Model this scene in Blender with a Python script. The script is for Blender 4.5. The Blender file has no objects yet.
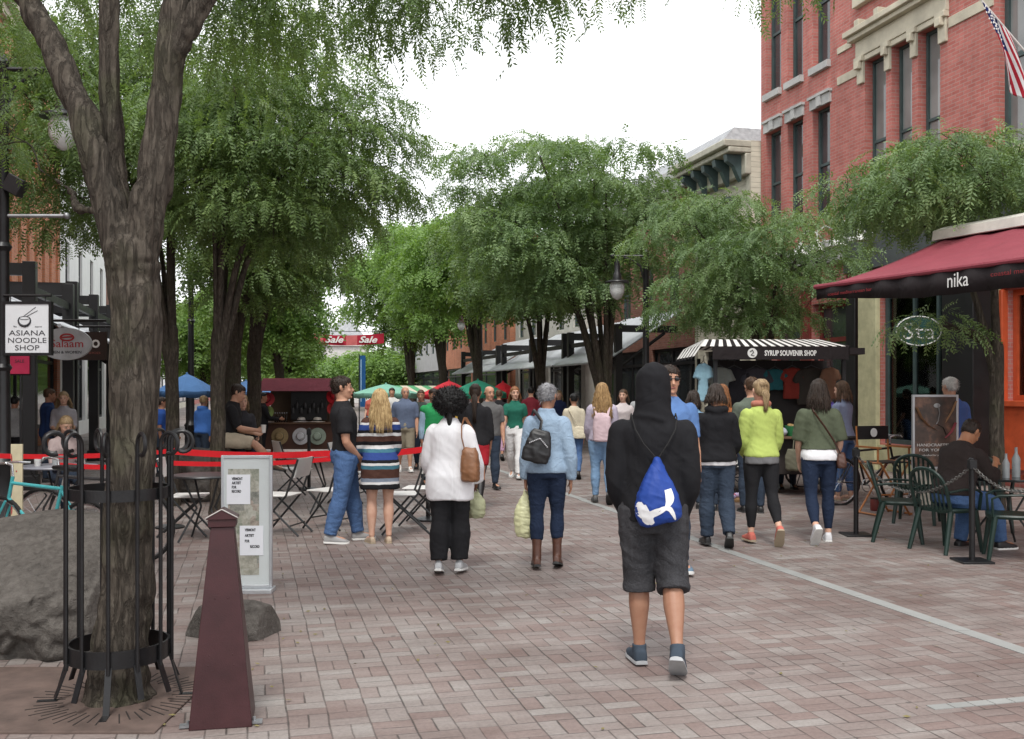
import bpy, math, random
import numpy as np
from mathutils import Vector, Matrix, noise
R = math.radians
C = bpy.context.scene.collection
V = Vector
CA, SA = 0.96733, 0.25352          # camera yaw against the street direction (street runs along +Y)
YAW = -math.asin(SA)
CH, FOC, HOR = 1.64, 1000.0, 390.0

def at(px, d, z=0.0):
    """world point seen in column px at depth d along the view axis, at height z"""
    X = (px - 512) / FOC * d
    return V((X * CA + d * SA, -X * SA + d * CA, z))
def gd(py): return CH * FOC / (py - HOR)
def gp(px, py): return at(px, gd(py))
def hz(py, d): return CH + (HOR - py) / FOC * d
def lat(px, x):
    """depth at which column px meets the street-parallel plane x"""
    return x / ((px - 512) / FOC * CA + SA)
def ywall(px, x):
    return at(px, lat(px, x)).y

# ---------------------------------------------------------------- materials
def lin(h, k=1.0):
    h = h.lstrip('#'); o = []
    for i in (0, 2, 4):
        c = int(h[i:i+2], 16) / 255
        c = c / 12.92 if c <= .04045 else ((c + .055) / 1.055) ** 2.4
        o.append(min(.85, c * k))
    return tuple(o)

class NT:
    def __init__(s, name):
        s.m = bpy.data.materials.new(name); s.m.use_nodes = True
        s.t = s.m.node_tree; s.t.nodes.clear()
        s.out = s.n('ShaderNodeOutputMaterial')
        s.tc = s.n('ShaderNodeTexCoord')
    def n(s, typ, **kw):
        nd = s.t.nodes.new(typ)
        for k, v in kw.items():
            if k in nd.inputs.keys() if isinstance(k, str) else False: nd.inputs[k].default_value = v
            else: setattr(nd, k, v)
        return nd
    def l(s, a, b): s.t.links.new(a, b)
    def mapping(s, src, scale=(1, 1, 1), rot=(0, 0, 0), loc=(0, 0, 0)):
        m = s.n('ShaderNodeMapping'); m.inputs['Scale'].default_value = scale
        m.inputs['Rotation'].default_value = rot; m.inputs['Location'].default_value = loc
        s.l(src, m.inputs['Vector']); return m.outputs[0]
    def noise(s, vec, scale, detail=4, rough=.55, dist=0):
        n = s.n('ShaderNodeTexNoise'); n.inputs['Scale'].default_value = scale
        n.inputs['Detail'].default_value = detail; n.inputs['Roughness'].default_value = rough
        n.inputs['Distortion'].default_value = dist
        s.l(vec, n.inputs['Vector']); return n.outputs['Fac']
    def ramp(s, fac, stops, mode='LINEAR'):
        r = s.n('ShaderNodeValToRGB'); r.color_ramp.interpolation = mode
        e = r.color_ramp.elements
        while len(e) > 1: e.remove(e[0])
        e[0].position = stops[0][0]; e[0].color = (*stops[0][1], 1) if len(stops[0][1]) == 3 else stops[0][1]
        for p, c in stops[1:]:
            x = e.new(p); x.color = (*c, 1)
        s.l(fac, r.inputs['Fac']); return r.outputs['Color']
    def mix(s, fac, a, b, mode='MIX'):
        m = s.n('ShaderNodeMix', data_type='RGBA', blend_type=mode)
        for sock, val in ((m.inputs[0], fac), (m.inputs[6], a), (m.inputs[7], b)):
            if isinstance(val, (int, float)): sock.default_value = val
            elif isinstance(val, tuple): sock.default_value = (*val, 1) if len(val) == 3 else val
            else: s.l(val, sock)
        return m.outputs[2]
    def math(s, op, a, b=None):
        m = s.n('ShaderNodeMath', operation=op)
        for i, val in enumerate((a, b)):
            if val is None: continue
            if isinstance(val, (int, float)): m.inputs[i].default_value = val
            else: s.l(val, m.inputs[i])
        return m.outputs[0]
    def bsdf(s, col, rough=.6, metal=0.0, bump=None, bstr=.3, bdist=.01, spec=.5, **kw):
        b = s.n('ShaderNodeBsdfPrincipled')
        for sock, val in (('Base Color', col), ('Roughness', rough), ('Metallic', metal)):
            if isinstance(val, tuple): b.inputs[sock].default_value = (*val[:3], 1)
            elif isinstance(val, (int, float)): b.inputs[sock].default_value = val
            else: s.l(val, b.inputs[sock])
        b.inputs['Specular IOR Level'].default_value = spec
        for k, v in kw.items(): b.inputs[k].default_value = v
        if bump is not None:
            bp = s.n('ShaderNodeBump'); bp.inputs['Strength'].default_value = bstr
            bp.inputs['Distance'].default_value = bdist
            s.l(bump, bp.inputs['Height']); s.l(bp.outputs[0], b.inputs['Normal'])
        s.l(b.outputs[0], s.out.inputs['Surface']); return b

_mc = {}
def pm(name, col, rough=.6, var=.18, scale=5, metal=0.0, bump=.25, bscale=60, bdist=.004, spec=.4, stretch=(1, 1, 1)):
    """painted / plain surface with mottling, grime and a fine bump"""
    if isinstance(col, str): col = lin(col)
    key = (name, col)
    if key in _mc: return _mc[key]
    t = NT(name); o = t.tc.outputs['Object']
    v = t.mapping(o, stretch)
    n1 = t.noise(v, scale, 5, .6)
    lo = tuple(c * (1 - var) for c in col); hi = tuple(min(.9, c * (1 + var)) for c in col)
    c = t.ramp(n1, [(.3, lo), (.7, hi)])
    n2 = t.noise(v, bscale, 3)
    r = t.math('MULTIPLY_ADD', n1, .25); t.t.nodes[-1].inputs[2].default_value = max(.03, rough - .12)
    t.bsdf(c, r, metal, n2, bump, bdist, spec)
    _mc[key] = t.m; return t.m

def cloth(name, col, var=.16, rough=.9, weave=260, fold=9):
    if isinstance(col, str): col = lin(col)
    key = ('cloth', name, col)
    if key in _mc: return _mc[key]
    t = NT(name); o = t.tc.outputs['Object']
    n1 = t.noise(o, 4, 6, .65); n3 = t.noise(o, 40, 2)
    lo = tuple(c * (1 - var) for c in col); hi = tuple(min(.88, c * (1 + var)) for c in col)
    c = t.ramp(n1, [(.3, lo), (.7, hi)])
    c = t.mix(.12, c, t.ramp(n3, [(.35, lo), (.65, hi)]))
    f = t.math('ABSOLUTE', t.math('SUBTRACT', t.noise(t.mapping(o, (1, 1, .55), (.5, .3, 0)), fold * .75, 2, .5, 1.2), .5)); f = t.math('MULTIPLY', f, 1.6)
    w = t.noise(o, weave, 1)
    h = t.math('ADD', t.math('MULTIPLY', f, 1.0), t.math('MULTIPLY', w, .015))
    t.bsdf(c, rough, 0, h, .45, .020, .2)
    _mc[key] = t.m; return t.m

def denim(name, col, fade):
    if isinstance(col, str): col = lin(col)
    if isinstance(fade, str): fade = lin(fade)
    key = ('denim', col, fade)
    if key in _mc: return _mc[key]
    t = NT(name); o = t.tc.outputs['Object']
    n1 = t.noise(t.mapping(o, (1, 1, .6)), 3.2, 4, .6); n2 = t.noise(o, 120, 3)
    c = t.ramp(n1, [(.36, tuple(a * .75 + b * .25 for a, b in zip(col, fade))), (.72, tuple(a * .4 + b * .6 for a, b in zip(col, fade)))])
    c = t.mix(.22, c, t.ramp(n2, [(.35, tuple(x * .6 for x in col)), (.7, fade)]))
    f = t.math('MULTIPLY', t.math('ABSOLUTE', t.math('SUBTRACT', t.noise(t.mapping(o, (1, 1, 1.2), (.4, .3, 0)), 7, 2, .5, 1.3), .5)), 1.6)
    t.bsdf(c, .88, 0, t.math('ADD', f, t.math('MULTIPLY', n2, .05)), .6, .022, .2)
    _mc[key] = t.m; return t.m

def hairmat(name, col, col2=None, grain=(60, 60, 5)):
    if isinstance(col, str): col = lin(col)
    col2 = lin(col2) if isinstance(col2, str) else (col2 or tuple(c * .45 for c in col))
    key = ('hair', col, col2, grain)
    if key in _mc: return _mc[key]
    t = NT(name); o = t.tc.outputs['Object']
    n = t.noise(t.mapping(o, grain), 1.0, 4, .7); n2 = t.noise(o, 14, 3)
    c = t.ramp(t.math('ADD', t.math('MULTIPLY', n, .6), t.math('MULTIPLY', n2, .4)), [(.36, col2), (.62, col)])
    t.bsdf(c, .5, 0, n, .8, .01, .35)
    _mc[key] = t.m; return t.m

def skinmat(name, col):
    if isinstance(col, str): col = lin(col)
    key = ('skin', col)
    if key in _mc: return _mc[key]
    t = NT(name); o = t.tc.outputs['Object']
    n = t.noise(o, 16, 5, .6)
    c = t.ramp(n, [(.3, (col[0] * .9, col[1] * .8, col[2] * .78)), (.7, col)])
    b = t.bsdf(c, .52, 0, t.noise(o, 150, 3), .15, .002, .4)
    b.inputs['Subsurface Weight'].default_value = 0.0
    _mc[key] = t.m; return t.m

# ---------------------------------------------------------------- mesh builder
def frame_for(d, upref=V((0, 0, 1))):
    d = d.normalized()
    a = upref.cross(d)
    if a.length < 1e-4: a = V((1, 0, 0)).cross(d)
    a.normalize(); return a, d.cross(a).normalized()

class MB:
    def __init__(s): s.v = []; s.f = []; s.m = []
    def add(s, vs, fs, mi=0):
        b = len(s.v); s.v += [tuple(v) for v in vs]
        s.f += [tuple(i + b for i in f) for f in fs]; s.m += [mi] * len(fs); return s
    def box(s, c, sz, rot=None, mi=0):
        c = V(c); x, y, z = (q / 2 for q in sz)
        vs = [V((a, b, d)) for d in (-z, z) for b in (-y, y) for a in (-x, x)]
        if rot is not None:
            M = rot.to_3x3() if isinstance(rot, Matrix) else Matrix.Rotation(rot, 3, 'Z')
            vs = [M @ v for v in vs]
        return s.add([v + c for v in vs], [(0, 2, 3, 1), (4, 5, 7, 6), (0, 1, 5, 4), (2, 6, 7, 3), (0, 4, 6, 2), (1, 3, 7, 5)], mi)
    def bb(s, x0, x1, y0, y1, z0, z1, mi=0):
        return s.box(((x0 + x1) / 2, (y0 + y1) / 2, (z0 + z1) / 2), (abs(x1 - x0), abs(y1 - y0), abs(z1 - z0)), None, mi)
    def loft(s, rings, mi=0, cap=True, closed=False):
        n = len(rings[0]); vs = [p for r in rings for p in r]; fs = []
        k = len(rings)
        for i in range(k if closed else k - 1):
            j = (i + 1) % k
            for a in range(n):
                b = (a + 1) % n
                fs.append((i * n + a, i * n + b, j * n + b, j * n + a))
        if cap and not closed:
            fs.append(tuple(range(n - 1, -1, -1))); fs.append(tuple((k - 1) * n + a for a in range(n)))
        return s.add(vs, fs, mi)
    def tube(s, pts, rad, n=8, mi=0, cap=True, flat=1.0, closed=False):
        pts = [V(p) for p in pts]
        if isinstance(rad, (int, float)): rad = [rad] * len(pts)
        rings = []; a = None
        for i, p in enumerate(pts):
            if closed: d = pts[(i + 1) % len(pts)] - pts[i - 1]
            elif i == 0: d = pts[1] - p
            elif i == len(pts) - 1: d = p - pts[i - 1]
            else: d = (pts[i + 1] - p).normalized() + (p - pts[i - 1]).normalized()
            if d.length < 1e-9: d = V((0, 0, 1))
            d.normalize()
            if a is None: a, b = frame_for(d)
            else:
                a = a - d * a.dot(d)
                if a.length < 1e-5: a, _ = frame_for(d)
                a.normalize()
            b = d.cross(a)
            rings.append([p + a * (math.cos(t) * rad[i]) + b * (math.sin(t) * rad[i] * flat)
                          for t in [2 * math.pi * k / n for k in range(n)]])
        return s.loft(rings, mi, cap, closed)
    def ell(s, c, r, M=None, nu=14, nv=9, mi=0):
        c = V(c); r = (r, r, r) if isinstance(r, (int, float)) else r
        rings = []
        for j in range(nv + 1):
            ph = math.pi * j / nv; ph = min(max(ph, .02), math.pi - .02)
            ring = []
            for i in range(nu):
                th = 2 * math.pi * i / nu
                p = V((r[0] * math.sin(ph) * math.cos(th), r[1] * math.sin(ph) * math.sin(th), -r[2] * math.cos(ph)))
                ring.append((M.to_3x3() @ p if M else p) + c)
            rings.append(ring)
        return s.loft(rings, mi)
    def lathe(s, prof, n=16, c=(0, 0, 0), mi=0, sq=None):
        c = V(c)
        return s.loft([[c + V((r * math.cos(2 * math.pi * k / n + (sq or 0)), r * math.sin(2 * math.pi * k / n + (sq or 0)), z)) for k in range(n)] for r, z in prof], mi)
    def prism(s, outline, f, g, mi=0):
        """outline: 2-D points; f(p)->front 3-D point, g(p)->back 3-D point"""
        return s.loft([[V(f(p)) for p in outline], [V(g(p)) for p in outline]], mi)
    def quad(s, a, b, c, d, mi=0): return s.add([a, b, c, d], [(0, 1, 2, 3)], mi)
    def mesh(s, name):
        me = bpy.data.meshes.new(name); me.from_pydata(s.v, [], s.f)
        me.polygons.foreach_set('material_index', s.m); me.update(); return me
    def build(s, name, mats, parent=None, smooth=35, bev=0):
        me = s.mesh(name)
        for m in (mats if isinstance(mats, (list, tuple)) else [mats]): me.materials.append(m)
        if smooth:
            me.shade_smooth()
            if smooth < 180: me.set_sharp_from_angle(angle=R(smooth))
        o = link(name, me, parent)
        if bev:
            b = o.modifiers.new('Bevel', 'BEVEL'); b.width = bev; b.segments = 2; b.limit_method = 'ANGLE'; b.angle_limit = R(40)
        return o

def link(name, data, parent=None):
    o = bpy.data.objects.new(name, data); C.objects.link(o)
    if parent is not None: o.parent = parent
    return o
def tag(o, label, cat, group=None, loc=None, rot=None):
    o['label'] = label; o['category'] = cat
    if group: o['group'] = group
    if loc is not None: o.location = loc
    if rot is not None: o.rotation_euler = (0, 0, rot)
    return o
def thing(name, label, cat, loc=(0, 0, 0), rot=0, group=None):
    return tag(link(name, None), label, cat, group, loc, rot)
def dup(root, loc, rot=0, label=None, scale=None):
    def rec(o, par):
        c = o.copy(); C.objects.link(c); c.parent = par
        for ch in o.children: rec(ch, c)
        return c
    r = rec(root, None); r.location = loc; r.rotation_euler = (0, 0, rot)
    if label: r['label'] = label
    if scale: r.scale = (scale,) * 3 if isinstance(scale, (int, float)) else scale
    return r
def npmesh(name, verts, quads, mat, parent=None, smooth=False):
    me = bpy.data.meshes.new(name); nq = len(quads); k = quads.shape[1]
    me.vertices.add(len(verts)); me.vertices.foreach_set('co', np.ascontiguousarray(verts, np.float32).ravel())
    me.loops.add(nq * k); me.loops.foreach_set('vertex_index', np.ascontiguousarray(quads, np.int32).ravel())
    me.polygons.add(nq); me.polygons.foreach_set('loop_start', np.arange(nq, dtype=np.int32) * k)
    try: me.polygons.foreach_set('loop_total', np.full(nq, k, np.int32))
    except Exception: pass
    me.update(calc_edges=True)
    if smooth: me.shade_smooth()
    me.materials.append(mat)
    return link(name, me, parent)
def text(s, size, name='lettering', mat=None, parent=None, depth=.004, M=None, width=None, bold=0.0, shear=0.0, rig=False):
    cu = bpy.data.curves.new('lettering', 'FONT'); cu.body = s; cu.size = size
    cu.align_x = 'CENTER'; cu.align_y = 'CENTER'; cu.extrude = depth; cu.offset = bold; cu.shear = shear
    cu.resolution_u = 3
    o = bpy.data.objects.new('t', cu); C.objects.link(o)
    dg = bpy.context.evaluated_depsgraph_get()
    me = bpy.data.meshes.new_from_object(o.evaluated_get(dg))
    bpy.data.objects.remove(o); bpy.data.curves.remove(cu)
    me.name = name
    if width:
        xs = [v.co.x for v in me.vertices]; k = width / (max(xs) - min(xs)); me.transform(Matrix.Diagonal((k, 1, 1, 1)))
    if M: me.transform(M)
    me.materials.clear(); me.materials.append(mat)
    return link(name, me, parent)
XZ = Matrix.Rotation(R(90), 4, 'X')     # text lying in the XZ plane, read from -Y
def TM(x, y, z, rz=0): return Matrix.Translation((x, y, z)) @ Matrix.Rotation(rz, 4, 'Z') @ XZ

def remesh(mb, vox, smooth=3, fac=.5):
    me = mb.mesh('tmp'); o = bpy.data.objects.new('tmp', me); C.objects.link(o)
    r = o.modifiers.new('r', 'REMESH'); r.mode = 'VOXEL'; r.voxel_size = vox
    if smooth:
        sm = o.modifiers.new('s', 'SMOOTH'); sm.factor = fac; sm.iterations = smooth
    dg = bpy.context.evaluated_depsgraph_get()
    out = bpy.data.meshes.new_from_object(o.evaluated_get(dg))
    bpy.data.objects.remove(o); bpy.data.meshes.remove(me)
    return out
def displace(me, fn):
    n = len(me.vertices)
    co = np.empty(n * 3, np.float32); me.vertices.foreach_get('co', co); co = co.reshape(-1, 3)
    no = np.empty(n * 3, np.float32); me.vertex_normals.foreach_get('vector', no); no = no.reshape(-1, 3)
    d = np.array([fn(V(c.tolist())) for c in co], np.float32)
    me.vertices.foreach_set('co', (co + no * d[:, None]).ravel()); me.update()
def fin(me, name, mat, parent=None):
    me.name = name; me.materials.clear()
    for m in (mat if isinstance(mat, (list, tuple)) else [mat]): me.materials.append(m)
    me.shade_smooth(); return link(name, me, parent)
def sig(o): return V((hash(o) % 97, (hash(o) // 97) % 89, 3.3))
# ================================================================= people
TORSO = {  # z/H: (rx, ry, cy)
 'm': [(.40, .088, .062, .0), (.48, .094, .066, -.004), (.53, .096, .070, -.006), (.58, .090, .064, -.002), (.63, .086, .060, 0),
       (.70, .092, .064, 0), (.75, .100, .068, -.002), (.78, .098, .062, -.006), (.80, .088, .054, -.009), (.82, .066, .047, -.011), (.84, .046, .041, -.010), (.86, .034, .036, -.006)],
 'f': [(.40, .090, .062, .0), (.48, .099, .068, -.006), (.53, .099, .070, -.008), (.58, .086, .060, -.002), (.63, .074, .053, 0),
       (.70, .080, .060, .004), (.745, .086, .068, .008), (.775, .086, .058, -.002), (.798, .076, .050, -.008), (.818, .056, .043, -.011), (.84, .038, .037, -.010), (.86, .030, .032, -.006)]}
ARM = [(0, .031), (.15, .033), (.5, .029), (.9, .0245), (1.0, .024), (1.25, .025), (1.6, .020), (2.0, .0155)]
LEG = [(0, .058), (.25, .056), (.6, .045), (.95, .0335), (1.05, .0325), (1.32, .0375), (1.6, .029), (1.85, .0205), (2.0, .0205)]
def lerp_tab(tab, t):
    if t <= tab[0][0]: return tab[0][1:]
    for a, b in zip(tab, tab[1:]):
        if t <= b[0]:
            k = (t - a[0]) / (b[0] - a[0]); return tuple(x + (y - x) * k for x, y in zip(a[1:], b[1:]))
    return tab[-1][1:]
def sell(c, rx, ry, n=24, p=2.3):
    o = []
    for i in range(n):
        t = 2 * math.pi * i / n; cs, sn = math.cos(t), math.sin(t)
        o.append(V((c[0] + rx * math.copysign(abs(cs) ** (2 / p), cs), c[1] + ry * math.copysign(abs(sn) ** (2 / p), sn), c[2])))
    return o

class Fig:
    def __init__(s, H=1.7, sex='m', legs=((8, 4), (-14, 22)), feet=(0, 30), arms=((5, 8, 12, 0), (-5, 8, 12, 0)),
                 lean=2, twist=0, head=(0, 0), bulk=1.0, seat=None, spread=1.0, toe=7):
        s.H, s.sex, s.bulk = H, sex, bulk
        s.lean, s.twist = R(lean), R(twist)
        s.hp = V((0, 0, .52 * H))
        s.legs = []; lo = 1e9
        s.toe = toe
        for i, sg in enumerate((-1, 1)):
            a, b = R(legs[i][0]), R(legs[i][1]); sp = R(legs[i][2] if len(legs[i]) > 2 else spread)
            hj = V((sg * .052 * H, -.004 * H, .515 * H))
            d1 = V((sg * math.sin(sp), math.sin(a) * math.cos(sp), -math.cos(a) * math.cos(sp)))
            kn = hj + d1 * .245 * H
            d2 = V((sg * math.sin(sp) * .3, math.sin(a - b), -math.cos(a - b))).normalized()
            an = kn + d2 * .235 * H
            s.legs.append([hj, kn, an])
            for q in ((-.06, 0), (.19, 0)):
                p = s.footpt(an, sg, R(feet[i]), (0, q[0], 0)); lo = min(lo, p.z)
        s.feet = [R(f) for f in feet]
        dz = -lo if seat is None else seat + .055 * H - .515 * H
        s.dz = dz
        for L in s.legs:
            for p in L: p.z += dz
        s.hp.z += dz
        shx = (.104 if sex == 'm' else .090) * H * (bulk * .5 + .5)
        s.arms = []
        for i, sg in enumerate((-1, 1)):
            A = arms[i]; p, ab, b, inw = (R(x) for x in A[:4])
            S = V((sg * shx, -.006 * H, .782 * H + dz))
            du = V((sg * math.sin(ab), math.sin(p) * math.cos(ab), -math.cos(p) * math.cos(ab)))
            E = S + du * .178 * H
            df = V((-sg * math.sin(inw), math.sin(p + b) * math.cos(inw), -math.cos(p + b) * math.cos(inw)))
            Wp = E + df * .150 * H
            s.arms.append([s.up(S), s.up(E), s.up(Wp)])
        s.hy, s.hpit = R(head[0]), R(head[1])
        s.neck = V((0, -.006 * H, .865 * H + dz))
    def footpt(s, an, sg, f, p):
        """foot-local point (y forward from the ankle, z up from the sole) to body space"""
        k = s.H / 1.75
        q = V((p[0], p[1] * k, p[2] * k)); q.x *= k
        q.z -= .085 * k
        q = Matrix.Rotation(-f, 3, 'X') @ q
        q = Matrix.Rotation(-sg * R(s.toe), 3, 'Z') @ q
        return an + q
    def up(s, p):
        p = V(p)
        if p.z <= s.hp.z: return p
        k = min(1, (p.z - s.hp.z) / (.1 * s.H))
        M = Matrix.Rotation(-s.lean * k, 3, 'X') @ Matrix.Rotation(s.twist * k, 3, 'Z')
        return M @ (p - s.hp) + s.hp
    def hd(s, p):
        """head-local (origin at the head centre, metres/H) to body space"""
        M = Matrix.Rotation(-s.hy, 3, 'Z') @ Matrix.Rotation(-s.hpit, 3, 'X')
        q = M @ (V(p) + V((0, .004, .067)))
        return s.up(s.neck + q * s.H)
    def torso(s, z0, z1, off=0, flare=0, n=14, mb=None, sag=0, pz=2.3):
        H = s.H; rings = []
        for i in range(n + 1):
            z = z0 + (z1 - z0) * i / n
            rx, ry, cy = lerp_tab(TORSO[s.sex], z)
            b = s.bulk if z < .80 else 1 + (s.bulk - 1) * .4
            fl = flare * max(0, (.62 - z) / .3)
            o = off if z < .8 else off * max(.35, 1 - (z - .8) * 9)
            c = V((0, cy * H, z * H + s.dz))
            rings.append([s.up(p) for p in sell(c, rx * H * b + o + fl, ry * H * b + o * 1.1 + fl, 26, pz)])
        (mb or MB()).loft(rings)
    def limb(s, J, tab, t0, t1, off, mb, n=16, flare=0, k=1.0, off1=None):
        P, Rd = [], []
        for i in range(n + 1):
            t = t0 + (t1 - t0) * i / n
            if t <= 1: p = J[0].lerp(J[1], t)
            else: p = J[1].lerp(J[2], t - 1)
            e = abs(t - 1)
            if e < .18:
                q = (J[0].lerp(J[1], .82).lerp(J[1].lerp(J[2], .18), (t - .82) / .36)); p = p.lerp(q, .5)
            P.append(p)
            o = off if off1 is None else off + (off1 - off) * i / n
            Rd.append(lerp_tab(tab, t)[0] * s.H * k + o + flare * max(0, (i / n - .5) * 2))
        mb.tube(P, Rd, 14)
    def hand(s, i, mb, curl=25, grip=False):
        S, E, Wr = s.arms[i]; H = s.H; sg = (-1, 1)[i]; k = H / 1.75
        d = (Wr - E).normalized()
        side = V((0, 1, 0)); side = side - d * side.dot(d)
        if side.length < .2: side = V((0, 0, 1)) - d * d.z
        side.normalize()                       # thumb side
        nrm = side.cross(d) * (1 if sg > 0 else -1)
        if nrm.x * sg > 0: nrm = -nrm            # palm faces the body
        pe = Wr + d * .09 * k
        mb.loft([[Wr + d * u * k + side * math.cos(t) * w * k + nrm * math.sin(t) * h * k for t in [2 * math.pi * q / 12 for q in range(12)]]
                 for u, w, h in ((-.02, .024, .018), (.0, .027, .019), (.03, .036, .018), (.065, .042, .016), (.09, .041, .013), (.098, .034, .008))])
        cu = R(80 if grip else curl)
        for j, (o, L) in enumerate(((.030, .072), (.010, .080), (-.011, .074), (-.030, .058))):
            p = pe + side * o * k - d * .012 * k; pts = [p - d * .015 * k, p]; a = cu * .35
            for q, fr in enumerate((.45, .3, .25)):
                dd = d * math.cos(a) + nrm * math.sin(a) + side * (o * .7)
                p = p + dd.normalized() * L * fr * k; pts.append(p); a += cu * .7
            mb.tube(pts, [.0095 * k, .0098 * k, .0092 * k, .0086 * k, .0072 * k], 8)
        p = Wr + d * .02 * k + side * .022 * k; pts = [p]
        for L, (u, v, w) in ((.035, (.6, .75, .25)), (.03, (.85, .4, .4)), (.026, (.95, .1, .45))):
            p = p + (d * u + side * v + nrm * w).normalized() * L * k; pts.append(p)
        mb.tube(pts, [.013 * k, .0125 * k, .0105 * k, .008 * k], 8)
    def head(s, mb):
        H = s.H; rings = []
        prof = [(-.068, .016, .014, .030), (-.062, .026, .026, .024), (-.05, .033, .038, .014), (-.03, .0385, .048, .006), (-.01, .0415, .053, .002),
                (.01, .0435, .0555, 0), (.03, .0445, .057, -.003), (.045, .0405, .052, -.005), (.057, .030, .039, -.006), (.064, .016, .02, -.007), (.067, .005, .006, -.007)]
        for z, rx, ry, cy in prof: rings.append([s.hd(p) for p in sell((0, cy, z), rx, ry, 24, 2.15)])
        mb.loft(rings)
        mb.tube([s.hd((0, .050, .008)), s.hd((0, .058, -.006)), s.hd((0, .066, -.018)), s.hd((0, .056, -.025))], [.006 * H, .0075 * H, .0095 * H, .008 * H], 8)
        for sg in (-1, 1):
            mb.tube([s.hd((sg * .043, -.002, .012)), s.hd((sg * .049, -.008, .010)), s.hd((sg * .049, -.009, -.004)), s.hd((sg * .044, -.002, -.018))], [.005 * H, .008 * H, .008 * H, .005 * H], 8)
            mb.ell(s.hd((sg * .018, .049, .016)), .009 * H)      # brow ridge
            mb.ell(s.hd((sg * .024, .040, -.018)), .013 * H)     # cheek
        mb.ell(s.hd((0, .050, -.038)), (.013 * H, .008 * H, .008 * H))
        mb.ell(s.hd((0, .050, -.058)), (.012 * H, .009 * H, .009 * H))
        mb.tube([V(s.up(s.neck + V((0, -.004 * H, -.045 * H)))), s.up(s.neck + V((0, .0, .0))), s.hd((0, -.012, -.03))], [.040 * H, .031 * H * (1.1 if s.sex == 'm' else .95), .031 * H * (1.1 if s.sex == 'm' else .95)], 14)

def wrinkle(me, seed, amp=.006, sc=7.0):
    o = V((seed * 7.13 % 91, seed * 3.7 % 53, seed))
    def fn(c):
        q = V((c.x * sc, c.y * sc, c.z * sc * .75 )) + o
        w = noise.noise(V((c.x * sc * 1.5, c.y * sc * 1.5, c.z * sc * .32)) + o)
        r = 1 - abs(noise.noise(V((c.x * sc * .9, c.y * sc * .9, c.z * sc * 2.2 + c.x * 9)) + o * 1.7))
        return amp * (w * 1.0 + (r * r - .5) * .65)
    displace(me, fn)

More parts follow.
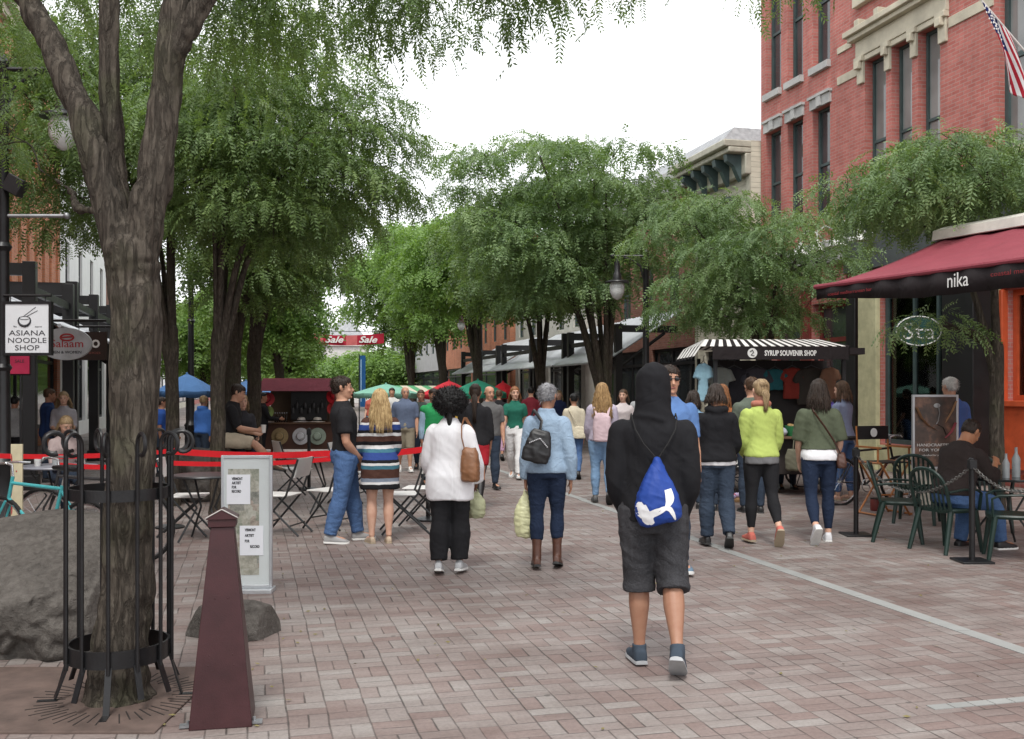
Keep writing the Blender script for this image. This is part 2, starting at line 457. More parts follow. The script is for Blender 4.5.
_seed = [0]
def person(label, px, d, hd=0, H=1.7, sex='m', skin='#c99a7c', tops=(), bottoms=(), shoe=None, hair=None, face=False,
           group=None, loc=None, grip=(False, False), nohands=False, **pose):
    _seed[0] += 1; sd = _seed[0]; rng = random.Random(sd)
    if 'head' not in pose: pose['head'] = (rng.uniform(-14, 14), rng.uniform(-3, 6))
    if 'twist' not in pose: pose['twist'] = rng.uniform(-6, 6)
    f = Fig(H, sex, **pose)
    dist = d
    vb, vc = (.0075, .010) if dist < 7 else (.009, .013) if dist < 13 else (.012, .017) if dist < 19 else (.016, .022)
    b = MB()
    f.torso(.515, .86, 0, mb=b)
    f.head(b)
    for i in (0, 1):
        f.limb(f.arms[i], ARM, 0, 2.0, 0, b, k=.92 if sex == 'f' else 1.05)
        b.ell(f.arms[i][0], .031 * H)
        f.hand(i, b, grip=grip[i])
        f.limb(f.legs[i], LEG, 0, 2.0, 0, b, k=.98 if sex == 'f' else 1.0)
        k = H / 1.75; sg = (-1, 1)[i]
        b.tube([f.footpt(f.legs[i][2], sg, f.feet[i], q) for q in ((0, -.045, .035), (0, 0, .045), (0, .06, .045), (0, .13, .03), (0, .18, .022))],
               [.026 * k, .036 * k, .034 * k, .034 * k, .018 * k], 10)
    o = fin(remesh(b, vb, 2), 'person', skinmat('skin', skin))
    tag(o, label, 'person', group, loc if loc is not None else at(px, d), YAW - R(hd))
    # ---- clothes
    for T in tops:
        kind, mat = T['k'], T['m']; m = MB(); off = T.get('off', .014)
        if kind == 'top':
            f.torso(T.get('hem', .47), T.get('neck', .852), off, T.get('flare', 0), mb=m, n=20)
            sl = T.get('sleeve', 1.95); so = T.get('soff', .010)
            for i in (0, 1):
                m.ell(f.arms[i][0], .0305 * H + so)
                if sl > 0: f.limb(f.arms[i], ARM, -.02, sl, so + .002, m, n=18, k=1.0, off1=so + T.get('cuff', .004))
            if T.get('hood') == 'up':
                rings = []
                for z, rx, ry, cy in ((-.135, .092, .058, -.014), (-.11, .074, .060, -.014), (-.085, .064, .064, -.013), (-.05, .060, .069, -.012), (0, .0605, .074, -.010), (.035, .059, .074, -.012), (.062, .045, .056, -.016), (.080, .022, .028, -.020), (.086, .006, .008, -.022)):
                    rings.append([f.hd(p) for p in sell((0, cy, z), rx, ry, 22, 2.1)])
                m.loft(rings)
                for zz, rr_, tt in ((-.112, .064, .010),):
                    m.tube([f.hd((math.sin(a) * rr_, -math.cos(a) * rr_ * .95 - .012, zz + .012 * math.sin(a * 2 + zz * 90))) for a in [R(x) for x in range(-150, 151, 20)]], tt * H, 8)
                m.tube([f.hd((.002, y, z)) for y, z in ((-.074, -.07), (-.084, -.03), (-.0855, .0), (-.083, .035), (-.068, .062), (-.045, .077), (-.02, .086))], .0065, 6)
            elif T.get('hood') == 'down':
                m.tube([f.up(f.neck + V((x * H, y * H, z * H))) for x, y, z in ((-.055, .01, -.02), (-.05, -.035, -.02), (-.02, -.058, -.028), (.02, -.058, -.028), (.05, -.035, -.02), (.055, .01, -.02))], [.018 * H, .026 * H, .032 * H, .032 * H, .026 * H, .018 * H], 10)
            if T.get('collar'):
                m.tube([f.up(f.neck + V((math.sin(a) * .036 * H, math.cos(a) * .036 * H - .004 * H, -.012 * H))) for a in [R(x) for x in range(0, 360, 30)]], .014 * H, 8, closed=True)
            if T.get('skirt'):
                z1, z0, fl = T['skirt']
                f.torso(z0, z1, off + .01, fl, mb=m)
        elif kind == 'scarf':
            m.tube([f.up(f.neck + V((math.sin(a) * .045 * H, math.cos(a) * .045 * H - .006 * H, (-.018 - .006 * math.cos(a)) * H))) for a in [R(x) for x in range(0, 360, 30)]], .022 * H, 8, closed=True)
        me = remesh(m, vc, 3); wrinkle(me, sd + len(m.v), T.get('wr', .007), T.get('wsc', 7))
        fin(me, T.get('n', 'shirt'), mat, o)
    for T in bottoms:
        kind, mat = T['k'], T['m']; m = MB(); off = T.get('off', .012)
        if kind == 'legs':
            f.torso(T.get('lo', .475), T.get('waist', .585), off, 0, mb=m, n=8)
            for i in (0, 1):
                m.ell(f.legs[i][0], .052 * H + off)
                f.limb(f.legs[i], LEG, -.05, T.get('t', 2.0), off, m, n=22, flare=T.get('flare', 0), off1=T.get('off1', off))
        elif kind == 'skirt':
            f.torso(T['hem'], T.get('waist', .6), off, T.get('flare', .03), mb=m)
        me = remesh(m, vc, 3); wrinkle(me, sd * 3 + len(m.v), T.get('wr', .008), T.get('wsc', 9))
        fin(me, T.get('n', 'trousers'), mat, o)
    # ---- shoes
    if shoe:
        rings0 = [(-.066, .018, .040), (-.062, .031, .075), (-.03, .037, .098), (.025, .040, .092), (.07, .043, .070), (.12, .046, .056), (.165, .040, .046), (.192, .026, .036), (.202, .008, .024)]
        for i, sg in enumerate((-1, 1)):
            m = MB(); kk = shoe.get('w', 1.1)
            def D(y, w, z0, z1, n=14):
                out = []
                for q in range(n):
                    t = math.pi * q / (n - 1); cs, sn = math.cos(t), math.sin(t)
                    out.append(f.footpt(f.legs[i][2], sg, f.feet[i], (math.copysign(abs(cs) ** .6, cs) * w, y, z0 + (z1 - z0) * abs(sn) ** .7)))
                return out
            m.loft([D(y, w * kk, .012, t * shoe.get('t', 1)) for y, w, t in rings0])
            an, kn = f.legs[i][2], f.legs[i][1]
            up = (kn - an).normalized(); hb = shoe.get('shaft', .02); sr = shoe.get('sr', .034) * H / 1.75
            if hb > 0:
                pts = [an - up * .03, an + up * hb * .3, an + up * hb * .7, an + up * hb]
                m.tube(pts, [sr, sr, sr + hb * .04, sr + hb * .05], 14)
            me = remesh(m, .008 if dist < 12 else .013, 2)
            so = fin(me, shoe.get('n', 'shoe'), shoe['m'], o)
            m = MB()
            m.loft([D(y * 1.02, w * kk * 1.06, -.004, 0.024 if y > -.06 else .02, 14) for y, w, t in rings0])
            m.build('sole', shoe['sole'], so)
    if hair: make_hair(f, o, hair, dist, rng)
    if face:
        for sg in (-1, 1):
            m = MB(); m.ell(f.hd((sg * .018, .0535, .006)), (.0072 * H, .0045 * H, .0034 * H)); e = m.build('eye', M_EYEW, o)
            m = MB(); m.ell(f.hd((sg * .018, .0575, .006)), (.0036 * H, .0020 * H, .0032 * H)); m.build('iris', M_EYE, e)
            m = MB(); m.tube([f.hd((sg * .008, .0575, .018)), f.hd((sg * .018, .0575, .0205)), f.hd((sg * .029, .050, .017))], [.003 * H, .0035 * H, .002 * H], 6)
            m.build('eyebrow', hair['m'] if hair else M_EYE, o)
        m = MB(); m.tube([f.hd((-.014, .054, -.038)), f.hd((0, .0595, -.037)), f.hd((.014, .054, -.038))], [.002 * H, .0048 * H, .002 * H], 8)
        m.build('mouth', M_LIP, o)
    return o, f

def make_hair(f, o, h, dist, rng):
    H = f.H; k = h['k']; m = MB(); mat = h['m']; vox = .010 if dist < 13 else .015
    if k in ('short', 'buzz'):
        g = 1.0 if k == 'short' else .965
        rings = []
        for z, rx, ry, cy in ((-.030, .030, .022, -.030), (-.012, .0445, .046, -.017), (.01, .0485, .056, -.011), (.03, .0500, .0615, -.007), (.048, .046, .060, -.006), (.062, .035, .046, -.006), (.073, .016, .022, -.007), (.077, .004, .006, -.007)):
            rings.append([f.hd(p) for p in sell((0, cy, z), rx * g, ry * g, 22, 2.1)])
        m.loft(rings)
        me = remesh(m, vox, 1); sc = h.get('sc', 60); am = h.get('amp', .006)
        displace(me, lambda c: am * (noise.noise(c * sc) + .6 * noise.noise(c * sc * 2.3)))
        hr = fin(me, 'hair', mat, o)
        if dist < 17:
            q = MB(); vs = me.vertices; nn = len(vs)
            for _ in range(420):
                v = vs[rng.randrange(nn)]; n_ = v.normal; dn = V((rng.uniform(-.6, .6), rng.uniform(-.9, .3), rng.uniform(-1, .2)))
                p = v.co; L = rng.uniform(.015, .034) * (1 if k == 'short' else .5)
                q.tube([p - n_ * .004, p + (n_ * .35 + dn * .5) * L * .5, p + (n_ * .35 + dn) * L], [.0035, .003, .0006], 3)
            q.build('strands', mat, hr, smooth=180)
        return
    if k == 'balding':
        m.tube([f.hd((math.sin(a) * .043, -math.cos(a) * .052 - .004, .0 - .01 * math.cos(a))) for a in [R(x) for x in range(-105, 106, 15)]], .014 * H, 8)
        me = remesh(m, vox, 1); displace(me, lambda c: .003 * noise.noise(c * 90)); fin(me, 'hair', mat, o); return
    if k == 'afro':
        r = h.get('r', .085)
        m.ell(f.hd((0, -.022, .028)), (r * H, r * H * .95, r * H * .88), nu=20, nv=12)
        me = remesh(m, .009, 1)
        displace(me, lambda c: .012 * noise.noise(c * 18) + .012 * noise.noise(c * 55) + .010 * noise.noise(c * 120))
        hr = fin(me, 'hair', mat, o)
        q = MB()
        for _ in range(900):
            a = V((rng.gauss(0, 1), rng.gauss(0, 1), rng.gauss(0, 1))).normalized()
            if a.y > .45 and a.z < .3: continue
            c = f.hd((a.x * r, -.022 + a.y * r * .95, .028 + a.z * r * .88))
            b_ = a * .018 + V((rng.uniform(-1, 1), rng.uniform(-1, 1), rng.uniform(-1, 1))) * .012
            q.tube([c - a * .01, c + b_ * .5, c + b_ + V((rng.uniform(-1, 1), rng.uniform(-1, 1), rng.uniform(-1, 1))) * .006], [.0022, .0022, .001], 3)
        q.build('curls', mat, hr, smooth=180)
        if h.get('tail'):
            q = MB(); q.tube([f.hd((0, -.06, -.03)), f.hd((0, -.068, -.08)), f.hd((0, -.066, -.14))], [.02 * H, .016 * H, .004 * H], 8); q.build('tail', mat, hr)
        return
    # long styles: scalp shell + strands
    rings = []
    for z, rx, ry, cy in ((-.035, .030, .018, -.036), (-.012, .0455, .042, -.022), (.01, .0495, .055, -.013), (.03, .0505, .0605, -.008), (.048, .046, .058, -.007), (.062, .034, .045, -.007), (.073, .016, .022, -.008), (.077, .004, .006, -.008)):
        rings.append([f.hd(p) for p in sell((0, cy, z), rx, ry, 22, 2.1)])
    m.loft(rings)
    me = remesh(m, vox, 1); displace(me, lambda c: .004 * noise.noise(V((c.x * 70, c.y * 70, c.z * 12))))
    hr = fin(me, 'hair', mat, o)
    q = MB(); N = h.get('n', 130 if dist < 13 else 70); L = h.get('len', .2); curl = h.get('curl', .006); rad = h.get('rad', .0045)
    if k == 'long':
        amax = h.get('amax', 112)
        for i in range(N):
            a = R(rng.uniform(-amax, amax)); t0 = rng.uniform(-.1, .8)
            pts = []; fall = L * rng.uniform(.72, 1.05) * (1 - .15 * abs(a) / R(amax))
            ph = rng.uniform(0, 6.28); out = rng.uniform(1.0, 1.10)
            for j in range(4):           # over the skull
                el = R(80 - (80 - 0) * j / 3)
                el = max(el, 0)
                rx, ry, rz = .051 * out, .061 * out, .066 * out
                p = V((math.sin(a) * math.cos(el) * rx, -.008 - math.cos(a) * math.cos(el) * ry, .010 + math.sin(el) * rz))
                pts.append(f.hd(p))
            base = V((math.sin(a) * .051 * out, -.008 - math.cos(a) * .061 * out, .010))
            for j in range(1, 7):
                u = j / 6
                zz = .010 - (fall / H) * u
                wob = curl * math.sin(ph + u * h.get('freq', 7)) / H
                xx = base.x * (1 + .25 * math.sin(u * 1.6) + h.get('spread', .1) * u) + wob + rng.uniform(-.002, .002)
                yy = base.y - (.014 * math.sin(min(1, u * 1.4) * 1.57) if abs(a) < 1.2 else -.004 * u) + wob * .7
                pts.append(f.hd((xx, yy, zz)))
            r0 = rad * rng.uniform(.7, 1.25)
            q.tube(pts, [r0 * .7] + [r0] * (len(pts) - 3) + [r0 * .7, r0 * .15], 5, flat=.6)
    else:  # ponytail / bun
        for i in range(N // 2):
            a = R(rng.uniform(-115, 115)); out = rng.uniform(1, 1.05); pts = []
            for j in range(4):
                el = R(70 - 60 * j / 3); s_ = 1 - j / 4
                p = V((math.sin(a) * math.cos(el) * .051 * out * (.35 + .65 * s_), -.008 - (math.cos(a) * s_ + (1 - s_)) * math.cos(el) * .063 * out, .010 + math.sin(el) * .066 * out + .01 * (1 - s_)))
                pts.append(f.hd(p))
            q.tube(pts, [rad * .6, rad, rad, rad * .4], 5, flat=.6)
        by = h.get('tz', .03)
        for i in range(N // 2):
            ph = rng.uniform(0, 6.28); w = rng.uniform(0, 1) ** .5
            pts = [f.hd((0, -.060, by))]
            for j in range(1, 7):
                u = j / 6; ww = w * h.get('tw', .022) * math.sin(min(1, u * 1.7 + .15) * 2.2)
                pts.append(f.hd((math.cos(ph) * ww + curl / H * math.sin(ph + 6 * u), -.060 - .030 * math.sin(u * 2.4) + math.sin(ph) * ww * .7, by + .012 * math.sin(u * 3.14) - L / H * u * rng.uniform(.9, 1.05))))
            q.tube(pts, [rad, rad * 1.2] + [rad] * 3 + [rad * .8, rad * .2], 5, flat=.6)
        q.tube([f.hd((math.cos(t) * .012, -.063, by + math.sin(t) * .012)) for t in [6.283 * z / 8 for z in range(8)]], .005, 6, closed=True)
    q.build('strands', mat, hr, smooth=180)
M_EYE = pm('eye_dark', (.02, .015, .012), .3, bump=0)
M_EYEW = pm('eye_white', (.30, .27, .25), .4, bump=0)
M_LIP = pm('lips', (.34, .13, .11), .45)
# ---------------------------------------------------------------- the people of the street
def leather(n, c): return pm(n, c, .42, .22, 9, bump=.35, bscale=120, bdist=.003, spec=.5)
BLK = cloth('black_knit', (.012, .012, .014)); BLK2 = cloth('black_cotton', (.016, .016, .018)); WHT = cloth('white_cotton', (.74, .74, .76), .06)
SOLW = pm('white_sole', (.62, .62, .6), .6); SOLD = pm('dark_sole', (.03, .03, .03), .6); SOLT = pm('tan_sole', (.33, .27, .19), .7)
H_DKBR = hairmat('dark_brown_hair', (.035, .022, .015)); H_BLK = hairmat('black_hair', (.008, .007, .007), (.003, .003, .003))
H_BLO = hairmat('blonde_hair', (.55, .40, .20), (.24, .15, .06)); H_BLO2 = hairmat('ash_blonde_hair', (.40, .29, .16), (.16, .10, .05))
H_GREY = hairmat('grey_hair', (.32, .32, .33), (.10, .10, .11), (25, 25, 25)); H_BR = hairmat('brown_hair', (.10, .055, .03)); H_RED = hairmat('ginger_hair', (.30, .13, .05), (.13, .05, .02))
H_WHT = hairmat('white_hair', (.62, .61, .58), (.3, .29, .27), (25, 25, 25))
JEAN = denim('blue_denim', (.035, .075, .19), (.13, .23, .42)); JEAND = denim('dark_denim', (.022, .034, .055), (.055, .075, .11))
JEANB = denim('black_denim', (.012, .012, .014), (.085, .085, .092)); JEANL = denim('light_denim', (.12, .22, .38), (.28, .42, .58)); JEANN = denim('navy_denim', (.008, .014, .032), (.025, .04, .08))
GREYT = cloth('grey_cotton', (.16, .16, .165))
SK1, SK2, SK3 = '#bd937a', '#a67c64', '#cda791'
CROWD = 'people out on the shopping street'
SNK = lambda m, s=SOLW: dict(m=m, sole=s, n='sneaker')

def striped():
    t = NT('striped_knit'); s = t.n('ShaderNodeSeparateXYZ'); t.l(t.tc.outputs['Object'], s.inputs[0])
    n = t.noise(t.tc.outputs['Object'], 9, 2)
    z = t.math('ADD', t.math('DIVIDE', s.outputs['Z'], 1.65), t.math('MULTIPLY', t.math('SUBTRACT', n, .5), .012))
    bk, wh, bl, br, sl, te = (.012, .012, .014), (.62, .62, .62), (.03, .06, .22), (.075, .035, .026), (.20, .24, .30), (.05, .15, .20)
    st = [(0,bk),(.385,wh),(.402,sl),(.425,br),(.482,te),(.505,wh),(.522,bk),(.54,bl),(.588,te),(.612,wh),(.636,bk),(.66,br),(.694,wh),(.714,bk),(.731,bl),(.769,wh),(.784,br),(.815,bk),(.835,bl)]
    c = t.ramp(z, st, 'CONSTANT')
    f = t.noise(t.tc.outputs['Object'], 10, 4)
    t.bsdf(c, .9, 0, f, .45, .03, .2); return t.m
STRIPE = striped()

def world(o, p): return Matrix.Translation(o.location) @ Matrix.Rotation(o.rotation_euler.z, 4, 'Z') @ V(p)

# 1 hooded man --------------------------------------------------------------
o1, f1 = person('man in black hoodie with the hood up and grey denim shorts walking away', 653, 5.95, 3, 1.735, 'm', '#9c7660',
    tops=[dict(k='top', m=GREYT, hem=.455, off=.013, sleeve=.3, n='undershirt'), dict(k='top', m=BLK, hem=.478, off=.028, soff=.020, cuff=.014, hood='up', n='hoodie', wr=.010, wsc=5)],
    bottoms=[dict(k='legs', m=JEANB, t=1.15, off=.018, off1=.040, waist=.54, n='shorts', wr=.012, lo=.44, wsc=7)],
    shoe=dict(m=cloth('grey_blue_suede', (.045, .06, .08)), sole=pm('grey_sole', (.34, .35, .36), .6), n='high_top_sneaker', shaft=.022, sr=.044, w=1.12, t=1.0),
    hair=None, legs=((4, 3, -1.2), (-8, 26, 2.2)), feet=(0, 34), arms=((-2, 6, 32, 20), (-4, 6, 30, 14)), lean=1, bulk=1.0, spread=1.0, head=(4, 4), toe=10)
# blue drawstring bag hanging on his back
def back_y(f, z, extra): return lerp_tab(TORSO[f.sex], z / f.H)[1] * f.H * f.bulk + extra
bg = thing('drawstring_bag', 'royal blue drawstring bag with white emblem on the back of the hooded man', 'bag', o1.location, o1.rotation_euler.z)
m = MB(); rg = []
for z, w, dd, n_ in ((.865, .08, .02, 0), (.875, .125, .05, 0), (.91, .155, .07, 0), (.97, .158, .082, 0), (1.04, .135, .075, 0), (1.11, .098, .055, 0), (1.18, .058, .036, 0), (1.235, .026, .022, 0), (1.25, .014, .014, 0)):
    cx = .012 + (z - 1.05) * -.02; y0 = -.195 + (.03 if z > 1.1 else 0) * (z - 1.1) / .15
    rg.append([V((cx + .86 * w * math.copysign(abs(math.cos(t)) ** .8, math.cos(t)) * (1 + (.06 * math.sin(t * 9)) * (z > 1.0)), y0 + dd * math.sin(t), z + .018 * (math.cos(t)) * (z < .9))) for t in [6.2832 * k / 28 for k in range(28)]])
m.loft(rg)
me = remesh(m, .006, 2); wrinkle(me, 5, .007, 11)
BLUE = cloth('royal_blue_nylon', (.018, .052, .25), .1, .55, 400, 10)
bagbody = fin(me, 'sack', BLUE, bg)
# emblem: interlocking white U and A arcs, wrapped on the sack's rear face
from mathutils.bvhtree import BVHTree
bvh = BVHTree.FromPolygons([v.co for v in me.vertices], [tuple(p.vertices) for p in me.polygons])
m = MB()
def wrapstroke(pts, wid, n=24):
    P = []; pts = [V((p.x * .80 + .004, p.y)) for p in pts]
    for i in range(n + 1):
        u = i / n * (len(pts) - 1); k = min(int(u), len(pts) - 2); q = u - k
        p0, p1, p2, p3 = (V(pts[max(k - 1, 0)]), V(pts[k]), V(pts[k + 1]), V(pts[min(k + 2, len(pts) - 1)]))
        p = .5 * ((2 * p1) + (p2 - p0) * q + (2 * p0 - 5 * p1 + 4 * p2 - p3) * q * q + (3 * p1 - p0 - 3 * p2 + p3) * q ** 3)
        wu = u / (len(pts) - 1) * (len(wid) - 1); kk = min(int(wu), len(wid) - 2); w = wid[kk] + (wid[kk + 1] - wid[kk]) * (wu - kk)
        P.append((p, w))
    rows = []
    for i, (p, w) in enumerate(P):
        d = (P[min(i + 1, n)][0] - P[max(i - 1, 0)][0]); d.normalize(); nn = V((-d.y, d.x)); row = []
        for s_ in (-1, -.5, 0, .5, 1):
            q = p + nn * w * s_
            h = bvh.ray_cast(V((q.x, -1, q.y)), V((0, 1, 0)))
            hit = h[0] if h[0] is not None else V((q.x, -.2, q.y))
            row.append(hit + V((0, -.0025, 0)))
        rows.append(row)
    vs = [v for r in rows for v in r]; fs = []
    for i in range(n):
        for j in range(4): fs.append((i * 5 + j, i * 5 + j + 1, (i + 1) * 5 + j + 1, (i + 1) * 5 + j))
    m.add(vs, fs)
wrapstroke([V((-.125, 1.0)), V((-.118, .955)), V((-.085, .925)), V((-.035, .925)), V((.02, .945)), V((.06, .975)), V((.085, 1.02)), V((.072, 1.075))], [.010, .034, .028, .010, .008, .010, .026, .020])
wrapstroke([V((-.052, .875)), V((-.072, .905)), V((-.04, .935)), V((.01, .962)), V((.075, .968)), V((.105, .94)), V((.128, .90))], [.012, .034, .020, .008, .015, .012, .004])
wrapstroke([V((-.10, .985)), V((-.085, .94)), V((-.06, .90)), V((-.03, .875))], [.012, .024, .026, .010])
m.build('emblem', pm('white_print', (.75, .76, .78), .5), bagbody, smooth=180)
m = MB()
for sg in (-1, 1):
    pts = [V((.01 + sg * .006, -.165, 1.245)), V((sg * .07, -.172, 1.33)), V((sg * .115, -.155, 1.41)), V((sg * .13, -.10, 1.475)), V((sg * .13, -.03, 1.50)), V((sg * .13, .06, 1.46))]
    m.tube(pts, .0045, 6)
m.build('cord', pm('black_cord', (.01, .01, .01), .7), bg)

# 2 denim jacket woman ------------------------------------------------------
DEN = denim('jacket_denim', (.20, .29, .40), (.36, .46, .57)); BOOT = leather('brown_boot_leather', (.085, .035, .022))
o2, f2 = person('woman with short grey hair in light denim jacket, black trousers and brown boots', 547, 9.2, 3, 1.635, 'f', SK2,
    tops=[dict(k='top', m=DEN, hem=.505, off=.026, soff=.017, cuff=.012, collar=True, n='denim_jacket', wr=.008, wsc=6)],
    bottoms=[dict(k='legs', m=JEANN, off=.008, n='trousers', waist=.56, t=1.6)],
    shoe=dict(m=BOOT, sole=SOLD, n='boot', shaft=.33, sr=.046, w=1.0), hair=dict(k='short', m=H_GREY, amp=.008),
    legs=((-3, 4), (8, 14)), feet=(4, 14), arms=((4, 10, 8, 0), (-6, 14, 14, 0)), lean=2, grip=(True, False), spread=.8)
def wrist(o, f, i): return world(o, f.arms[i][2])
def handpt(o, f, i, dz=-.10):
    S, E, Wr = f.arms[i]; d = (Wr - E).normalized(); return world(o, Wr + d * abs(dz))
def plastic_bag(label, loc, rot, col, w=.13, h=.36, seed=1, mat=None):
    t = thing('carrier_bag', label, 'bag', loc, rot)
    m = MB(); rg = []
    for z, a in ((-1, .55), (-.97, .80), (-.85, .98), (-.6, 1.0), (-.4, .9), (-.25, .65), (-.1, .28), (-.02, .12)):
        rg.append([V((w * a * .95 * math.cos(q), w * a * .75 * math.sin(q), z * h)) for q in [6.2832 * k / 20 for k in range(20)]])
    m.loft(rg); me = remesh(m, .009, 1); wrinkle(me, seed, .016, 13)
    fin(me, 'sack', mat, t)
    m = MB()
    for sg in (-1, 1): m.tube([V((sg * .03, 0, -.08)), V((sg * .022, 0, -.03)), V((sg * .012, 0, .01)), V((0, 0, .022))], [.012, .010, .008, .008], 6, flat=.5)
    m.build('handle', mat, t); return t
PLY = pm('pale_yellow_plastic', (.60, .60, .36), .35, .1, 8, bump=.5, bscale=30, bdist=.01)
plastic_bag('pale yellow plastic carrier bag hanging from the hand of the woman in denim jacket', handpt(o2, f2, 0), YAW + .5, None, .115, .44, 3, PLY)

def shoulder_bag(label, o, c, size, mat, strap_pts, name='shoulder_bag', seed=1, studs=False, rot=0, slouch=.15):
    """slouchy bag: c = local centre on the person's frame, size = (w, d, h)"""
    t = thing(name, label, 'bag', o.location, o.rotation_euler.z)
    w, d, h = size; m = MB(); rg = []
    for z, a, b in ((-.5, .78, .7), (-.46, .96, .95), (-.2, 1.02, 1.05), (.1, .92, .9), (.35, .78, .6), (.48, .62, .35), (.5, .5, .22)):
        M = Matrix.Rotation(rot, 3, 'Y')
        rg.append([V(c) + M @ V((math.copysign(abs(math.cos(q)) ** .7, math.cos(q)) * w / 2 * a + slouch * w * (.5 - z) * 0, math.copysign(abs(math.sin(q)) ** .7, math.sin(q)) * d / 2 * b, z * h)) for q in [6.2832 * k / 24 for k in range(24)]])
    m.loft(rg); me = remesh(m, .010, 2); wrinkle(me, seed + 11, .010, 10)
    b = fin(me, 'bag_body', mat, t)
    m = MB(); m.tube(strap_pts, .016, 8, flat=.4); m.build('strap', mat, t)
    if studs:
        m = MB()
        for k in range(14):
            x = -.4 + .8 * k / 13; m.ell(V(c) + Matrix.Rotation(rot, 3, 'Y') @ V((w * .9 * x * .9, -d * .52, h * (.25 - .5 * abs(x)))), .008, nu=6, nv=4)
        m.build('stud', pm('steel_stud', (.5, .5, .52), .3, metal=1.0), t)
    return t
def dz(f): return f.dz
BLKL = leather('black_bag_leather', (.012, .012, .013)); TANL = leather('tan_bag_leather', (.24, .11, .05)); BRL = leather('dark_brown_leather', (.07, .03, .02))
shoulder_bag('shiny black shoulder bag with studs on back of the woman in denim jacket', o2, (-.075, -.205, 1.135), (.25, .12, .30), BLKL,
    [V((-.06, -.20, 1.27)), V((-.045, -.175, 1.36)), V((-.095, -.12, 1.43)), V((-.125, -.04, 1.455)), V((-.14, .05, 1.41)), V((-.16, .12, 1.30))], 'shoulder_bag', 2, True, rot=.25)

# 3 white shirt woman -------------------------------------------------------
WSH = cloth('white_linen', (.80, .80, .82), .05, .9, 300, 7)
o3, f3 = person('woman with a black afro in loose white shirt and wide black trousers', 450, 8.95, 6, 1.545, 'f', '#6b4630',
    tops=[dict(k='top', m=WSH, hem=.395, off=.042, flare=.03, soff=.026, cuff=.016, collar=True, n='shirt', wr=.010, wsc=4.5)],
    bottoms=[dict(k='legs', m=BLK2, off=.014, off1=.048, t=1.95, n='trousers', lo=.42, wr=.009)],
    shoe=SNK(pm('silver_mesh', (.42, .43, .44), .5)), hair=dict(k='afro', m=H_BLK, r=.098, tail=True),
    legs=((-4, 6), (5, 10)), feet=(14, 4), arms=((10, 14, 42, 6), (10, 18, 26, 4)), lean=2, bulk=1.06, spread=.8)
shoulder_bag('tan brown leather shoulder bag hanging at the hip of the woman in white shirt', o3, (.20, -.145, .985), (.17, .16, .30), TANL,
    [V((.155, -.155, 1.12)), V((.130, -.155, 1.22)), V((.125, -.13, 1.32)), V((.135, -.06, 1.385)), V((.145, .02, 1.38)), V((.2, .09, 1.26)), V((.24, .02, 1.10))], 'shoulder_bag', 4)
BEI = cloth('pale_green_plastic', (.42, .43, .27), .2, .6)
plastic_bag('dull green carrier bag in the right hand of the woman in white shirt', handpt(o3, f3, 1) + V((0, 0, -.02)), YAW, None, .085, .25, 7, BEI)

# 4, 5 the standing couple --------------------------------------------------
o4, f4 = person('dark haired man in black t-shirt and blue jeans facing the blonde woman', 346, 10.8, 72, 1.765, 'm', SK1,
    tops=[dict(k='top', m=BLK2, hem=.545, off=.018, sleeve=.72, soff=.016, cuff=.022, n='shirt')],
    bottoms=[dict(k='legs', m=JEAN, off=.020, off1=.034, n='jeans', waist=.565, wr=.011)], shoe=SNK(pm('grey_mesh_shoe', (.30, .30, .30), .6)),
    hair=dict(k='short', m=H_DKBR, amp=.008), face=True, legs=((12, 4), (-9, 6)), feet=(0, 4), arms=((0, 12, 30, 16), (-2, 10, 42, 30)), lean=-3, head=(6, 0), bulk=1.05)
o5, f5 = person('blonde woman in striped knit dress with bare legs and her back turned', 380, 10.75, -18, 1.615, 'f', SK3,
    tops=[dict(k='top', m=STRIPE, hem=.48, off=.020, flare=.02, soff=.016, cuff=.014, n='dress', skirt=(.60, .348, .045), wr=.007)], bottoms=[],
    shoe=dict(m=pm('beige_flat', (.42, .33, .24), .6), sole=SOLT, n='flat_shoe', shaft=0, w=.95, t=.8), hair=dict(k='long', m=H_BLO, len=.40, n=230, spread=.25, amax=125),
    legs=((2, 3), (-1, 2)), feet=(0, 0), arms=((14, 13, 52, 20), (12, 10, 50, 24)), lean=1, spread=.6, head=(8, 6))

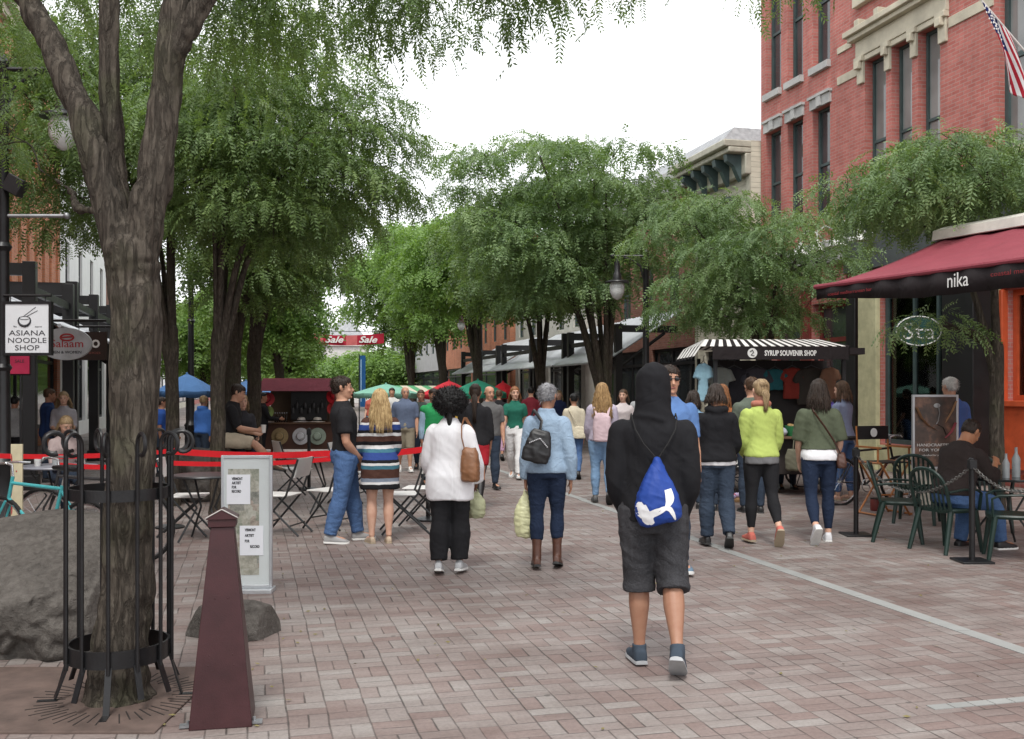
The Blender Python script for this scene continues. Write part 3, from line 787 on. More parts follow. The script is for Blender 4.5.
# 6-8 three walking at the right -------------------------------------------
o6, f6 = person('person with dark bobbed hair in black hooded sweatshirt and dark jeans', 716, 10.5, 2, 1.64, 'f', SK2,
    tops=[dict(k='top', m=WHT, hem=.49, off=.026, sleeve=.2, n='undershirt'), dict(k='top', m=BLK, hem=.515, off=.042, soff=.022, cuff=.012, hood='down', n='hoodie', wr=.010)],
    bottoms=[dict(k='legs', m=JEAND, off=.016, off1=.034, n='jeans', wr=.010)], shoe=SNK(leather('black_shoe', (.014, .014, .015)), SOLD),
    hair=dict(k='long', m=H_DKBR, len=.13, n=170, amax=130), legs=((2, 3), (-5, 26)), feet=(0, 34), arms=((8, 12, 62, 20), (6, 12, 62, 20)), lean=2, bulk=1.08, spread=1.2)
NEON = cloth('lime_cotton', (.40, .49, .13), .08)
o7, f7 = person('woman with blonde ponytail in lime green top and black leggings', 761, 10.7, -2, 1.70, 'f', SK3,
    tops=[dict(k='top', m=GREYT, hem=.475, off=.018, sleeve=.2, flare=.01, n='undershirt'), dict(k='top', m=NEON, hem=.515, off=.026, soff=.016, n='sweatshirt', wr=.010), dict(k='scarf', m=cloth('salmon_scarf', (.42, .17, .12)), n='scarf')],
    bottoms=[dict(k='legs', m=BLK2, off=.005, t=1.85, n='leggings', wr=.004)], shoe=SNK(cloth('salmon_canvas', (.50, .14, .11)), SOLT),
    hair=dict(k='pony', m=H_BLO2, len=.24, n=180, tz=.012), legs=((3, 3), (-8, 30)), feet=(0, 52), arms=((6, 10, 46, 18), (8, 9, 48, 14)), lean=2, spread=1.6)
OLV = cloth('olive_cotton', (.085, .10, .065))
o8, f8 = person('woman with long dark hair in olive short sleeved top and navy leggings', 819, 10.85, 5, 1.72, 'f', SK3,
    tops=[dict(k='top', m=WHT, hem=.50, off=.024, sleeve=.2, n='undershirt'), dict(k='top', m=OLV, hem=.565, off=.034, sleeve=.92, soff=.022, cuff=.020, n='top', wr=.009)],
    bottoms=[dict(k='legs', m=JEANN, off=.006, t=1.88, n='leggings', wr=.005)], shoe=SNK(cloth('white_canvas', (.60, .60, .62))),
    hair=dict(k='long', m=H_DKBR, len=.27, n=220, spread=.1, amax=120), legs=((-9, 34), (4, 3)), feet=(50, 0), arms=((10, 10, 20, 6), (4, 14, 28, 8)), lean=2, spread=1.6, head=(6, 0))
shoulder_bag('small brown crossbody bag on the hip of the woman in olive top', o8, (.215, -.10, .885), (.10, .10, .17), BRL,
    [V((.195, -.12, .96)), V((.12, -.165, 1.10)), V((.02, -.18, 1.25)), V((-.08, -.14, 1.40)), V((-.10, -.03, 1.47)), V((-.08, .09, 1.40))], 'crossbody_bag', 8)

# 9 man with sunglasses, coming towards the camera behind the hooded man ----
o9, f9 = person('man in sunglasses and blue shirt half hidden behind the hooded man', 669, 9.0, 176, 1.80, 'm', SK1,
    tops=[dict(k='top', m=cloth('mid_blue_cotton', (.10, .19, .40)), hem=.50, off=.02, sleeve=.8, n='shirt')],
    bottoms=[dict(k='legs', m=JEAND, off=.018, n='jeans')], shoe=SNK(pm('blue_mesh', (.10, .16, .22), .6)), hair=dict(k='short', m=H_DKBR, amp=.012), face=True,
    legs=((8, 6), (-6, 16)), feet=(0, 20), arms=((8, 7, 20, 0), (-6, 7, 20, 0)), head=(-6, 0))
sg_ = thing('sunglasses', 'dark sunglasses worn by the man in blue shirt', 'sunglasses', o9.location, o9.rotation_euler.z)
m = MB()
for s_ in (-1, 1): m.ell(f9.hd((s_ * .019, .060, .006)), (.024, .006, .017))
m.build('lens', pm('dark_lens', (.01, .01, .012), .08, bump=0), sg_)
m = MB(); m.tube([f9.hd((s_, y, z)) for s_, y, z in ((-.048, -.01, .012), (-.044, .04, .010), (-.032, .058, .010), (0, .064, .009), (.032, .058, .010), (.044, .04, .010), (.048, -.01, .012))], .0035, 6)
m.build('frame', pm('black_frame', (.01, .01, .01), .3), sg_)

# 10 seated man on the patio ------------------------------------------------
BRN = cloth('dark_brown_cotton', (.032, .024, .022))
PAT = at(951, 10.25)
o10, f10 = person('seated man in dark brown shirt and jeans with hands clasped at the cafe table', 951, 10.25, 66, 1.76, 'm', '#a87858',
    tops=[dict(k='top', m=BRN, hem=.535, off=.030, sleeve=1.55, soff=.020, cuff=.014, n='shirt', wr=.008)],
    bottoms=[dict(k='legs', m=JEAN, off=.018, off1=.034, n='jeans', wr=.008, lo=.485, waist=.56)], shoe=SNK(leather('black_shoe2', (.016, .016, .017))),
    hair=dict(k='buzz', m=H_DKBR), face=True, loc=PAT, seat=.44, legs=((80, 92, 9), (84, 72, 9)), feet=(0, 0), arms=((52, 4, 98, 24), (54, 4, 96, 24)), lean=20, head=(-4, 22), bulk=1.14, grip=(True, True))

# 11-16 and the rest of the middle distance ---------------------------------
person('white haired man in royal blue shirt looking into the shop window', 951, 13.4, -12, 1.78, 'm', SK1,
    tops=[dict(k='top', m=cloth('blue_cotton2', (.05, .09, .24)), hem=.49, off=.03, sleeve=.8, soff=.02, n='shirt')], bottoms=[dict(k='legs', m=JEAND, off=.018, n='trousers')],
    shoe=SNK(BLKL, SOLD), hair=dict(k='short', m=H_WHT), legs=((2, 2), (-2, 2)), feet=(0, 0), bulk=1.12)
person('woman with brown hair in grey blue sweatshirt and jeans by the souvenir cart', 843, 14.9, -40, 1.74, 'f', SK3,
    tops=[dict(k='top', m=cloth('grey_blue_cotton', (.20, .23, .33)), hem=.50, off=.026, soff=.018, n='sweatshirt')], bottoms=[dict(k='legs', m=JEAN, off=.012, t=1.88, n='jeans')],
    shoe=dict(m=pm('tan_sandal', (.35, .20, .14), .6), sole=SOLT, n='sandal', shaft=0, t=.7), hair=dict(k='long', m=H_BR, len=.24, n=110), legs=((3, 2), (-3, 3)), feet=(0, 0), arms=((20, 6, 60, 10), (14, 6, 50, 10)))
LAV = cloth('lavender_cotton', (.42, .38, .46))
o13, f13 = person('woman with long curly blonde hair in lavender jacket and light jeans', 602, 14.5, 4, 1.68, 'f', SK3,
    tops=[dict(k='top', m=LAV, hem=.51, off=.028, soff=.020, n='jacket')], bottoms=[dict(k='legs', m=JEANL, off=.014, n='jeans')],
    shoe=SNK(pm('grey_shoe', (.1, .1, .1), .6), SOLD), hair=dict(k='long', m=hairmat('honey_hair', (.42, .27, .12), (.16, .09, .035)), len=.46, n=190, curl=.018, freq=14, spread=.45, rad=.008, amax=125), legs=((4, 4), (-8, 26)), feet=(0, 40), arms=((14, 9, 30, 4), (6, 9, 30, 4)))
t = thing('backpack', 'pale pink backpack on the woman with curly blonde hair', 'backpack', o13.location, o13.rotation_euler.z)
m = MB(); m.loft([[V((.13 * a * math.copysign(abs(math.cos(q)) ** .6, math.cos(q)), -.20 + .075 * a * math.sin(q), z)) for q in [6.2832 * k / 20 for k in range(20)]] for z, a in ((.90, .7), (.92, .95), (1.1, 1.05), (1.25, .9), (1.31, .5))])
me = remesh(m, .012, 2); wrinkle(me, 3, .008, 9); fin(me, 'pack', cloth('pale_pink_nylon', (.55, .42, .45)), t)
m = MB()
for s_ in (-1, 1): m.tube([V((s_ * .08, -.16, 1.28)), V((s_ * .10, -.10, 1.39)), V((s_ * .11, 0, 1.40)), V((s_ * .11, .10, 1.30)), V((s_ * .14, .02, 1.0))], .018, 6, flat=.4)
m.build('strap', cloth('pale_pink_nylon', (.55, .42, .45)), t)
o14, f14 = person('small dark haired woman in cream top walking beyond the curly blonde', 574, 18.5, 6, 1.53, 'f', SK2,
    tops=[dict(k='top', m=cloth('cream_cotton', (.52, .47, .36)), hem=.5, off=.03, soff=.02, n='top')], bottoms=[dict(k='legs', m=JEAN, off=.016, n='jeans')], shoe=SNK(BLKL, SOLD),
    hair=dict(k='short', m=H_BLK), legs=((4, 4), (-8, 22)), feet=(0, 30))
shoulder_bag('cream crossbody bag on the small woman in cream top', o14, (.10, -.18, .86), (.24, .09, .22), cloth('cream_canvas', (.55, .5, .38)),
    [V((.09, -.17, .96)), V((.0, -.17, 1.12)), V((-.09, -.10, 1.27)), V((-.09, 0, 1.30)), V((-.05, .1, 1.2))], 'crossbody_bag', 9)
person('red haired woman in teal green t-shirt and white trousers walking towards the camera', 515, 18.5, 188, 1.67, 'f', SK3,
    tops=[dict(k='top', m=cloth('teal_green', (.02, .13, .09)), hem=.53, off=.014, sleeve=.6, soff=.012, n='shirt')], bottoms=[dict(k='legs', m=cloth('white_twill', (.72, .72, .72), .05), off=.014, off1=.035, n='trousers')],
    shoe=SNK(pm('white_shoe', (.6, .6, .6), .6)), hair=dict(k='long', m=H_RED, len=.22, n=80, amax=95), face=True, legs=((14, 4), (-14, 18)), feet=(-6, 28), arms=((-14, 9, 14, 0), (16, 9, 22, 0)), head=(-12, 0))
person('person in black top and lilac trousers walking away past the umbrellas', 499, 23.3, 4, 1.60, 'f', SK2,
    tops=[dict(k='top', m=BLK2, hem=.52, off=.02, sleeve=.6, n='shirt')], bottoms=[dict(k='legs', m=cloth('lilac_cotton', (.42, .26, .36)), off=.014, t=1.8, n='trousers')], shoe=SNK(BLKL, SOLD),
    hair=dict(k='short', m=H_BR), legs=((3, 3), (-8, 20)), feet=(0, 28))
person('person with a long dark ponytail in black top and red shorts', 475, 13.7, 6, 1.67, 'f', SK2,
    tops=[dict(k='top', m=BLK2, hem=.50, off=.026, sleeve=1.4, soff=.016, n='shirt')], bottoms=[dict(k='legs', m=cloth('red_cotton', (.36, .02, .03)), t=.72, off=.022, off1=.03, n='shorts')],
    shoe=dict(m=BLKL, sole=SOLD, n='boot', shaft=.30, sr=.05), hair=dict(k='pony', m=H_DKBR, len=.42, n=150, tz=.0), legs=((2, 2), (-8, 20)), feet=(0, 26), arms=((10, 8, 40, 14), (0, 10, 18, 4)), bulk=1.12)
person('grey haired man in slate blue button shirt strolling towards the camera', 405, 20.0, 170, 1.66, 'm', SK1,
    tops=[dict(k='top', m=cloth('slate_blue', (.11, .14, .21)), hem=.50, off=.03, sleeve=.9, soff=.02, n='shirt', collar=True)], bottoms=[dict(k='legs', m=cloth('khaki_twill', (.26, .23, .17)), t=1.05, off=.026, off1=.04, n='shorts')],
    shoe=SNK(SOLW), hair=dict(k='balding', m=H_GREY), face=True, legs=((8, 4), (-8, 16)), feet=(0, 20), bulk=1.2)
person('man in dark green grey shirt walking beside the man in slate blue', 421, 20.6, 176, 1.60, 'm', SK2,
    tops=[dict(k='top', m=cloth('dark_grey_green', (.045, .055, .05)), hem=.50, off=.026, sleeve=.8, n='shirt')], bottoms=[dict(k='legs', m=JEAND, off=.02, n='jeans')],
    shoe=SNK(BLKL, SOLD), hair=dict(k='buzz', m=H_BR), face=True, legs=((8, 4), (-8, 16)), feet=(0, 20), bulk=1.1)
person('person in bright green vest over pale blue shirt behind the afro haired woman', 433, 17.0, 150, 1.62, 'm', SK2,
    tops=[dict(k='top', m=cloth('pale_blue_cotton', (.34, .47, .60)), hem=.5, off=.02, sleeve=1.9, n='shirt'), dict(k='top', m=cloth('bright_green', (.03, .30, .10)), hem=.48, off=.032, sleeve=0, soff=.03, n='vest')], bottoms=[dict(k='legs', m=JEAND, off=.02, n='jeans')],
    shoe=SNK(BLKL, SOLD), hair=dict(k='short', m=H_DKBR), face=True, legs=((6, 4), (-6, 14)), feet=(0, 16))
person('bald man in grey shirt behind the long dark ponytail', 489, 16.5, 165, 1.66, 'm', SK1,
    tops=[dict(k='top', m=cloth('grey_shirt', (.12, .12, .12)), hem=.5, off=.024, sleeve=.8, n='shirt')], bottoms=[dict(k='legs', m=JEAND, off=.02, n='jeans')],
    shoe=SNK(BLKL, SOLD), hair=dict(k='balding', m=H_BR), face=True, legs=((6, 4), (-6, 14)), feet=(0, 16), bulk=1.1)
person('dark haired woman in pale blouse facing the camera beside the curly blonde', 623, 19.0, 182, 1.60, 'f', SK3,
    tops=[dict(k='top', m=cloth('pale_blouse', (.58, .52, .52)), hem=.5, off=.02, sleeve=1.2, n='blouse')], bottoms=[dict(k='legs', m=JEAN, off=.014, n='jeans')],
    shoe=SNK(BLKL, SOLD), hair=dict(k='long', m=H_BR, len=.18, n=70, amax=95), face=True, legs=((6, 4), (-6, 14)), feet=(0, 16))
# round the souvenir cart
person('ginger haired woman in pale blue top at the souvenir cart', 693, 13.9, 20, 1.60, 'f', SK3,
    tops=[dict(k='top', m=cloth('sky_blue', (.22, .40, .60)), hem=.5, off=.024, n='top')], bottoms=[dict(k='legs', m=JEAND, off=.014, n='jeans')], shoe=SNK(BLKL, SOLD),
    hair=dict(k='long', m=H_DKBR, len=.2, n=70), legs=((2, 2), (-2, 2)), feet=(0, 0)) [0]['label'] = 'dark haired woman in sky blue top at the souvenir cart'
person('woman with long ginger hair in orange top beside the black hooded sweatshirt', 722, 13.6, 14, 1.68, 'f', SK3,
    tops=[dict(k='top', m=cloth('rust_orange', (.36, .13, .05)), hem=.5, off=.024, n='top')], bottoms=[dict(k='legs', m=JEAND, off=.014, n='jeans')], shoe=SNK(BLKL, SOLD),
    hair=dict(k='long', m=H_RED, len=.3, n=120), legs=((2, 2), (-2, 2)), feet=(0, 0))
person('man with brown hair in moss green shirt in front of the souvenir cart', 752, 13.4, 0, 1.78, 'm', SK1,
    tops=[dict(k='top', m=cloth('moss_grey', (.10, .12, .095)), hem=.5, off=.03, n='shirt')], bottoms=[dict(k='legs', m=JEAND, off=.018, n='jeans')], shoe=SNK(BLKL, SOLD),
    hair=dict(k='short', m=H_BR, amp=.01), legs=((2, 2), (-2, 2)), feet=(0, 0), bulk=1.1)
person('stall keeper in red shirt inside the souvenir cart', 787, 16.6, 180, 1.62, 'm', SK2,
    tops=[dict(k='top', m=cloth('tomato_red', (.42, .05, .03)), hem=.5, off=.024, sleeve=.8, n='shirt')], bottoms=[dict(k='legs', m=JEAND, off=.018, n='jeans')], shoe=SNK(BLKL, SOLD),
    hair=dict(k='short', m=H_BLK), face=True, legs=((2, 2), (-2, 2)), feet=(0, 0))
person('person in violet jacket at the far end of the souvenir cart', 829, 17.4, -60, 1.66, 'f', SK2,
    tops=[dict(k='top', m=cloth('violet', (.09, .07, .28)), hem=.5, off=.024, n='jacket')], bottoms=[dict(k='legs', m=BLK2, off=.014, n='trousers')], shoe=SNK(BLKL, SOLD),
    hair=dict(k='long', m=H_BR, len=.2, n=60), legs=((2, 2), (-2, 2)), feet=(0, 0))
# at the bench on the left
BEN = at(224, 15.6); BENT = .80
oS, fS = person('man in black t-shirt and beige shorts sitting on the stone block with a cup', 226, 15.0, 78, 1.74, 'm', SK1, loc=at(226, 15.0),
    tops=[dict(k='top', m=BLK2, hem=.5, off=.022, sleeve=.95, soff=.018, n='shirt')], bottoms=[dict(k='legs', m=cloth('beige_twill', (.46, .40, .30)), t=.95, off=.024, off1=.034, n='shorts')], shoe=SNK(pm('brown_shoe', (.12, .08, .05), .6), SOLD),
    hair=dict(k='short', m=H_DKBR), face=True, seat=.80, legs=((78, 30, 6), (84, 44, 6)), feet=(20, 10), arms=((20, 8, 70, 10), (36, 8, 62, 10)), lean=14, head=(4, 4), grip=(False, True))
person('blonde woman in dark top sitting beyond the man in beige shorts', 241, 15.5, 150, 1.62, 'f', SK3, loc=at(241, 15.5),
    tops=[dict(k='top', m=cloth('charcoal', (.03, .03, .035)), hem=.5, off=.022, n='top')], bottoms=[dict(k='legs', m=JEAND, off=.014, n='jeans')], shoe=SNK(BLKL, SOLD),
    hair=dict(k='long', m=H_BLO2, len=.2, n=70, amax=100), face=True, seat=.70, legs=((80, 80), (80, 80)), feet=(0, 0), arms=((20, 8, 60, 10), (20, 8, 60, 10)), lean=6)
person('stall keeper dressed in black standing at the burgundy hat cart', 262, 22.5, 60, 1.56, 'm', SK2,
    tops=[dict(k='top', m=BLK2, hem=.48, off=.03, n='jacket')], bottoms=[dict(k='legs', m=BLK2, off=.022, n='trousers')], shoe=SNK(BLKL, SOLD),
    hair=dict(k='short', m=H_BLK), legs=((2, 2), (-2, 2)), feet=(0, 0), arms=((20, 8, 70, 10), (30, 8, 60, 10)))
person('person in cobalt blue shirt under the blue umbrella', 161, 19.0, 70, 1.48, 'm', SK2,
    tops=[dict(k='top', m=cloth('cobalt', (.03, .09, .34)), hem=.5, off=.026, sleeve=.8, n='shirt')], bottoms=[dict(k='legs', m=JEAND, off=.02, n='jeans')], shoe=SNK(BLKL, SOLD),
    hair=dict(k='short', m=H_DKBR), legs=((2, 2), (-2, 2)), feet=(0, 0))
person('person in yellow safety vest near the blue umbrella', 172, 21.5, 100, 1.36, 'f', SK2,
    tops=[dict(k='top', m=cloth('safety_yellow', (.52, .60, .06)), hem=.5, off=.026, sleeve=.6, n='vest')], bottoms=[dict(k='legs', m=JEAND, off=.02, n='jeans')], shoe=SNK(BLKL, SOLD),
    hair=dict(k='short', m=H_BR), legs=((2, 2), (-2, 2)), feet=(0, 0))
person('person in light blue hooded top seated between the tree trunks', 203, 20.0, 20, 1.50, 'f', SK2,
    tops=[dict(k='top', m=cloth('bright_blue', (.06, .17, .50)), hem=.5, off=.03, hood='down', n='sweatshirt')], bottoms=[dict(k='legs', m=JEAND, off=.02, n='jeans')], shoe=SNK(BLKL, SOLD),
    hair=dict(k='short', m=H_BLO2), legs=((2, 2), (-2, 2)), feet=(0, 0))[0]['label'] = 'person in light blue hooded top standing between the tree trunks'
# under the left hand canopy
person('woman with curly blonde hair in grey top and dark cardigan below the oval sign', 64, 17.6, 165, 1.58, 'f', SK3,
    tops=[dict(k='top', m=cloth('grey_lilac', (.30, .29, .31)), hem=.5, off=.02, sleeve=1.2, n='top'), dict(k='top', m=BLK2, hem=.55, neck=.80, off=.028, sleeve=.9, n='cardigan')][:1], bottoms=[dict(k='legs', m=JEAND, off=.014, n='jeans')], shoe=SNK(BLKL, SOLD),
    hair=dict(k='long', m=H_BLO2, len=.24, n=90, curl=.014, freq=13, spread=.5, amax=100), face=True, legs=((2, 2), (-2, 2)), feet=(0, 0), arms=((18, 8, 70, 16), (18, 8, 70, 16)))[0]['label'] = 'woman with curly blonde hair in grey top below the oval shop sign'
person('man in navy blue jacket turned towards the curly blonde woman', 48, 17.8, 60, 1.64, 'm', SK2,
    tops=[dict(k='top', m=cloth('navy_blue', (.02, .045, .13)), hem=.48, off=.03, n='jacket')], bottoms=[dict(k='legs', m=JEAND, off=.02, n='jeans')], shoe=SNK(BLKL, SOLD),
    hair=dict(k='short', m=H_BR), legs=((2, 2), (-2, 2)), feet=(0, 0))
person('person in grey striped shirt beside the left lamp post', 14, 18.5, 10, 1.50, 'm', SK2,
    tops=[dict(k='top', m=cloth('pale_grey_shirt', (.34, .35, .35), .3), hem=.5, off=.03, n='shirt')], bottoms=[dict(k='legs', m=BLK2, off=.02, n='trousers')], shoe=SNK(BLKL, SOLD),
    hair=dict(k='short', m=H_BLK), legs=((2, 2), (-2, 2)), feet=(0, 0))
person('seated woman with light hair at the grey cafe table', 61, 13.2, 140, 1.60, 'f', SK3, loc=at(63, 13.2),
    tops=[dict(k='top', m=cloth('pale_pink', (.42, .34, .33)), hem=.5, off=.022, n='top')], bottoms=[dict(k='legs', m=JEAND, off=.014, n='jeans')], shoe=SNK(BLKL, SOLD),
    hair=dict(k='long', m=H_BLO2, len=.2, n=70, amax=100), face=True, seat=.44, legs=((80, 80), (80, 80)), feet=(0, 0), arms=((30, 8, 60, 14), (30, 8, 60, 14)), lean=10, head=(0, 14))

m = MB(); m.lathe([(.028, -.06), (.040, .06), (.036, .06), (.026, -.05)], 16); cup = m.build('paper_cup', pm('paper_cup_white', (.66, .64, .6), .6), smooth=40)
tag(cup, 'white paper cup held by the man in beige shorts on the stone block', 'cup', None, handpt(oS, fS, 1) + V((0, 0, .03)))
for lab, px, d, hd, H, sx, top, bot, hk, hm in (
    ('man in white t-shirt far off beside the pale green umbrella', 392, 27, 175, 1.66, 'm', (.62, .62, .60), JEAND, 'short', H_DKBR),
    ('woman in mustard top far off between the red and teal umbrellas', 458, 25.5, 10, 1.60, 'f', (.40, .26, .05), BLK2, 'long', H_BR),
    ('man in maroon shirt walking away beyond the teal green t-shirt', 531, 25, 0, 1.68, 'm', (.16, .02, .03), JEAND, 'short', H_BLK),
    ('woman in navy top far off under the grey canopies', 559, 27, 185, 1.58, 'f', (.02, .03, .08), BLK2, 'long', H_BLO2),
    ('man in pale grey shirt right beside the tall broad honey locust', 641, 22, 178, 1.66, 'm', (.36, .37, .38), JEAN, 'balding', H_GREY),
    ('woman in black top passing the black street lamp on the right', 657, 23.5, 20, 1.62, 'f', (.02, .02, .022), JEAN, 'long', H_DKBR),
    ('woman in coral top far down the street left of the blue shirt', 372, 31, 190, 1.58, 'f', (.48, .12, .09), JEANL, 'short', H_BR)):
    person(lab, px, d, hd, H, sx, SK1 if sx == 'm' else SK3, tops=[dict(k='top', m=cloth('walker_%d' % px, top), hem=.5, off=.022, sleeve=.8, n='shirt')], bottoms=[dict(k='legs', m=bot, off=.018, n='trousers')],
        shoe=SNK(BLKL, SOLD), hair=dict(k=hk, m=hm, len=.2, n=60), legs=((9, 5), (-9, 20)), feet=(0, 24), arms=((-9, 7, 16, 0), (9, 7, 20, 0)))
# ================================================================= ground
def paver():
    """basket weave of half-size brick pavers, pairs turned by turns"""
    t = NT('brick_pavers'); o = t.tc.outputs['Object']; M = t.math
    wob = t.n('ShaderNodeTexNoise'); wob.inputs['Scale'].default_value = 1.7; wob.inputs['Detail'].default_value = 4; t.l(o, wob.inputs['Vector'])
    wv = t.n('ShaderNodeMix', data_type='VECTOR'); wv.inputs[0].default_value = .032; t.l(o, wv.inputs[4]); t.l(wob.outputs['Color'], wv.inputs[5])
    sp = t.n('ShaderNodeSeparateXYZ'); t.l(wv.outputs[1], sp.inputs[0])
    S_ = .192
    u, v = M('DIVIDE', sp.outputs['X'], S_), M('DIVIDE', sp.outputs['Y'], S_)
    iu, iv, fu, fv = M('FLOOR', u), M('FLOOR', v), M('FRACT', u), M('FRACT', v)
    par = M('FLOORED_MODULO', M('ADD', iu, iv), 2.0); npar = M('SUBTRACT', 1.0, par)
    eu, ev = M('MINIMUM', fu, M('SUBTRACT', 1.0, fu)), M('MINIMUM', fv, M('SUBTRACT', 1.0, fv))
    mu, mv = M('ADD', M('ABSOLUTE', M('SUBTRACT', fu, .5)), par), M('ADD', M('ABSOLUTE', M('SUBTRACT', fv, .5)), npar)
    jn = t.noise(o, 3.1, 4, .7); jw = M('MULTIPLY', jn, 2.0)
    vj = M('DIVIDE', M('MINIMUM', eu, mu), M('MULTIPLY', jw, .026)); hj = M('DIVIDE', M('MINIMUM', ev, mv), M('MULTIPLY', jw, .020))
    jd = M('MINIMUM', vj, hj); joint = t.ramp(jd, [(.35, (1, 1, 1)), (1.0, (0, 0, 0))])
    half = M('ADD', M('MULTIPLY', M('GREATER_THAN', fu, .5), npar), M('MULTIPLY', M('GREATER_THAN', fv, .5), par))
    cb = t.n('ShaderNodeCombineXYZ'); t.l(iu, cb.inputs[0]); t.l(iv, cb.inputs[1]); t.l(half, cb.inputs[2])
    wn = t.n('ShaderNodeTexWhiteNoise', noise_dimensions='3D'); t.l(cb.outputs[0], wn.inputs['Vector'])
    c = t.ramp(wn.outputs['Value'], [(0, (.196, .152, .140)), (.35, (.214, .180, .168)), (.7, (.230, .205, .193)), (1, (.250, .234, .222))])
    band = t.noise(t.mapping(o, (.35, 3.2, 1)), 1.0, 4, .65)
    c = t.mix(1.0, c, t.ramp(band, [(.36, (.86, .80, .79)), (.5, (1, .97, .96)), (.66, (1.22, 1.25, 1.25))]), 'MULTIPLY')
    patch = t.noise(o, .5, 6, .68)
    c = t.mix(1.0, c, t.ramp(patch, [(.3, (.66, .61, .59)), (.5, (.98, .96, .95)), (.72, (1.14, 1.13, 1.12))]), 'MULTIPLY')
    spot = t.noise(o, 42, 4, .75)
    c = t.mix(1.0, c, t.ramp(spot, [(.3, (.80, .80, .80)), (.6, (1.07, 1.07, 1.07))]), 'MULTIPLY')
    gum = t.noise(o, 7.3, 1, .5)
    c = t.mix(t.ramp(gum, [(.755, (0, 0, 0)), (.78, (.55, .55, .55))]), c, (.06, .055, .05))
    c = t.mix(t.mix(1.0, joint, t.ramp(jn, [(.36, (.22, .22, .22)), (.62, (.88, .88, .88))]), 'MULTIPLY'), c, (.045, .039, .035))
    h = M('ADD', M('MULTIPLY', M('SUBTRACT', 1.0, joint), 1.0), M('ADD', M('MULTIPLY', wn.outputs['Value'], .35), M('ADD', M('MULTIPLY', patch, .8), M('MULTIPLY', spot, .25))))
    t.bsdf(c, t.ramp(patch, [(.3, (.74, .74, .74)), (.7, (.50, .50, .50))]), 0, h, .6, .008, .35)
    return t.m
m = MB(); m.quad((-220, -60, 0), (220, -60, 0), (220, 420, 0), (-220, 420, 0)); g = m.build('ground', paver(), smooth=0); g['kind'] = 'structure'
STRIPM = pm('pale_concrete', (.265, .27, .26), .7, .12, 3, bscale=90)
m = MB(); rr = random.Random(4); y = 1.0
while y < 70:
    L = 1.2; x = 4.70 + max(0, y - 8) * .02 * (1 if y < 24 else 0) + (.32 if y >= 24 else 0)
    m.bb(x - .06, x + .06, y + .003, y + L - .003, -.02, .004); y += L
s_ = m.build('paving_strip', STRIPM, smooth=0); s_['kind'] = 'structure'
m = MB()
a = gp(930, 708); b_ = gp(1030, 699)
for k in range(5):
    p = a.lerp(b_, (k + .5) / 5); m.box((p.x, p.y, -.006), ((b_ - a).length / 5 - .006, .07, .020), math.atan2(b_.y - a.y, b_.x - a.x))
s_ = m.build('pale_paving_inset', STRIPM, smooth=0); s_['kind'] = 'structure'

# ================================================================= facades
def brickmat(name, c1, c2, mortar, bw=.21, rh=.072, ms=.009):
    t = NT(name); sp = t.n('ShaderNodeSeparateXYZ'); t.l(t.tc.outputs['Object'], sp.inputs[0])
    cb = t.n('ShaderNodeCombineXYZ'); t.l(t.math('ADD', sp.outputs['X'], sp.outputs['Y']), cb.inputs[0]); t.l(sp.outputs['Z'], cb.inputs[1])
    b = t.n('ShaderNodeTexBrick'); b.inputs['Scale'].default_value = 1; b.inputs['Brick Width'].default_value = bw; b.inputs['Row Height'].default_value = rh
    b.inputs['Mortar Size'].default_value = ms; b.inputs['Mortar Smooth'].default_value = .3
    b.inputs['Color1'].default_value = (*c1, 1); b.inputs['Color2'].default_value = (*c2, 1); b.inputs['Mortar'].default_value = (*mortar, 1)
    t.l(cb.outputs[0], b.inputs['Vector'])
    n = t.noise(t.tc.outputs['Object'], .9, 6, .65); n2 = t.noise(t.mapping(t.tc.outputs['Object'], (3, 3, .35)), 1.6, 4, .6)
    c = t.mix(1.0, b.outputs['Color'], t.ramp(n, [(.3, (.78, .78, .78)), (.7, (1.14, 1.12, 1.12))]), 'MULTIPLY')
    c = t.mix(1.0, c, t.ramp(n2, [(.3, (.86, .85, .85)), (.65, (1.05, 1.05, 1.05))]), 'MULTIPLY')
    t.bsdf(c, .85, 0, t.math('SUBTRACT', 1.0, b.outputs['Fac']), .5, .006, .25); return t.m
REDB = brickmat('red_brick', (.40, .125, .105), (.48, .175, .148), (.40, .24, .21))
BRNB = brickmat('brown_brick', (.20, .085, .06), (.27, .12, .085), (.22, .15, .12))
ORGB = brickmat('orange_brick', (.44, .16, .085), (.54, .22, .12), (.40, .25, .18))
def clapmat(name, col, pitch=.13):
    t = NT(name); sp = t.n('ShaderNodeSeparateXYZ'); t.l(t.tc.outputs['Object'], sp.inputs[0])
    fr = t.math('FRACT', t.math('DIVIDE', sp.outputs['Z'], pitch))
    n = t.noise(t.mapping(t.tc.outputs['Object'], (1, 1, 4)), 2.5, 4)
    c = t.mix(1.0, col, t.ramp(n, [(.3, (.85, .85, .85)), (.7, (1.05, 1.05, 1.05))]), 'MULTIPLY')
    c = t.mix(t.ramp(fr, [(0, (1, 1, 1)), (.10, (0, 0, 0))]), c, tuple(x * .45 for x in col))
    t.bsdf(c, .65, 0, t.math('SUBTRACT', 1.0, fr), .8, .03, .3); return t.m
CLAP = clapmat('cream_clapboard', (.50, .47, .38)); CLAPW = clapmat('white_clapboard', (.72, .72, .70))
STONE = pm('pale_sandstone', (.50, .46, .36), .85, .2, 2.5, bscale=30, bump=.5, bdist=.01); GREYST = pm('grey_limestone', (.40, .40, .39), .85, .2, 3, bscale=30, bump=.5)
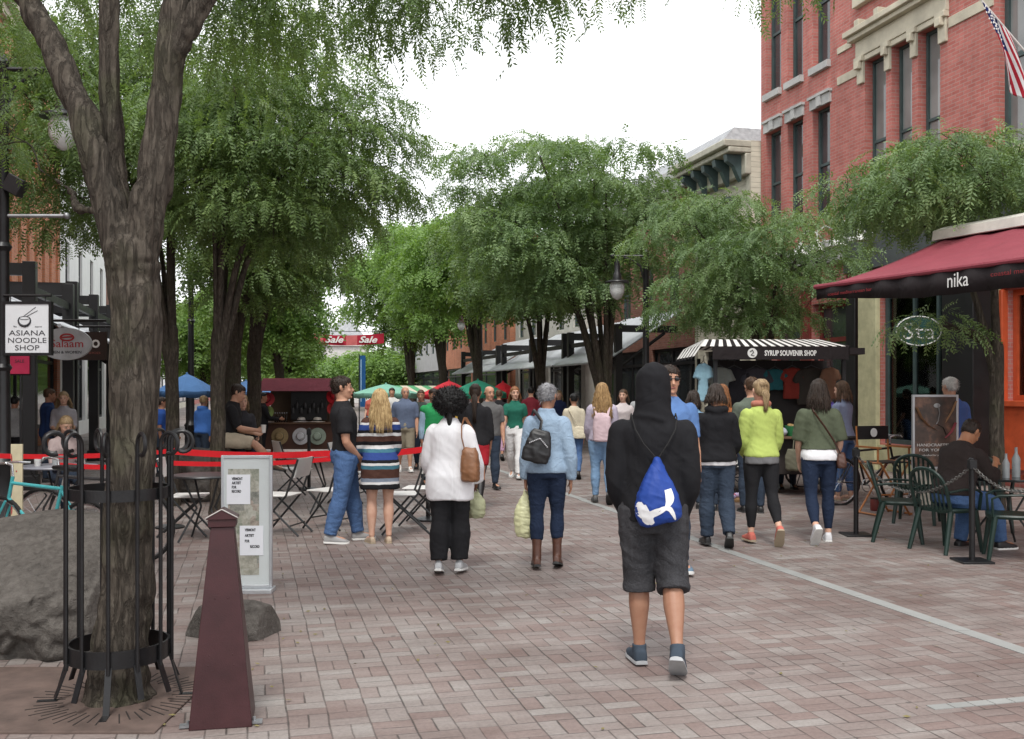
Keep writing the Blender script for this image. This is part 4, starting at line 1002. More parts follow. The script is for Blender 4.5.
TEAL = pm('teal_paint', (.055, .085, .085), .5); CREAM = pm('cream_paint', (.46, .44, .27), .6); DKGREY = pm('dark_slate_paint', (.065, .075, .075), .55)
BLKP = pm('black_paint', (.011, .011, .012), .45, .2, 3); WHTP = pm('white_paint', (.70, .70, .68), .5, .06); ORNG = pm('orange_red_paint', (.50, .085, .03), .45)
DKRED = pm('dark_red_paint', (.16, .03, .025), .5); INNER = pm('shop_interior', (.55, .52, .46), .9); SLATE = pm('grey_slate_roof', (.30, .31, .32), .8, .3, 6)
def glassmat(name, tint, see=.0):
    t = NT(name)
    if see == 0:
        n = t.noise(t.tc.outputs['Object'], .6, 3)
        t.bsdf(t.ramp(n, [(.35, tuple(c * .5 for c in tint)), (.65, tint)]), .06, 0, n, .06, .02, .8)
    else:
        tr = t.n('ShaderNodeBsdfTransparent'); gl = t.n('ShaderNodeBsdfGlossy'); gl.inputs['Roughness'].default_value = .03
        tr.inputs[0].default_value = (*tint, 1); mx_ = t.n('ShaderNodeMixShader'); fr = t.n('ShaderNodeFresnel'); fr.inputs[0].default_value = 1.4
        t.l(t.math('ADD', fr.outputs[0], .02), mx_.inputs[0]); t.l(tr.outputs[0], mx_.inputs[1]); t.l(gl.outputs[0], mx_.inputs[2]); t.l(mx_.outputs[0], t.out.inputs['Surface'])
    return t.m
GLASS = glassmat('dark_window_glass', (.06, .07, .075)); GLASSP = glassmat('pale_curtained_glass', (.30, .31, .30)); SHOPG = glassmat('shop_glass', (.86, .90, .88), 1)

class Fac:
    """a building on a street-parallel facade plane; side=+1: right of the street, -1: left"""
    def __init__(s, name, label, cat, side, X0, y0, y1, h, depth, mat, group=None):
        s.side, s.X0, s.y0, s.y1, s.h = side, X0, y0, y1, h
        s.root = thing(name, label, cat, (X0, y0, 0), 0, group); s.mat = mat; s.D = depth; s.op = []
    def P(s, u, w, z): return V((s.side * w, u - s.y0, z))
    def box(s, m, u0, u1, w0, w1, z0, z1, mi=0):
        a, b = s.P(u0, w0, z0), s.P(u1, w1, z1); return m.bb(min(a.x, b.x), max(a.x, b.x), min(a.y, b.y), max(a.y, b.y), z0, z1, mi)
    def add(s, name, mat, boxes, parent=None, bev=0):
        m = MB()
        for b in boxes: s.box(m, *b)
        return m.build(name, mat, parent or s.root, smooth=30, bev=bev)
    def wall(s, openings, depth=.25, z0=0):
        m = MB(); us = sorted({s.y0, s.y1, *[q for o in openings for q in o[:2]]}); zs = sorted({z0, s.h, *[q for o in openings for q in o[2:4]]})
        for i in range(len(us) - 1):
            for j in range(len(zs) - 1):
                uc, zc = (us[i] + us[i + 1]) / 2, (zs[j] + zs[j + 1]) / 2
                if any(o[0] < uc < o[1] and o[2] < zc < o[3] for o in openings): continue
                m.quad(s.P(us[i], 0, zs[j]), s.P(us[i + 1], 0, zs[j]), s.P(us[i + 1], 0, zs[j + 1]), s.P(us[i], 0, zs[j + 1]))
        for o in openings:
            a, b, c, d = o[:4]; dp = o[4] if len(o) > 4 else depth
            m.quad(s.P(a, 0, c), s.P(a, dp, c), s.P(a, dp, d), s.P(a, 0, d)); m.quad(s.P(b, 0, c), s.P(b, dp, c), s.P(b, dp, d), s.P(b, 0, d))
            m.quad(s.P(a, 0, d), s.P(b, 0, d), s.P(b, dp, d), s.P(a, dp, d)); m.quad(s.P(a, 0, c), s.P(b, 0, c), s.P(b, dp, c), s.P(a, dp, c))
        y0, y1, h, D = s.y0, s.y1, s.h, s.D
        m.quad(s.P(y0, 0, z0), s.P(y0, D, z0), s.P(y0, D, h), s.P(y0, 0, h)); m.quad(s.P(y1, 0, z0), s.P(y1, D, z0), s.P(y1, D, h), s.P(y1, 0, h))
        m.quad(s.P(y0, 0, h), s.P(y1, 0, h), s.P(y1, D, h), s.P(y0, D, h)); m.quad(s.P(y0, D, z0), s.P(y1, D, z0), s.P(y1, D, h), s.P(y0, D, h))
        return m.build('wall', s.mat, s.root, smooth=0)
    def win(s, a, b, c, d, depth=.25, fm=None, gm=None, rails=(.5,), muntins=(), name='window', sill=None, lintel=None, fw=.06):
        fm = fm or TEAL; gm = gm or GLASS; e = .003
        a += e; b -= e; c += e; d -= e
        B = [(a, a + fw, depth - .10, depth - .02, c, d), (b - fw, b, depth - .10, depth - .02, c, d), (a + fw, b - fw, depth - .10, depth - .02, c, c + fw), (a + fw, b - fw, depth - .10, depth - .02, d - fw, d)]
        for r in rails: z = c + (d - c) * r; B.append((a + fw, b - fw, depth - .09, depth - .03, z - fw * .5, z + fw * .5))
        for r in muntins: u = a + (b - a) * r; B.append((u - fw * .35, u + fw * .35, depth - .095, depth - .035, c + fw, d - fw))
        f = s.add(name, fm, B)
        s.add('pane', gm, [(a + fw * .5, b - fw * .5, depth - .055, depth - .045, c + fw * .5, d - fw * .5)], f)
        if sill: s.add('sill', sill, [(a - .035, b + .035, -.10, .06, c - .16, c - e * 2)], f)
        if lintel: s.add('lintel', lintel, [(a - .06, b + .06, -.05, .05, d + .006, d + .24), ((a + b) / 2 - .09, (a + b) / 2 + .09, -.09, -.05, d + .01, d + .31), (a - .09, b + .09, -.10, .03, d + .24, d + .30)], f)
        return f

# ---- right: the red brick block
X = 12.5
def U(px): return ywall(px, X)
def Zr(py, px): return hz(py, lat(px, X))
rb = Fac('brick_building', 'big red brick building with tall narrow windows and pale stone lintels', 'building', 1, X, 2.0, U(761), 14.5, 12, REDB)
ops = []; wins = []
for a, b in ((766, 781), (787.5, 803), (812.5, 830)):
    u1, u0 = U(a), U(b)
    ops += [(u0, u1, 9.0, 12.0), (u0, u1, 5.5, 8.05)]; wins += [(u0, u1, 9.0, 12.0, 1), (u0, u1, 5.5, 8.05, 2)]
grp = []
for a, b in ((865, 886), (891.5, 912), (918, 940)):
    u1, u0 = U(a), U(b); ops += [(u0, u1, 5.6, 8.55), (u0, u1, 9.95, 13.2)]; grp.append((u0, u1))
tw = (U(1052), U(996)); ops += [(tw[0], tw[1], 5.75, 9.0)]
wins2 = [(tw[0] - 2.6, tw[0] - 1.2, 5.75, 9.0), (tw[0] - 6, tw[0] - 4.6, 5.75, 9.0)]
ops += wins2
# ground-floor openings
sta = (U(966), U(881)); org = (U(1075), U(1008)); lft = (U(846), U(812)); lft2 = (U(800), U(770)); ent = (U(1000), U(969))
ops += [(sta[0], sta[1], .55, 3.9, .2), (org[0], org[1], 1.45, 3.35, .2), (lft[0], lft[1], .3, 3.6, .3), (lft2[0], lft2[1], .5, 3.6, .3)]
rb.wall(ops)
for u0, u1, z0, z1, k in wins:
    rb.win(u0, u1, z0, z1, .25, TEAL, GLASS, rails=(.5,), sill=GREYST if k == 1 else None, lintel=GREYST if k == 2 else None)
for u0, u1 in grp:
    rb.win(u0, u1, 5.6, 8.55, .28, TEAL, GLASSP, rails=(.42,)); rb.win(u0, u1, 9.95, 13.2, .28, TEAL, GLASS, rails=(.5,))
rb.win(tw[0], tw[1], 5.75, 9.0, .28, TEAL, GLASSP, rails=(.5,), muntins=(.5,), fw=.09, sill=STONE)
for w_ in wins2: rb.win(*w_, .28, TEAL, GLASS, rails=(.5,))
ga, gb = grp[2][0], grp[0][1]
capb = []
for i, (p, q) in enumerate(((grp[0][1], grp[0][1] + .22), (grp[1][1], grp[0][0]), (grp[2][1], grp[1][0]), (grp[2][0] - .22, grp[2][0]))):
    capb += [(p + .002, q - .002, -.06, .03, 8.10, 8.55), (p - .03, q + .03, -.12, .03, 8.55, 8.66), (p + .03, q - .03, -.16, -.06, 8.40, 8.55)]
rb.add('window_lintel', STONE, capb + [(ga - .25, gb + .25, -.07, .03, 8.662, 9.02), (ga - .02, gb + .02, -.045, .02, 8.545, 8.66), (ga - .36, gb + .36, -.20, .03, 9.02, 9.12), (ga - .42, gb + .42, -.28, .03, 9.12, 9.24)] +
       [(u - .08, u + .08, -.22, -.03, 9.24, 9.40) for u in (ga, (ga + gb) / 2 - .5, (ga + gb) / 2 + .5, gb)] + [(ga - .3, gb + .3, -.12, .03, 9.74, 9.93)], bev=.012)
l1, l2 = gb + .26, U(838)
rb.add('string_course', STONE, [(l1, l2, -.03, .02, 8.32, 8.50), (l1 + .2, l2, -.03, .02, 9.00, 9.14), (tw[1] + .05, ga - .26, -.03, .02, 8.32, 8.52), (2.1, tw[0] - .05, -.03, .02, 8.32, 8.52)], bev=.008)
rb.add('storefront_cornice', DKGREY, [(2.0, U(943), -.50, .02, 5.25, 5.48), (2.0, U(943), -.34, .02, 4.95, 5.25), (2.0, U(943), -.16, .02, 4.35, 4.95)], bev=.02)
rb.add('sign_band', DKGREY, [(U(941), U(848), -.12, .02, 4.15, 5.15), (U(941), U(846), -.22, .02, 5.15, 5.25)], bev=.01)
rb.add('stone_cornice', GREYST, [(U(846) + .02, U(763), -.30, .02, 4.75, 4.92), (U(846) + .02, U(763), -.18, .02, 4.45, 4.75)], bev=.02)
rb.add('pilaster', CREAM, [(U(880) + .0, U(862), -.10, .02, 0, 4.10), (U(880) - .02, U(862) + .02, -.14, .02, 0, .45)], bev=.01)
rb.add('pilaster', BLKP, [(U(1000), U(968), -.55, .02, 0, 4.05)], bev=.01)
rb.add('pilaster', BLKP, [(U(858), U(849), -.08, .02, 0, 4.0)], bev=.01)
rb.add('pilaster', CREAM, [(U(1004), U(1000.6), -.10, .02, 0, 4.0)])
rb.add('pilaster', DKRED, [(U(812) + .02, U(803), -.06, .02, 0, 4.3), (U(770) + .02, U(763), -.06, .02, 0, 4.3), (U(849) + .03, U(846) - .03, -.02, .02, 0, 4.3)])
f = rb.win(sta[0], sta[1], .55, 3.9, .2, TEAL, SHOPG, rails=(), muntins=(.36, .64), name='shop_window', fw=.09)
rb.add('shop_interior', INNER, [(sta[0] - .2, sta[1] + .2, 2.4, 2.45, 0, 4.1), (sta[0] - .2, sta[1] + .2, .22, 2.4, .42, .50), (sta[0] - .2, sta[1] + .2, .22, 2.4, 4.0, 4.08)])
rb.add('shop_shelf', pm('shelf_wood', (.16, .09, .05), .6), [(sta[0], sta[1], 2.0, 2.38, z, z + .04) for z in (1.2, 1.9, 2.6)])
rb.add('stall_riser', CREAM, [(sta[0] - .1, sta[1] + .1, -.06, .02, 0, .52)])
of = rb.win(org[0], org[1], 1.45, 3.35, .2, ORNG, SHOPG, rails=(), muntins=(.5,), name='shop_window', fw=.10)
rb.add('shop_interior', INNER, [(org[0] - .2, org[1] + .2, 2.0, 2.05, 0, 4.1), (org[0] - .2, org[1] + .2, .22, 2.0, 1.30, 1.36), (org[0] - .2, org[1] + .2, .22, 2.0, 3.42, 3.5)])
rb.add('storefront_surround', ORNG, [(org[0] - .02, U(1004.5), -.10, .02, .30, 1.44), (org[0], U(1004.5), -.08, .02, 3.36, 3.75), (org[1] + .003, U(1004.5), -.12, .02, 1.45, 3.35), (org[0], U(1004.5), -.16, .02, 1.36, 1.46)], bev=.01)
for (a, b) in (lft, lft2): rb.win(a, b, .5 if a == lft2[0] else .3, 3.6, .3, DKRED, GLASS, rails=(.75,), name='shop_window', fw=.10)

# mannequins in the shop window
SHIRTS = [(.16, .02, .03), (.03, .05, .06), (.22, .21, .20), (.30, .28, .24), (.05, .04, .05)]
MANQ = ['maroon top nearest the cream pilaster', 'dark teal top beside the maroon one', 'grey top in the middle of the window', 'pale beige top right of the grey one', 'black top beside the black pier']
for i, px in enumerate((888, 903, 916, 932, 948)):
    u = U(px); t = thing('mannequin', 'headless shop mannequin in ' + MANQ[i], 'mannequin', (X + .38, u, .51), 0, 'mannequins in the shop window')
    m = MB(); m.lathe([(.09, 0.0), (.10, .02), (.02, .04), (.016, .75)], 12); m.build('stand', BLKP, t)
    m = MB(); m.loft([[V((ry * math.sin(q), rx * math.cos(q), z)) for q in [6.283 * k / 18 for k in range(18)]] for z, rx, ry in ((.70, .15, .11), (.80, .16, .12), (.95, .125, .095), (1.10, .15, .11), (1.25, .18, .115), (1.33, .17, .09), (1.38, .08, .06), (1.42, .05, .05))])
    for s_ in (-1, 1): m.tube([V((0, s_ * .18, 1.29)), V((-.02, s_ * .23, 1.10)), V((-.06, s_ * .24, .90))], [.05, .042, .035], 10)
    me = remesh(m, .02, 3); wrinkle(me, i, .008, 9); fin(me, 'shirt', cloth('mannequin_shirt%d' % i, SHIRTS[i]), t)
    m = MB(); m.tube([V((0, 0, 1.38)), V((0, 0, 1.5))], [.05, .045], 12); m.ell((0, 0, 1.5), (.045, .045, .02)); m.build('neck', pm('mannequin_white', (.6, .58, .54), .5), t)
for i, (px, z, col, lab) in enumerate(((1017, 1.9, (.40, .04, .03), 'red garment hanging in the orange framed shop window'), (1030, 2.3, (.3, .1, .06), 'rust garment hanging further inside the orange framed shop window'))):
    t = thing('hanging_garment', lab, 'garment', (X + .6, U(px), z))
    m = MB(); m.loft([[V((.03 * math.sin(q), w_ * math.cos(q), zz)) for q in [6.283 * k / 14 for k in range(14)]] for zz, w_ in ((-.5, .22), (-.2, .19), (.05, .2), (.14, .17), (.18, .05))]); m.build('cloth', cloth('garment%d' % i, col), t)
    m = MB(); m.tube([V((0, 0, .18)), V((0, 0, .26)), V((0, .02, .29)), V((0, .04, .26))], .006, 6); m.build('hook', BLKP, t)

# oval shop sign
def oval_sign(name, label, px, d, pz, w, h, back, rim, face_rot, lets, bracket=None, thick=.06):
    p = at(px, d, pz); t = thing(name, label, 'sign', p, face_rot)
    m = MB(); m.loft([[V((w / 2 * math.cos(q), y, h / 2 * math.sin(q))) for q in [6.283 * k / 40 for k in range(40)]] for y in (-thick / 2, thick / 2)]); m.build('sign_board', back, t, bev=.004)
    if rim:
        m = MB(); m.tube([V((w / 2 * .95 * math.cos(q), -thick / 2 - .002, h / 2 * .94 * math.sin(q))) for q in [6.283 * k / 40 for k in range(40)]], .012, 6, closed=True); m.build('rim', rim, t)
    for (s_, sz, x, z, mat, wd) in lets: text(s_, sz, 'lettering', mat, t, .003, TM(x, -thick / 2 - .003, z), wd)
    return t
GREENS = pm('sign_green', (.012, .055, .045), .4)
oval_sign('oval_sign', 'dark green oval sign with white rim and letters over the clothes shop window', 918, 18.2, hz(331, 18.2), .86, .56, GREENS, WHTP, YAW, [('Sta', .42, 0, -.02, WHTP, .58)])

# gooseneck lamps on the sign band
for i, px in enumerate((838, 855, 877, 900)):
    u = U(px); w_ = ('nearest the clapboard house', 'second from the clapboard house', 'third from the clapboard house', 'nearest the burgundy awning')[i]
    t = thing('gooseneck_lamp', 'white gooseneck sign lamp ' + w_, 'lamp', (X - .12, u, 4.85), 0, 'gooseneck lamps above the shop sign band')
    m = MB(); m.tube([V((0, 0, 0)), V((-.22, 0, .06)), V((-.42, 0, .22)), V((-.62, 0, .26)), V((-.78, 0, .14)), V((-.80, 0, -.02))], .022, 8); m.ell((0, 0, 0), (.02, .07, .07)); m.build('arm', WHTP, t)
    m = MB(); m.lathe([(.03, 0), (.05, -.04), (.07, -.10), (.17, -.26), (.185, -.28)], 16, (-.80, 0, 0)); m.build('lamp_shade', WHTP, t)

# ---- right: cream clapboard house
cx0, cx1 = U(760.5) + .02, U(704)
ch = Fac('clapboard_house', 'cream clapboard house with bracketed cornice beside the red brick building', 'house', 1, X - .25, cx0, cx1, 7.95, 9, CLAP)
wa = (U(743), U(730)); wb = (U(738), U(716)) 
ops = [(wa[0], wa[1], 5.2, 6.35), (U(720), U(711), 5.2, 6.35), (wb[0], wb[1], 3.9, 4.95), (U(714), U(708), 3.9, 4.95), (cx0 + .6, cx1 - .6, .4, 2.7, .2)]
ch.wall(ops, .15)
for o_ in ops[:2]:
    f = ch.win(*o_[:4], .15, TEAL, GLASSP, rails=(.5,)); u = (o_[0] + o_[1]) / 2; r_ = (o_[1] - o_[0]) / 2
    m = MB(); m.tube([ch.P(u + math.cos(q) * (r_ + .06), -.03, 6.35 + math.sin(q) * (r_ + .06) * .8) for q in [math.pi * k / 14 for k in range(15)]], .07, 6); m.build('arched_hood', TEAL, f)
    m = MB(); m.prism([(u + math.cos(q) * r_, 6.35 + math.sin(q) * r_ * .8) for q in [math.pi * k / 14 for k in range(15)]], lambda p: ch.P(p[0], -.012, p[1]), lambda p: ch.P(p[0], .0, p[1])); m.build('fanlight', GLASSP, f)
for o_ in ops[2:4]: ch.win(*o_[:4], .15, TEAL, GLASS, rails=(.5,), sill=WHTP)
ch.win(*ops[4][:4], .2, BLKP, GLASS, rails=(.8,), muntins=(.25, .5, .75), name='shop_window', fw=.1)
CORN = pm('cornice_paint', (.40, .38, .31), .6)
ch.add('cornice', CORN, [(cx0, cx1 + .25, -.75, .02, 7.77, 7.95), (cx0, cx1 + .2, -.62, .02, 7.63, 7.77), (cx0, cx1 + .1, -.16, .02, 7.10, 7.63)], bev=.03)
for k in range(5):
    m = MB(); u = cx0 + .3 + (cx1 - cx0 - .6) * k / 4
    pr_ = [(-.16, 7.62), (-.58, 7.62), (-.55, 7.45), (-.36, 7.33), (-.24, 7.07), (-.16, 6.95)]
    m.prism(pr_, lambda p: ch.P(u - .09, p[0], p[1]), lambda p: ch.P(u + .09, p[0], p[1])); m.build('cornice_bracket', TEAL, ch.root, smooth=30)
ch.add('corner_board', CORN, [(cx0 + .002, cx0 + .22, -.03, .01, 0, 7.10), (cx1 - .22, cx1 - .002, -.03, .01, 0, 7.10)])

# ---- right: buildings farther off
def row_building(name, label, side, X0, y0, y1, h, mat, cols, floors, gm=GLASS, fm=None, roof=None, sill=None, shutters=None, wfrac=.42, z0=4.2, wh=1.7, fh=3.3):
    b = Fac(name, label, 'building', side, X0, y0, y1, h, 9, mat); ops = []
    cw = (y1 - y0) / cols
    for c_ in range(cols):
        u = y0 + cw * (c_ + .5)
        for f_ in range(floors):
            z = z0 + fh * f_
            if z + wh < h - .2: ops.append((u - cw * wfrac / 2, u + cw * wfrac / 2, z, z + wh))
    shop = [(y0 + .5, (y0 + y1) / 2 - .3, .5, 3.0, .2), ((y0 + y1) / 2 + .3, y1 - .5, .5, 3.0, .2)]
    b.wall(ops + shop, .18)
    for o_ in ops:
        f = b.win(*o_[:4], .18, fm or TEAL, gm, rails=(.5,), sill=sill)
        if shutters: b.add('shutter', shutters, [(o_[0] - cw * .17, o_[0] - .01, -.05, -.004, o_[2], o_[3]), (o_[1] + .01, o_[1] + cw * .17, -.05, -.004, o_[2], o_[3])], f)
    for o_ in shop: b.win(*o_[:4], .2, BLKP, GLASS, rails=(.8,), muntins=(.33, .66), name='shop_window', fw=.1)
    b.add('cornice', roof or STONE, [(y0 + .002, y1 - .002, -.3, .02, h - .30, h + .02), (y0 + .002, y1 - .002, -.16, .02, h - .6, h - .30)], bev=.02)
    return b
bb = row_building('brick_building', 'brown brick building with grey slate mansard roof behind the clapboard house', 1, 13.2, cx1 + .6, cx1 + 11, 8.6, BRNB, 5, 2, roof=GREYST)
m = MB(); ya, yb = cx1 + .6, cx1 + 11
m.loft([[bb.P(ya, -.1, 8.63), bb.P(ya, 6, 8.63), bb.P(yb, 6, 8.63), bb.P(yb, -.1, 8.63)], [bb.P(ya + .5, .8, 9.5), bb.P(ya + .5, 5, 9.5), bb.P(yb - .5, 5, 9.5), bb.P(yb - .5, .8, 9.5)]]); m.build('roof', SLATE, bb.root, smooth=20)
row_building('shop_building', 'pale plastered shop building farther down the right side', 1, 12.8, cx1 + 11.3, cx1 + 22, 7.6, pm('pale_plaster', (.55, .53, .48), .8, .12, 2), 5, 2, roof=WHTP)
row_building('brick_building', 'orange brick shop building far down the right side', 1, 12.6, cx1 + 22.3, cx1 + 40, 9.5, ORGB, 8, 2)
row_building('shop_building', 'grey shop building at the far right end of the street', 1, 12.6, cx1 + 40.4, cx1 + 66, 9.0, pm('grey_plaster', (.38, .38, .38), .8, .12, 2), 10, 2)
# ---- left side
XL = -6.0
yB = ywall(60, XL); yW = ywall(106, XL)
lb = row_building('brick_building', 'orange brick building with tall yellow framed windows on the left', -1, XL, 18, yB, 11.5, ORGB, 16, 2, gm=pm('ochre_blind', (.36, .27, .13), .5), fm=pm('ochre_frame', (.42, .30, .14), .5), wfrac=.40, wh=2.6, fh=3.4)
lw = row_building('white_building', 'white painted building with dark shuttered windows on the left', -1, XL, yB + .05, yW, 10.8, pm('white_render', (.74, .74, .73), .7, .06, 2), 4, 2, fm=pm('dark_shutter', (.035, .035, .04), .6), wfrac=.30, z0=4.9, wh=1.8, fh=3.1, roof=WHTP)
row_building('brick_building', 'brown brick building far down the left side', -1, XL, yW + .1, yW + 24, 8.0, BRNB, 9, 2)
row_building('shop_building', 'cream shop building at the far left end of the street', -1, XL, yW + 24.3, yW + 60, 7.6, CLAP, 9, 2)
row_building('brick_building', 'red brick block closing the left side far beyond the blue umbrellas', -1, XL, yW + 60.3, yW + 150, 8.5, REDB, 16, 2)
row_building('brick_building', 'dark red brick shop row nearest the camera on the left', -1, XL - .2, 2, 17.8, 9, REDB, 7, 2)
# end of the street
eb = thing('pale_tower', 'pale church tower closing the far end of the street', 'tower', at(346, 125), 0)
m = MB(); m.bb(-2.6, 2.6, -2.6, 2.6, 0, 7.0); m.bb(-2.9, 2.9, -2.9, 2.9, 7.0, 7.4); m.build('tower_shaft', pm('pale_stone2', (.5, .49, .47), .8), eb, bev=.05)
m = MB(); m.lathe([(2.5, 7.4), (2.3, 8.4), (.3, 11), (.02, 13)], 8); m.build('spire', SLATE, eb, smooth=20)
m = MB()
for x in (-1.2, 1.2): m.bb(x - .4, x + .4, -2.66, -2.61, 3.5, 5.6)
m.build('louvre', BLKP, eb)
row = Fac('shop_building', 'low white building across the far end of the street', 'building', 1, 0, 0, 1, 1, 1, WHTP)
m = MB(); m.bb(-14, 14, 0, 8, 0, 4.6); m.build('wall', pm('white_render2', (.6, .6, .58), .7), row.root)
m = MB()
for k in range(8): m.bb(-12.5 + k * 3.3, -11 + k * 3.3, -.04, -.004, 1.6, 3.2)
m.build('window', GLASS, row.root)
m = MB(); m.loft([[V((-14.5, -.5, 4.603)), V((14.5, -.5, 4.603)), V((14.5, 8.5, 4.603)), V((-14.5, 8.5, 4.603))], [V((-13, 3.6, 6.4)), V((13, 3.6, 6.4)), V((13, 4.4, 6.4)), V((-13, 4.4, 6.4))]]); m.build('roof', SLATE, row.root, smooth=20)
p = at(350, 140); row.root.location = (p.x, p.y, 0)

# ================================================================= street canopies
ZINC = pm('ribbed_zinc', (.46, .48, .50), .42, .14, 2, metal=.35, bscale=20)
def canopy(label, side, xf, xb, y0, y1, posts, zlow=2.45, zhigh=4.0, ztop=3.55, over=.5, group='metal roofed canopies along the shops'):
    t = thing('street_canopy', label, 'canopy', (xf, y0, 0), 0, group)
    D = abs(xb - xf)
    def P(w, u, z): return V((side * w, u - y0, z))
    for u in posts:
        m = MB(); a = P(0, u, 0); m.box((a.x, a.y, ztop / 2), (.20, .20, ztop)); m.box((a.x, a.y, .12), (.27, .27, .24)); m.build('post', BLKP, t, bev=.008)
        m = MB(); a = P(D / 2, u, ztop - .13); m.box(a, (D - .19, .12, .20)); m.tube([P(.1, u, 2.35), P(D * .75, u, ztop - .24)], .05, 6); m.build('cross_beam', BLKP, t)
    m = MB(); m.box(P(0, (posts[0] + posts[-1]) / 2, ztop - .45), (.08, abs(posts[-1] - posts[0]) - .2, .14)); m.build('front_beam', BLKP, t)
    m = MB(); n = int((y1 - y0) / .11); prof = []
    for k in range(n + 1):
        u = y0 + (y1 - y0) * k / n; prof.append((u, .022 * (k % 2)))
    top = [P(-over, u, zlow + e) for u, e in prof] ; bot = [P(D, u, zhigh + e) for u, e in prof]
    nb = len(top); m.add(top + bot, [(i, i + 1, nb + i + 1, nb + i) for i in range(nb - 1)])
    m.add([v - V((0, 0, .03)) for v in top + bot], [(i, i + 1, nb + i + 1, nb + i) for i in range(nb - 1)])
    m.tube([P(-over, y0, zlow - .01), P(-over, y1, zlow - .01)], .035, 6)
    m.build('roof', ZINC, t, smooth=0)
    return t
XP = 10.3
pY = [ywall(px, XP) for px in (681, 618, 565, 532, 504, 475)]
canopy('ribbed grey canopy with black posts in front of the clapboard house', 1, XP, X - .27, pY[1] - .3, pY[2] - .4, [pY[1], pY[2] - .6])
canopy('ribbed grey canopy behind the broad honey locust', 1, XP, X, pY[2] - .2, pY[3] - .3, [pY[2], pY[3] - .5])
canopy('ribbed grey canopy before the pale plastered shops', 1, XP, X + .25, pY[3] - .1, pY[4] + .4, [pY[3], pY[4]])
canopy('ribbed grey canopy farthest along the right hand shops', 1, XP, X, pY[4] + .7, pY[5] + 3, [pY[4] + 1, pY[5], pY[5] + 2.7])
XQ = -3.5
qY = [ywall(px, XQ) for px in (30, 71, 94)]
canopy('ribbed grey canopy on the left behind the noodle shop sign', -1, XQ, XL, qY[0] - .3, qY[1] - .1, [qY[0], qY[1] - .3], zlow=2.7, zhigh=4.1, ztop=3.75)
canopy('ribbed grey canopy on the left behind the oval shop sign', -1, XQ, XL, qY[1] + .1, qY[2] + 3, [qY[1] + .2, qY[2], qY[2] + 2.9], zlow=2.7, zhigh=4.1, ztop=3.85)
canopy('ribbed grey canopy on the left seen past the furrowed trunk', -1, XQ, XL, qY[2] + 3.3, qY[2] + 12, [qY[2] + 3.4, qY[2] + 7.5, qY[2] + 11.8], zlow=2.7, zhigh=4.1, ztop=3.8)
# ================================================================= honey locust trees
def leafmat(name, c0, c1, c2, trans):
    t = NT(name); o = t.tc.outputs['Object']
    n = t.math('ADD', t.math('MULTIPLY', t.noise(o, 1.1, 3), .55), t.math('MULTIPLY', t.noise(o, 9, 3), .45))
    c = t.ramp(n, [(.34, c0), (.5, c1), (.66, c2)])
    d = t.n('ShaderNodeBsdfPrincipled'); t.l(c, d.inputs['Base Color']); d.inputs['Roughness'].default_value = .5; d.inputs['Specular IOR Level'].default_value = .4
    tr = t.n('ShaderNodeBsdfTranslucent'); t.l(t.mix(1.0, c, (1.35, 1.4, .6), 'MULTIPLY'), tr.inputs['Color'])
    m = t.n('ShaderNodeMixShader'); m.inputs[0].default_value = trans
    t.l(d.outputs[0], m.inputs[1]); t.l(tr.outputs[0], m.inputs[2]); t.l(m.outputs[0], t.out.inputs['Surface'])
    return t.m
LEAF = leafmat('locust_leaf', (.062, .108, .038), (.125, .20, .068), (.215, .305, .108), .36)
LEAF2 = leafmat('locust_leaf_cool', (.074, .128, .056), (.15, .235, .098), (.25, .345, .16), .35)
LEAF3 = leafmat('locust_leaf_fresh', (.085, .155, .042), (.16, .27, .075), (.25, .38, .115), .40)
def barkmat():
    t = NT('bark'); o = t.tc.outputs['Object']
    v = t.mapping(o, (1, 1, .16))
    nz = t.n('ShaderNodeTexNoise'); nz.inputs['Scale'].default_value = 20; nz.inputs['Detail'].default_value = 6; nz.inputs['Roughness'].default_value = .6; nz.inputs['Distortion'].default_value = .5
    t.l(v, nz.inputs['Vector'])
    rid = t.math('ABSOLUTE', t.math('SUBTRACT', nz.outputs['Fac'], .5))
    crack = t.ramp(rid, [(0, (0, 0, 0)), (.07, (1, 1, 1))])
    n2 = t.noise(t.mapping(o, (1, 1, .35)), 34, 6, .7); n1 = t.noise(o, 2.6, 4)
    base = t.ramp(n2, [(.3, (.040, .033, .027)), (.55, (.082, .069, .055)), (.75, (.14, .122, .10))])
    moss = t.ramp(n1, [(.5, (0, 0, 0)), (.7, (.6, .6, .6))])
    base = t.mix(moss, base, (.066, .070, .038))
    dk = t.mix(.42, base, (.02, .017, .014))
    col = t.mix(crack, dk, base)
    t.bsdf(col, .9, 0, t.math('ADD', t.math('MULTIPLY', crack, .6), t.math('MULTIPLY', n2, .5)), .8, .02, .2)
    return t.m
BARK = barkmat()

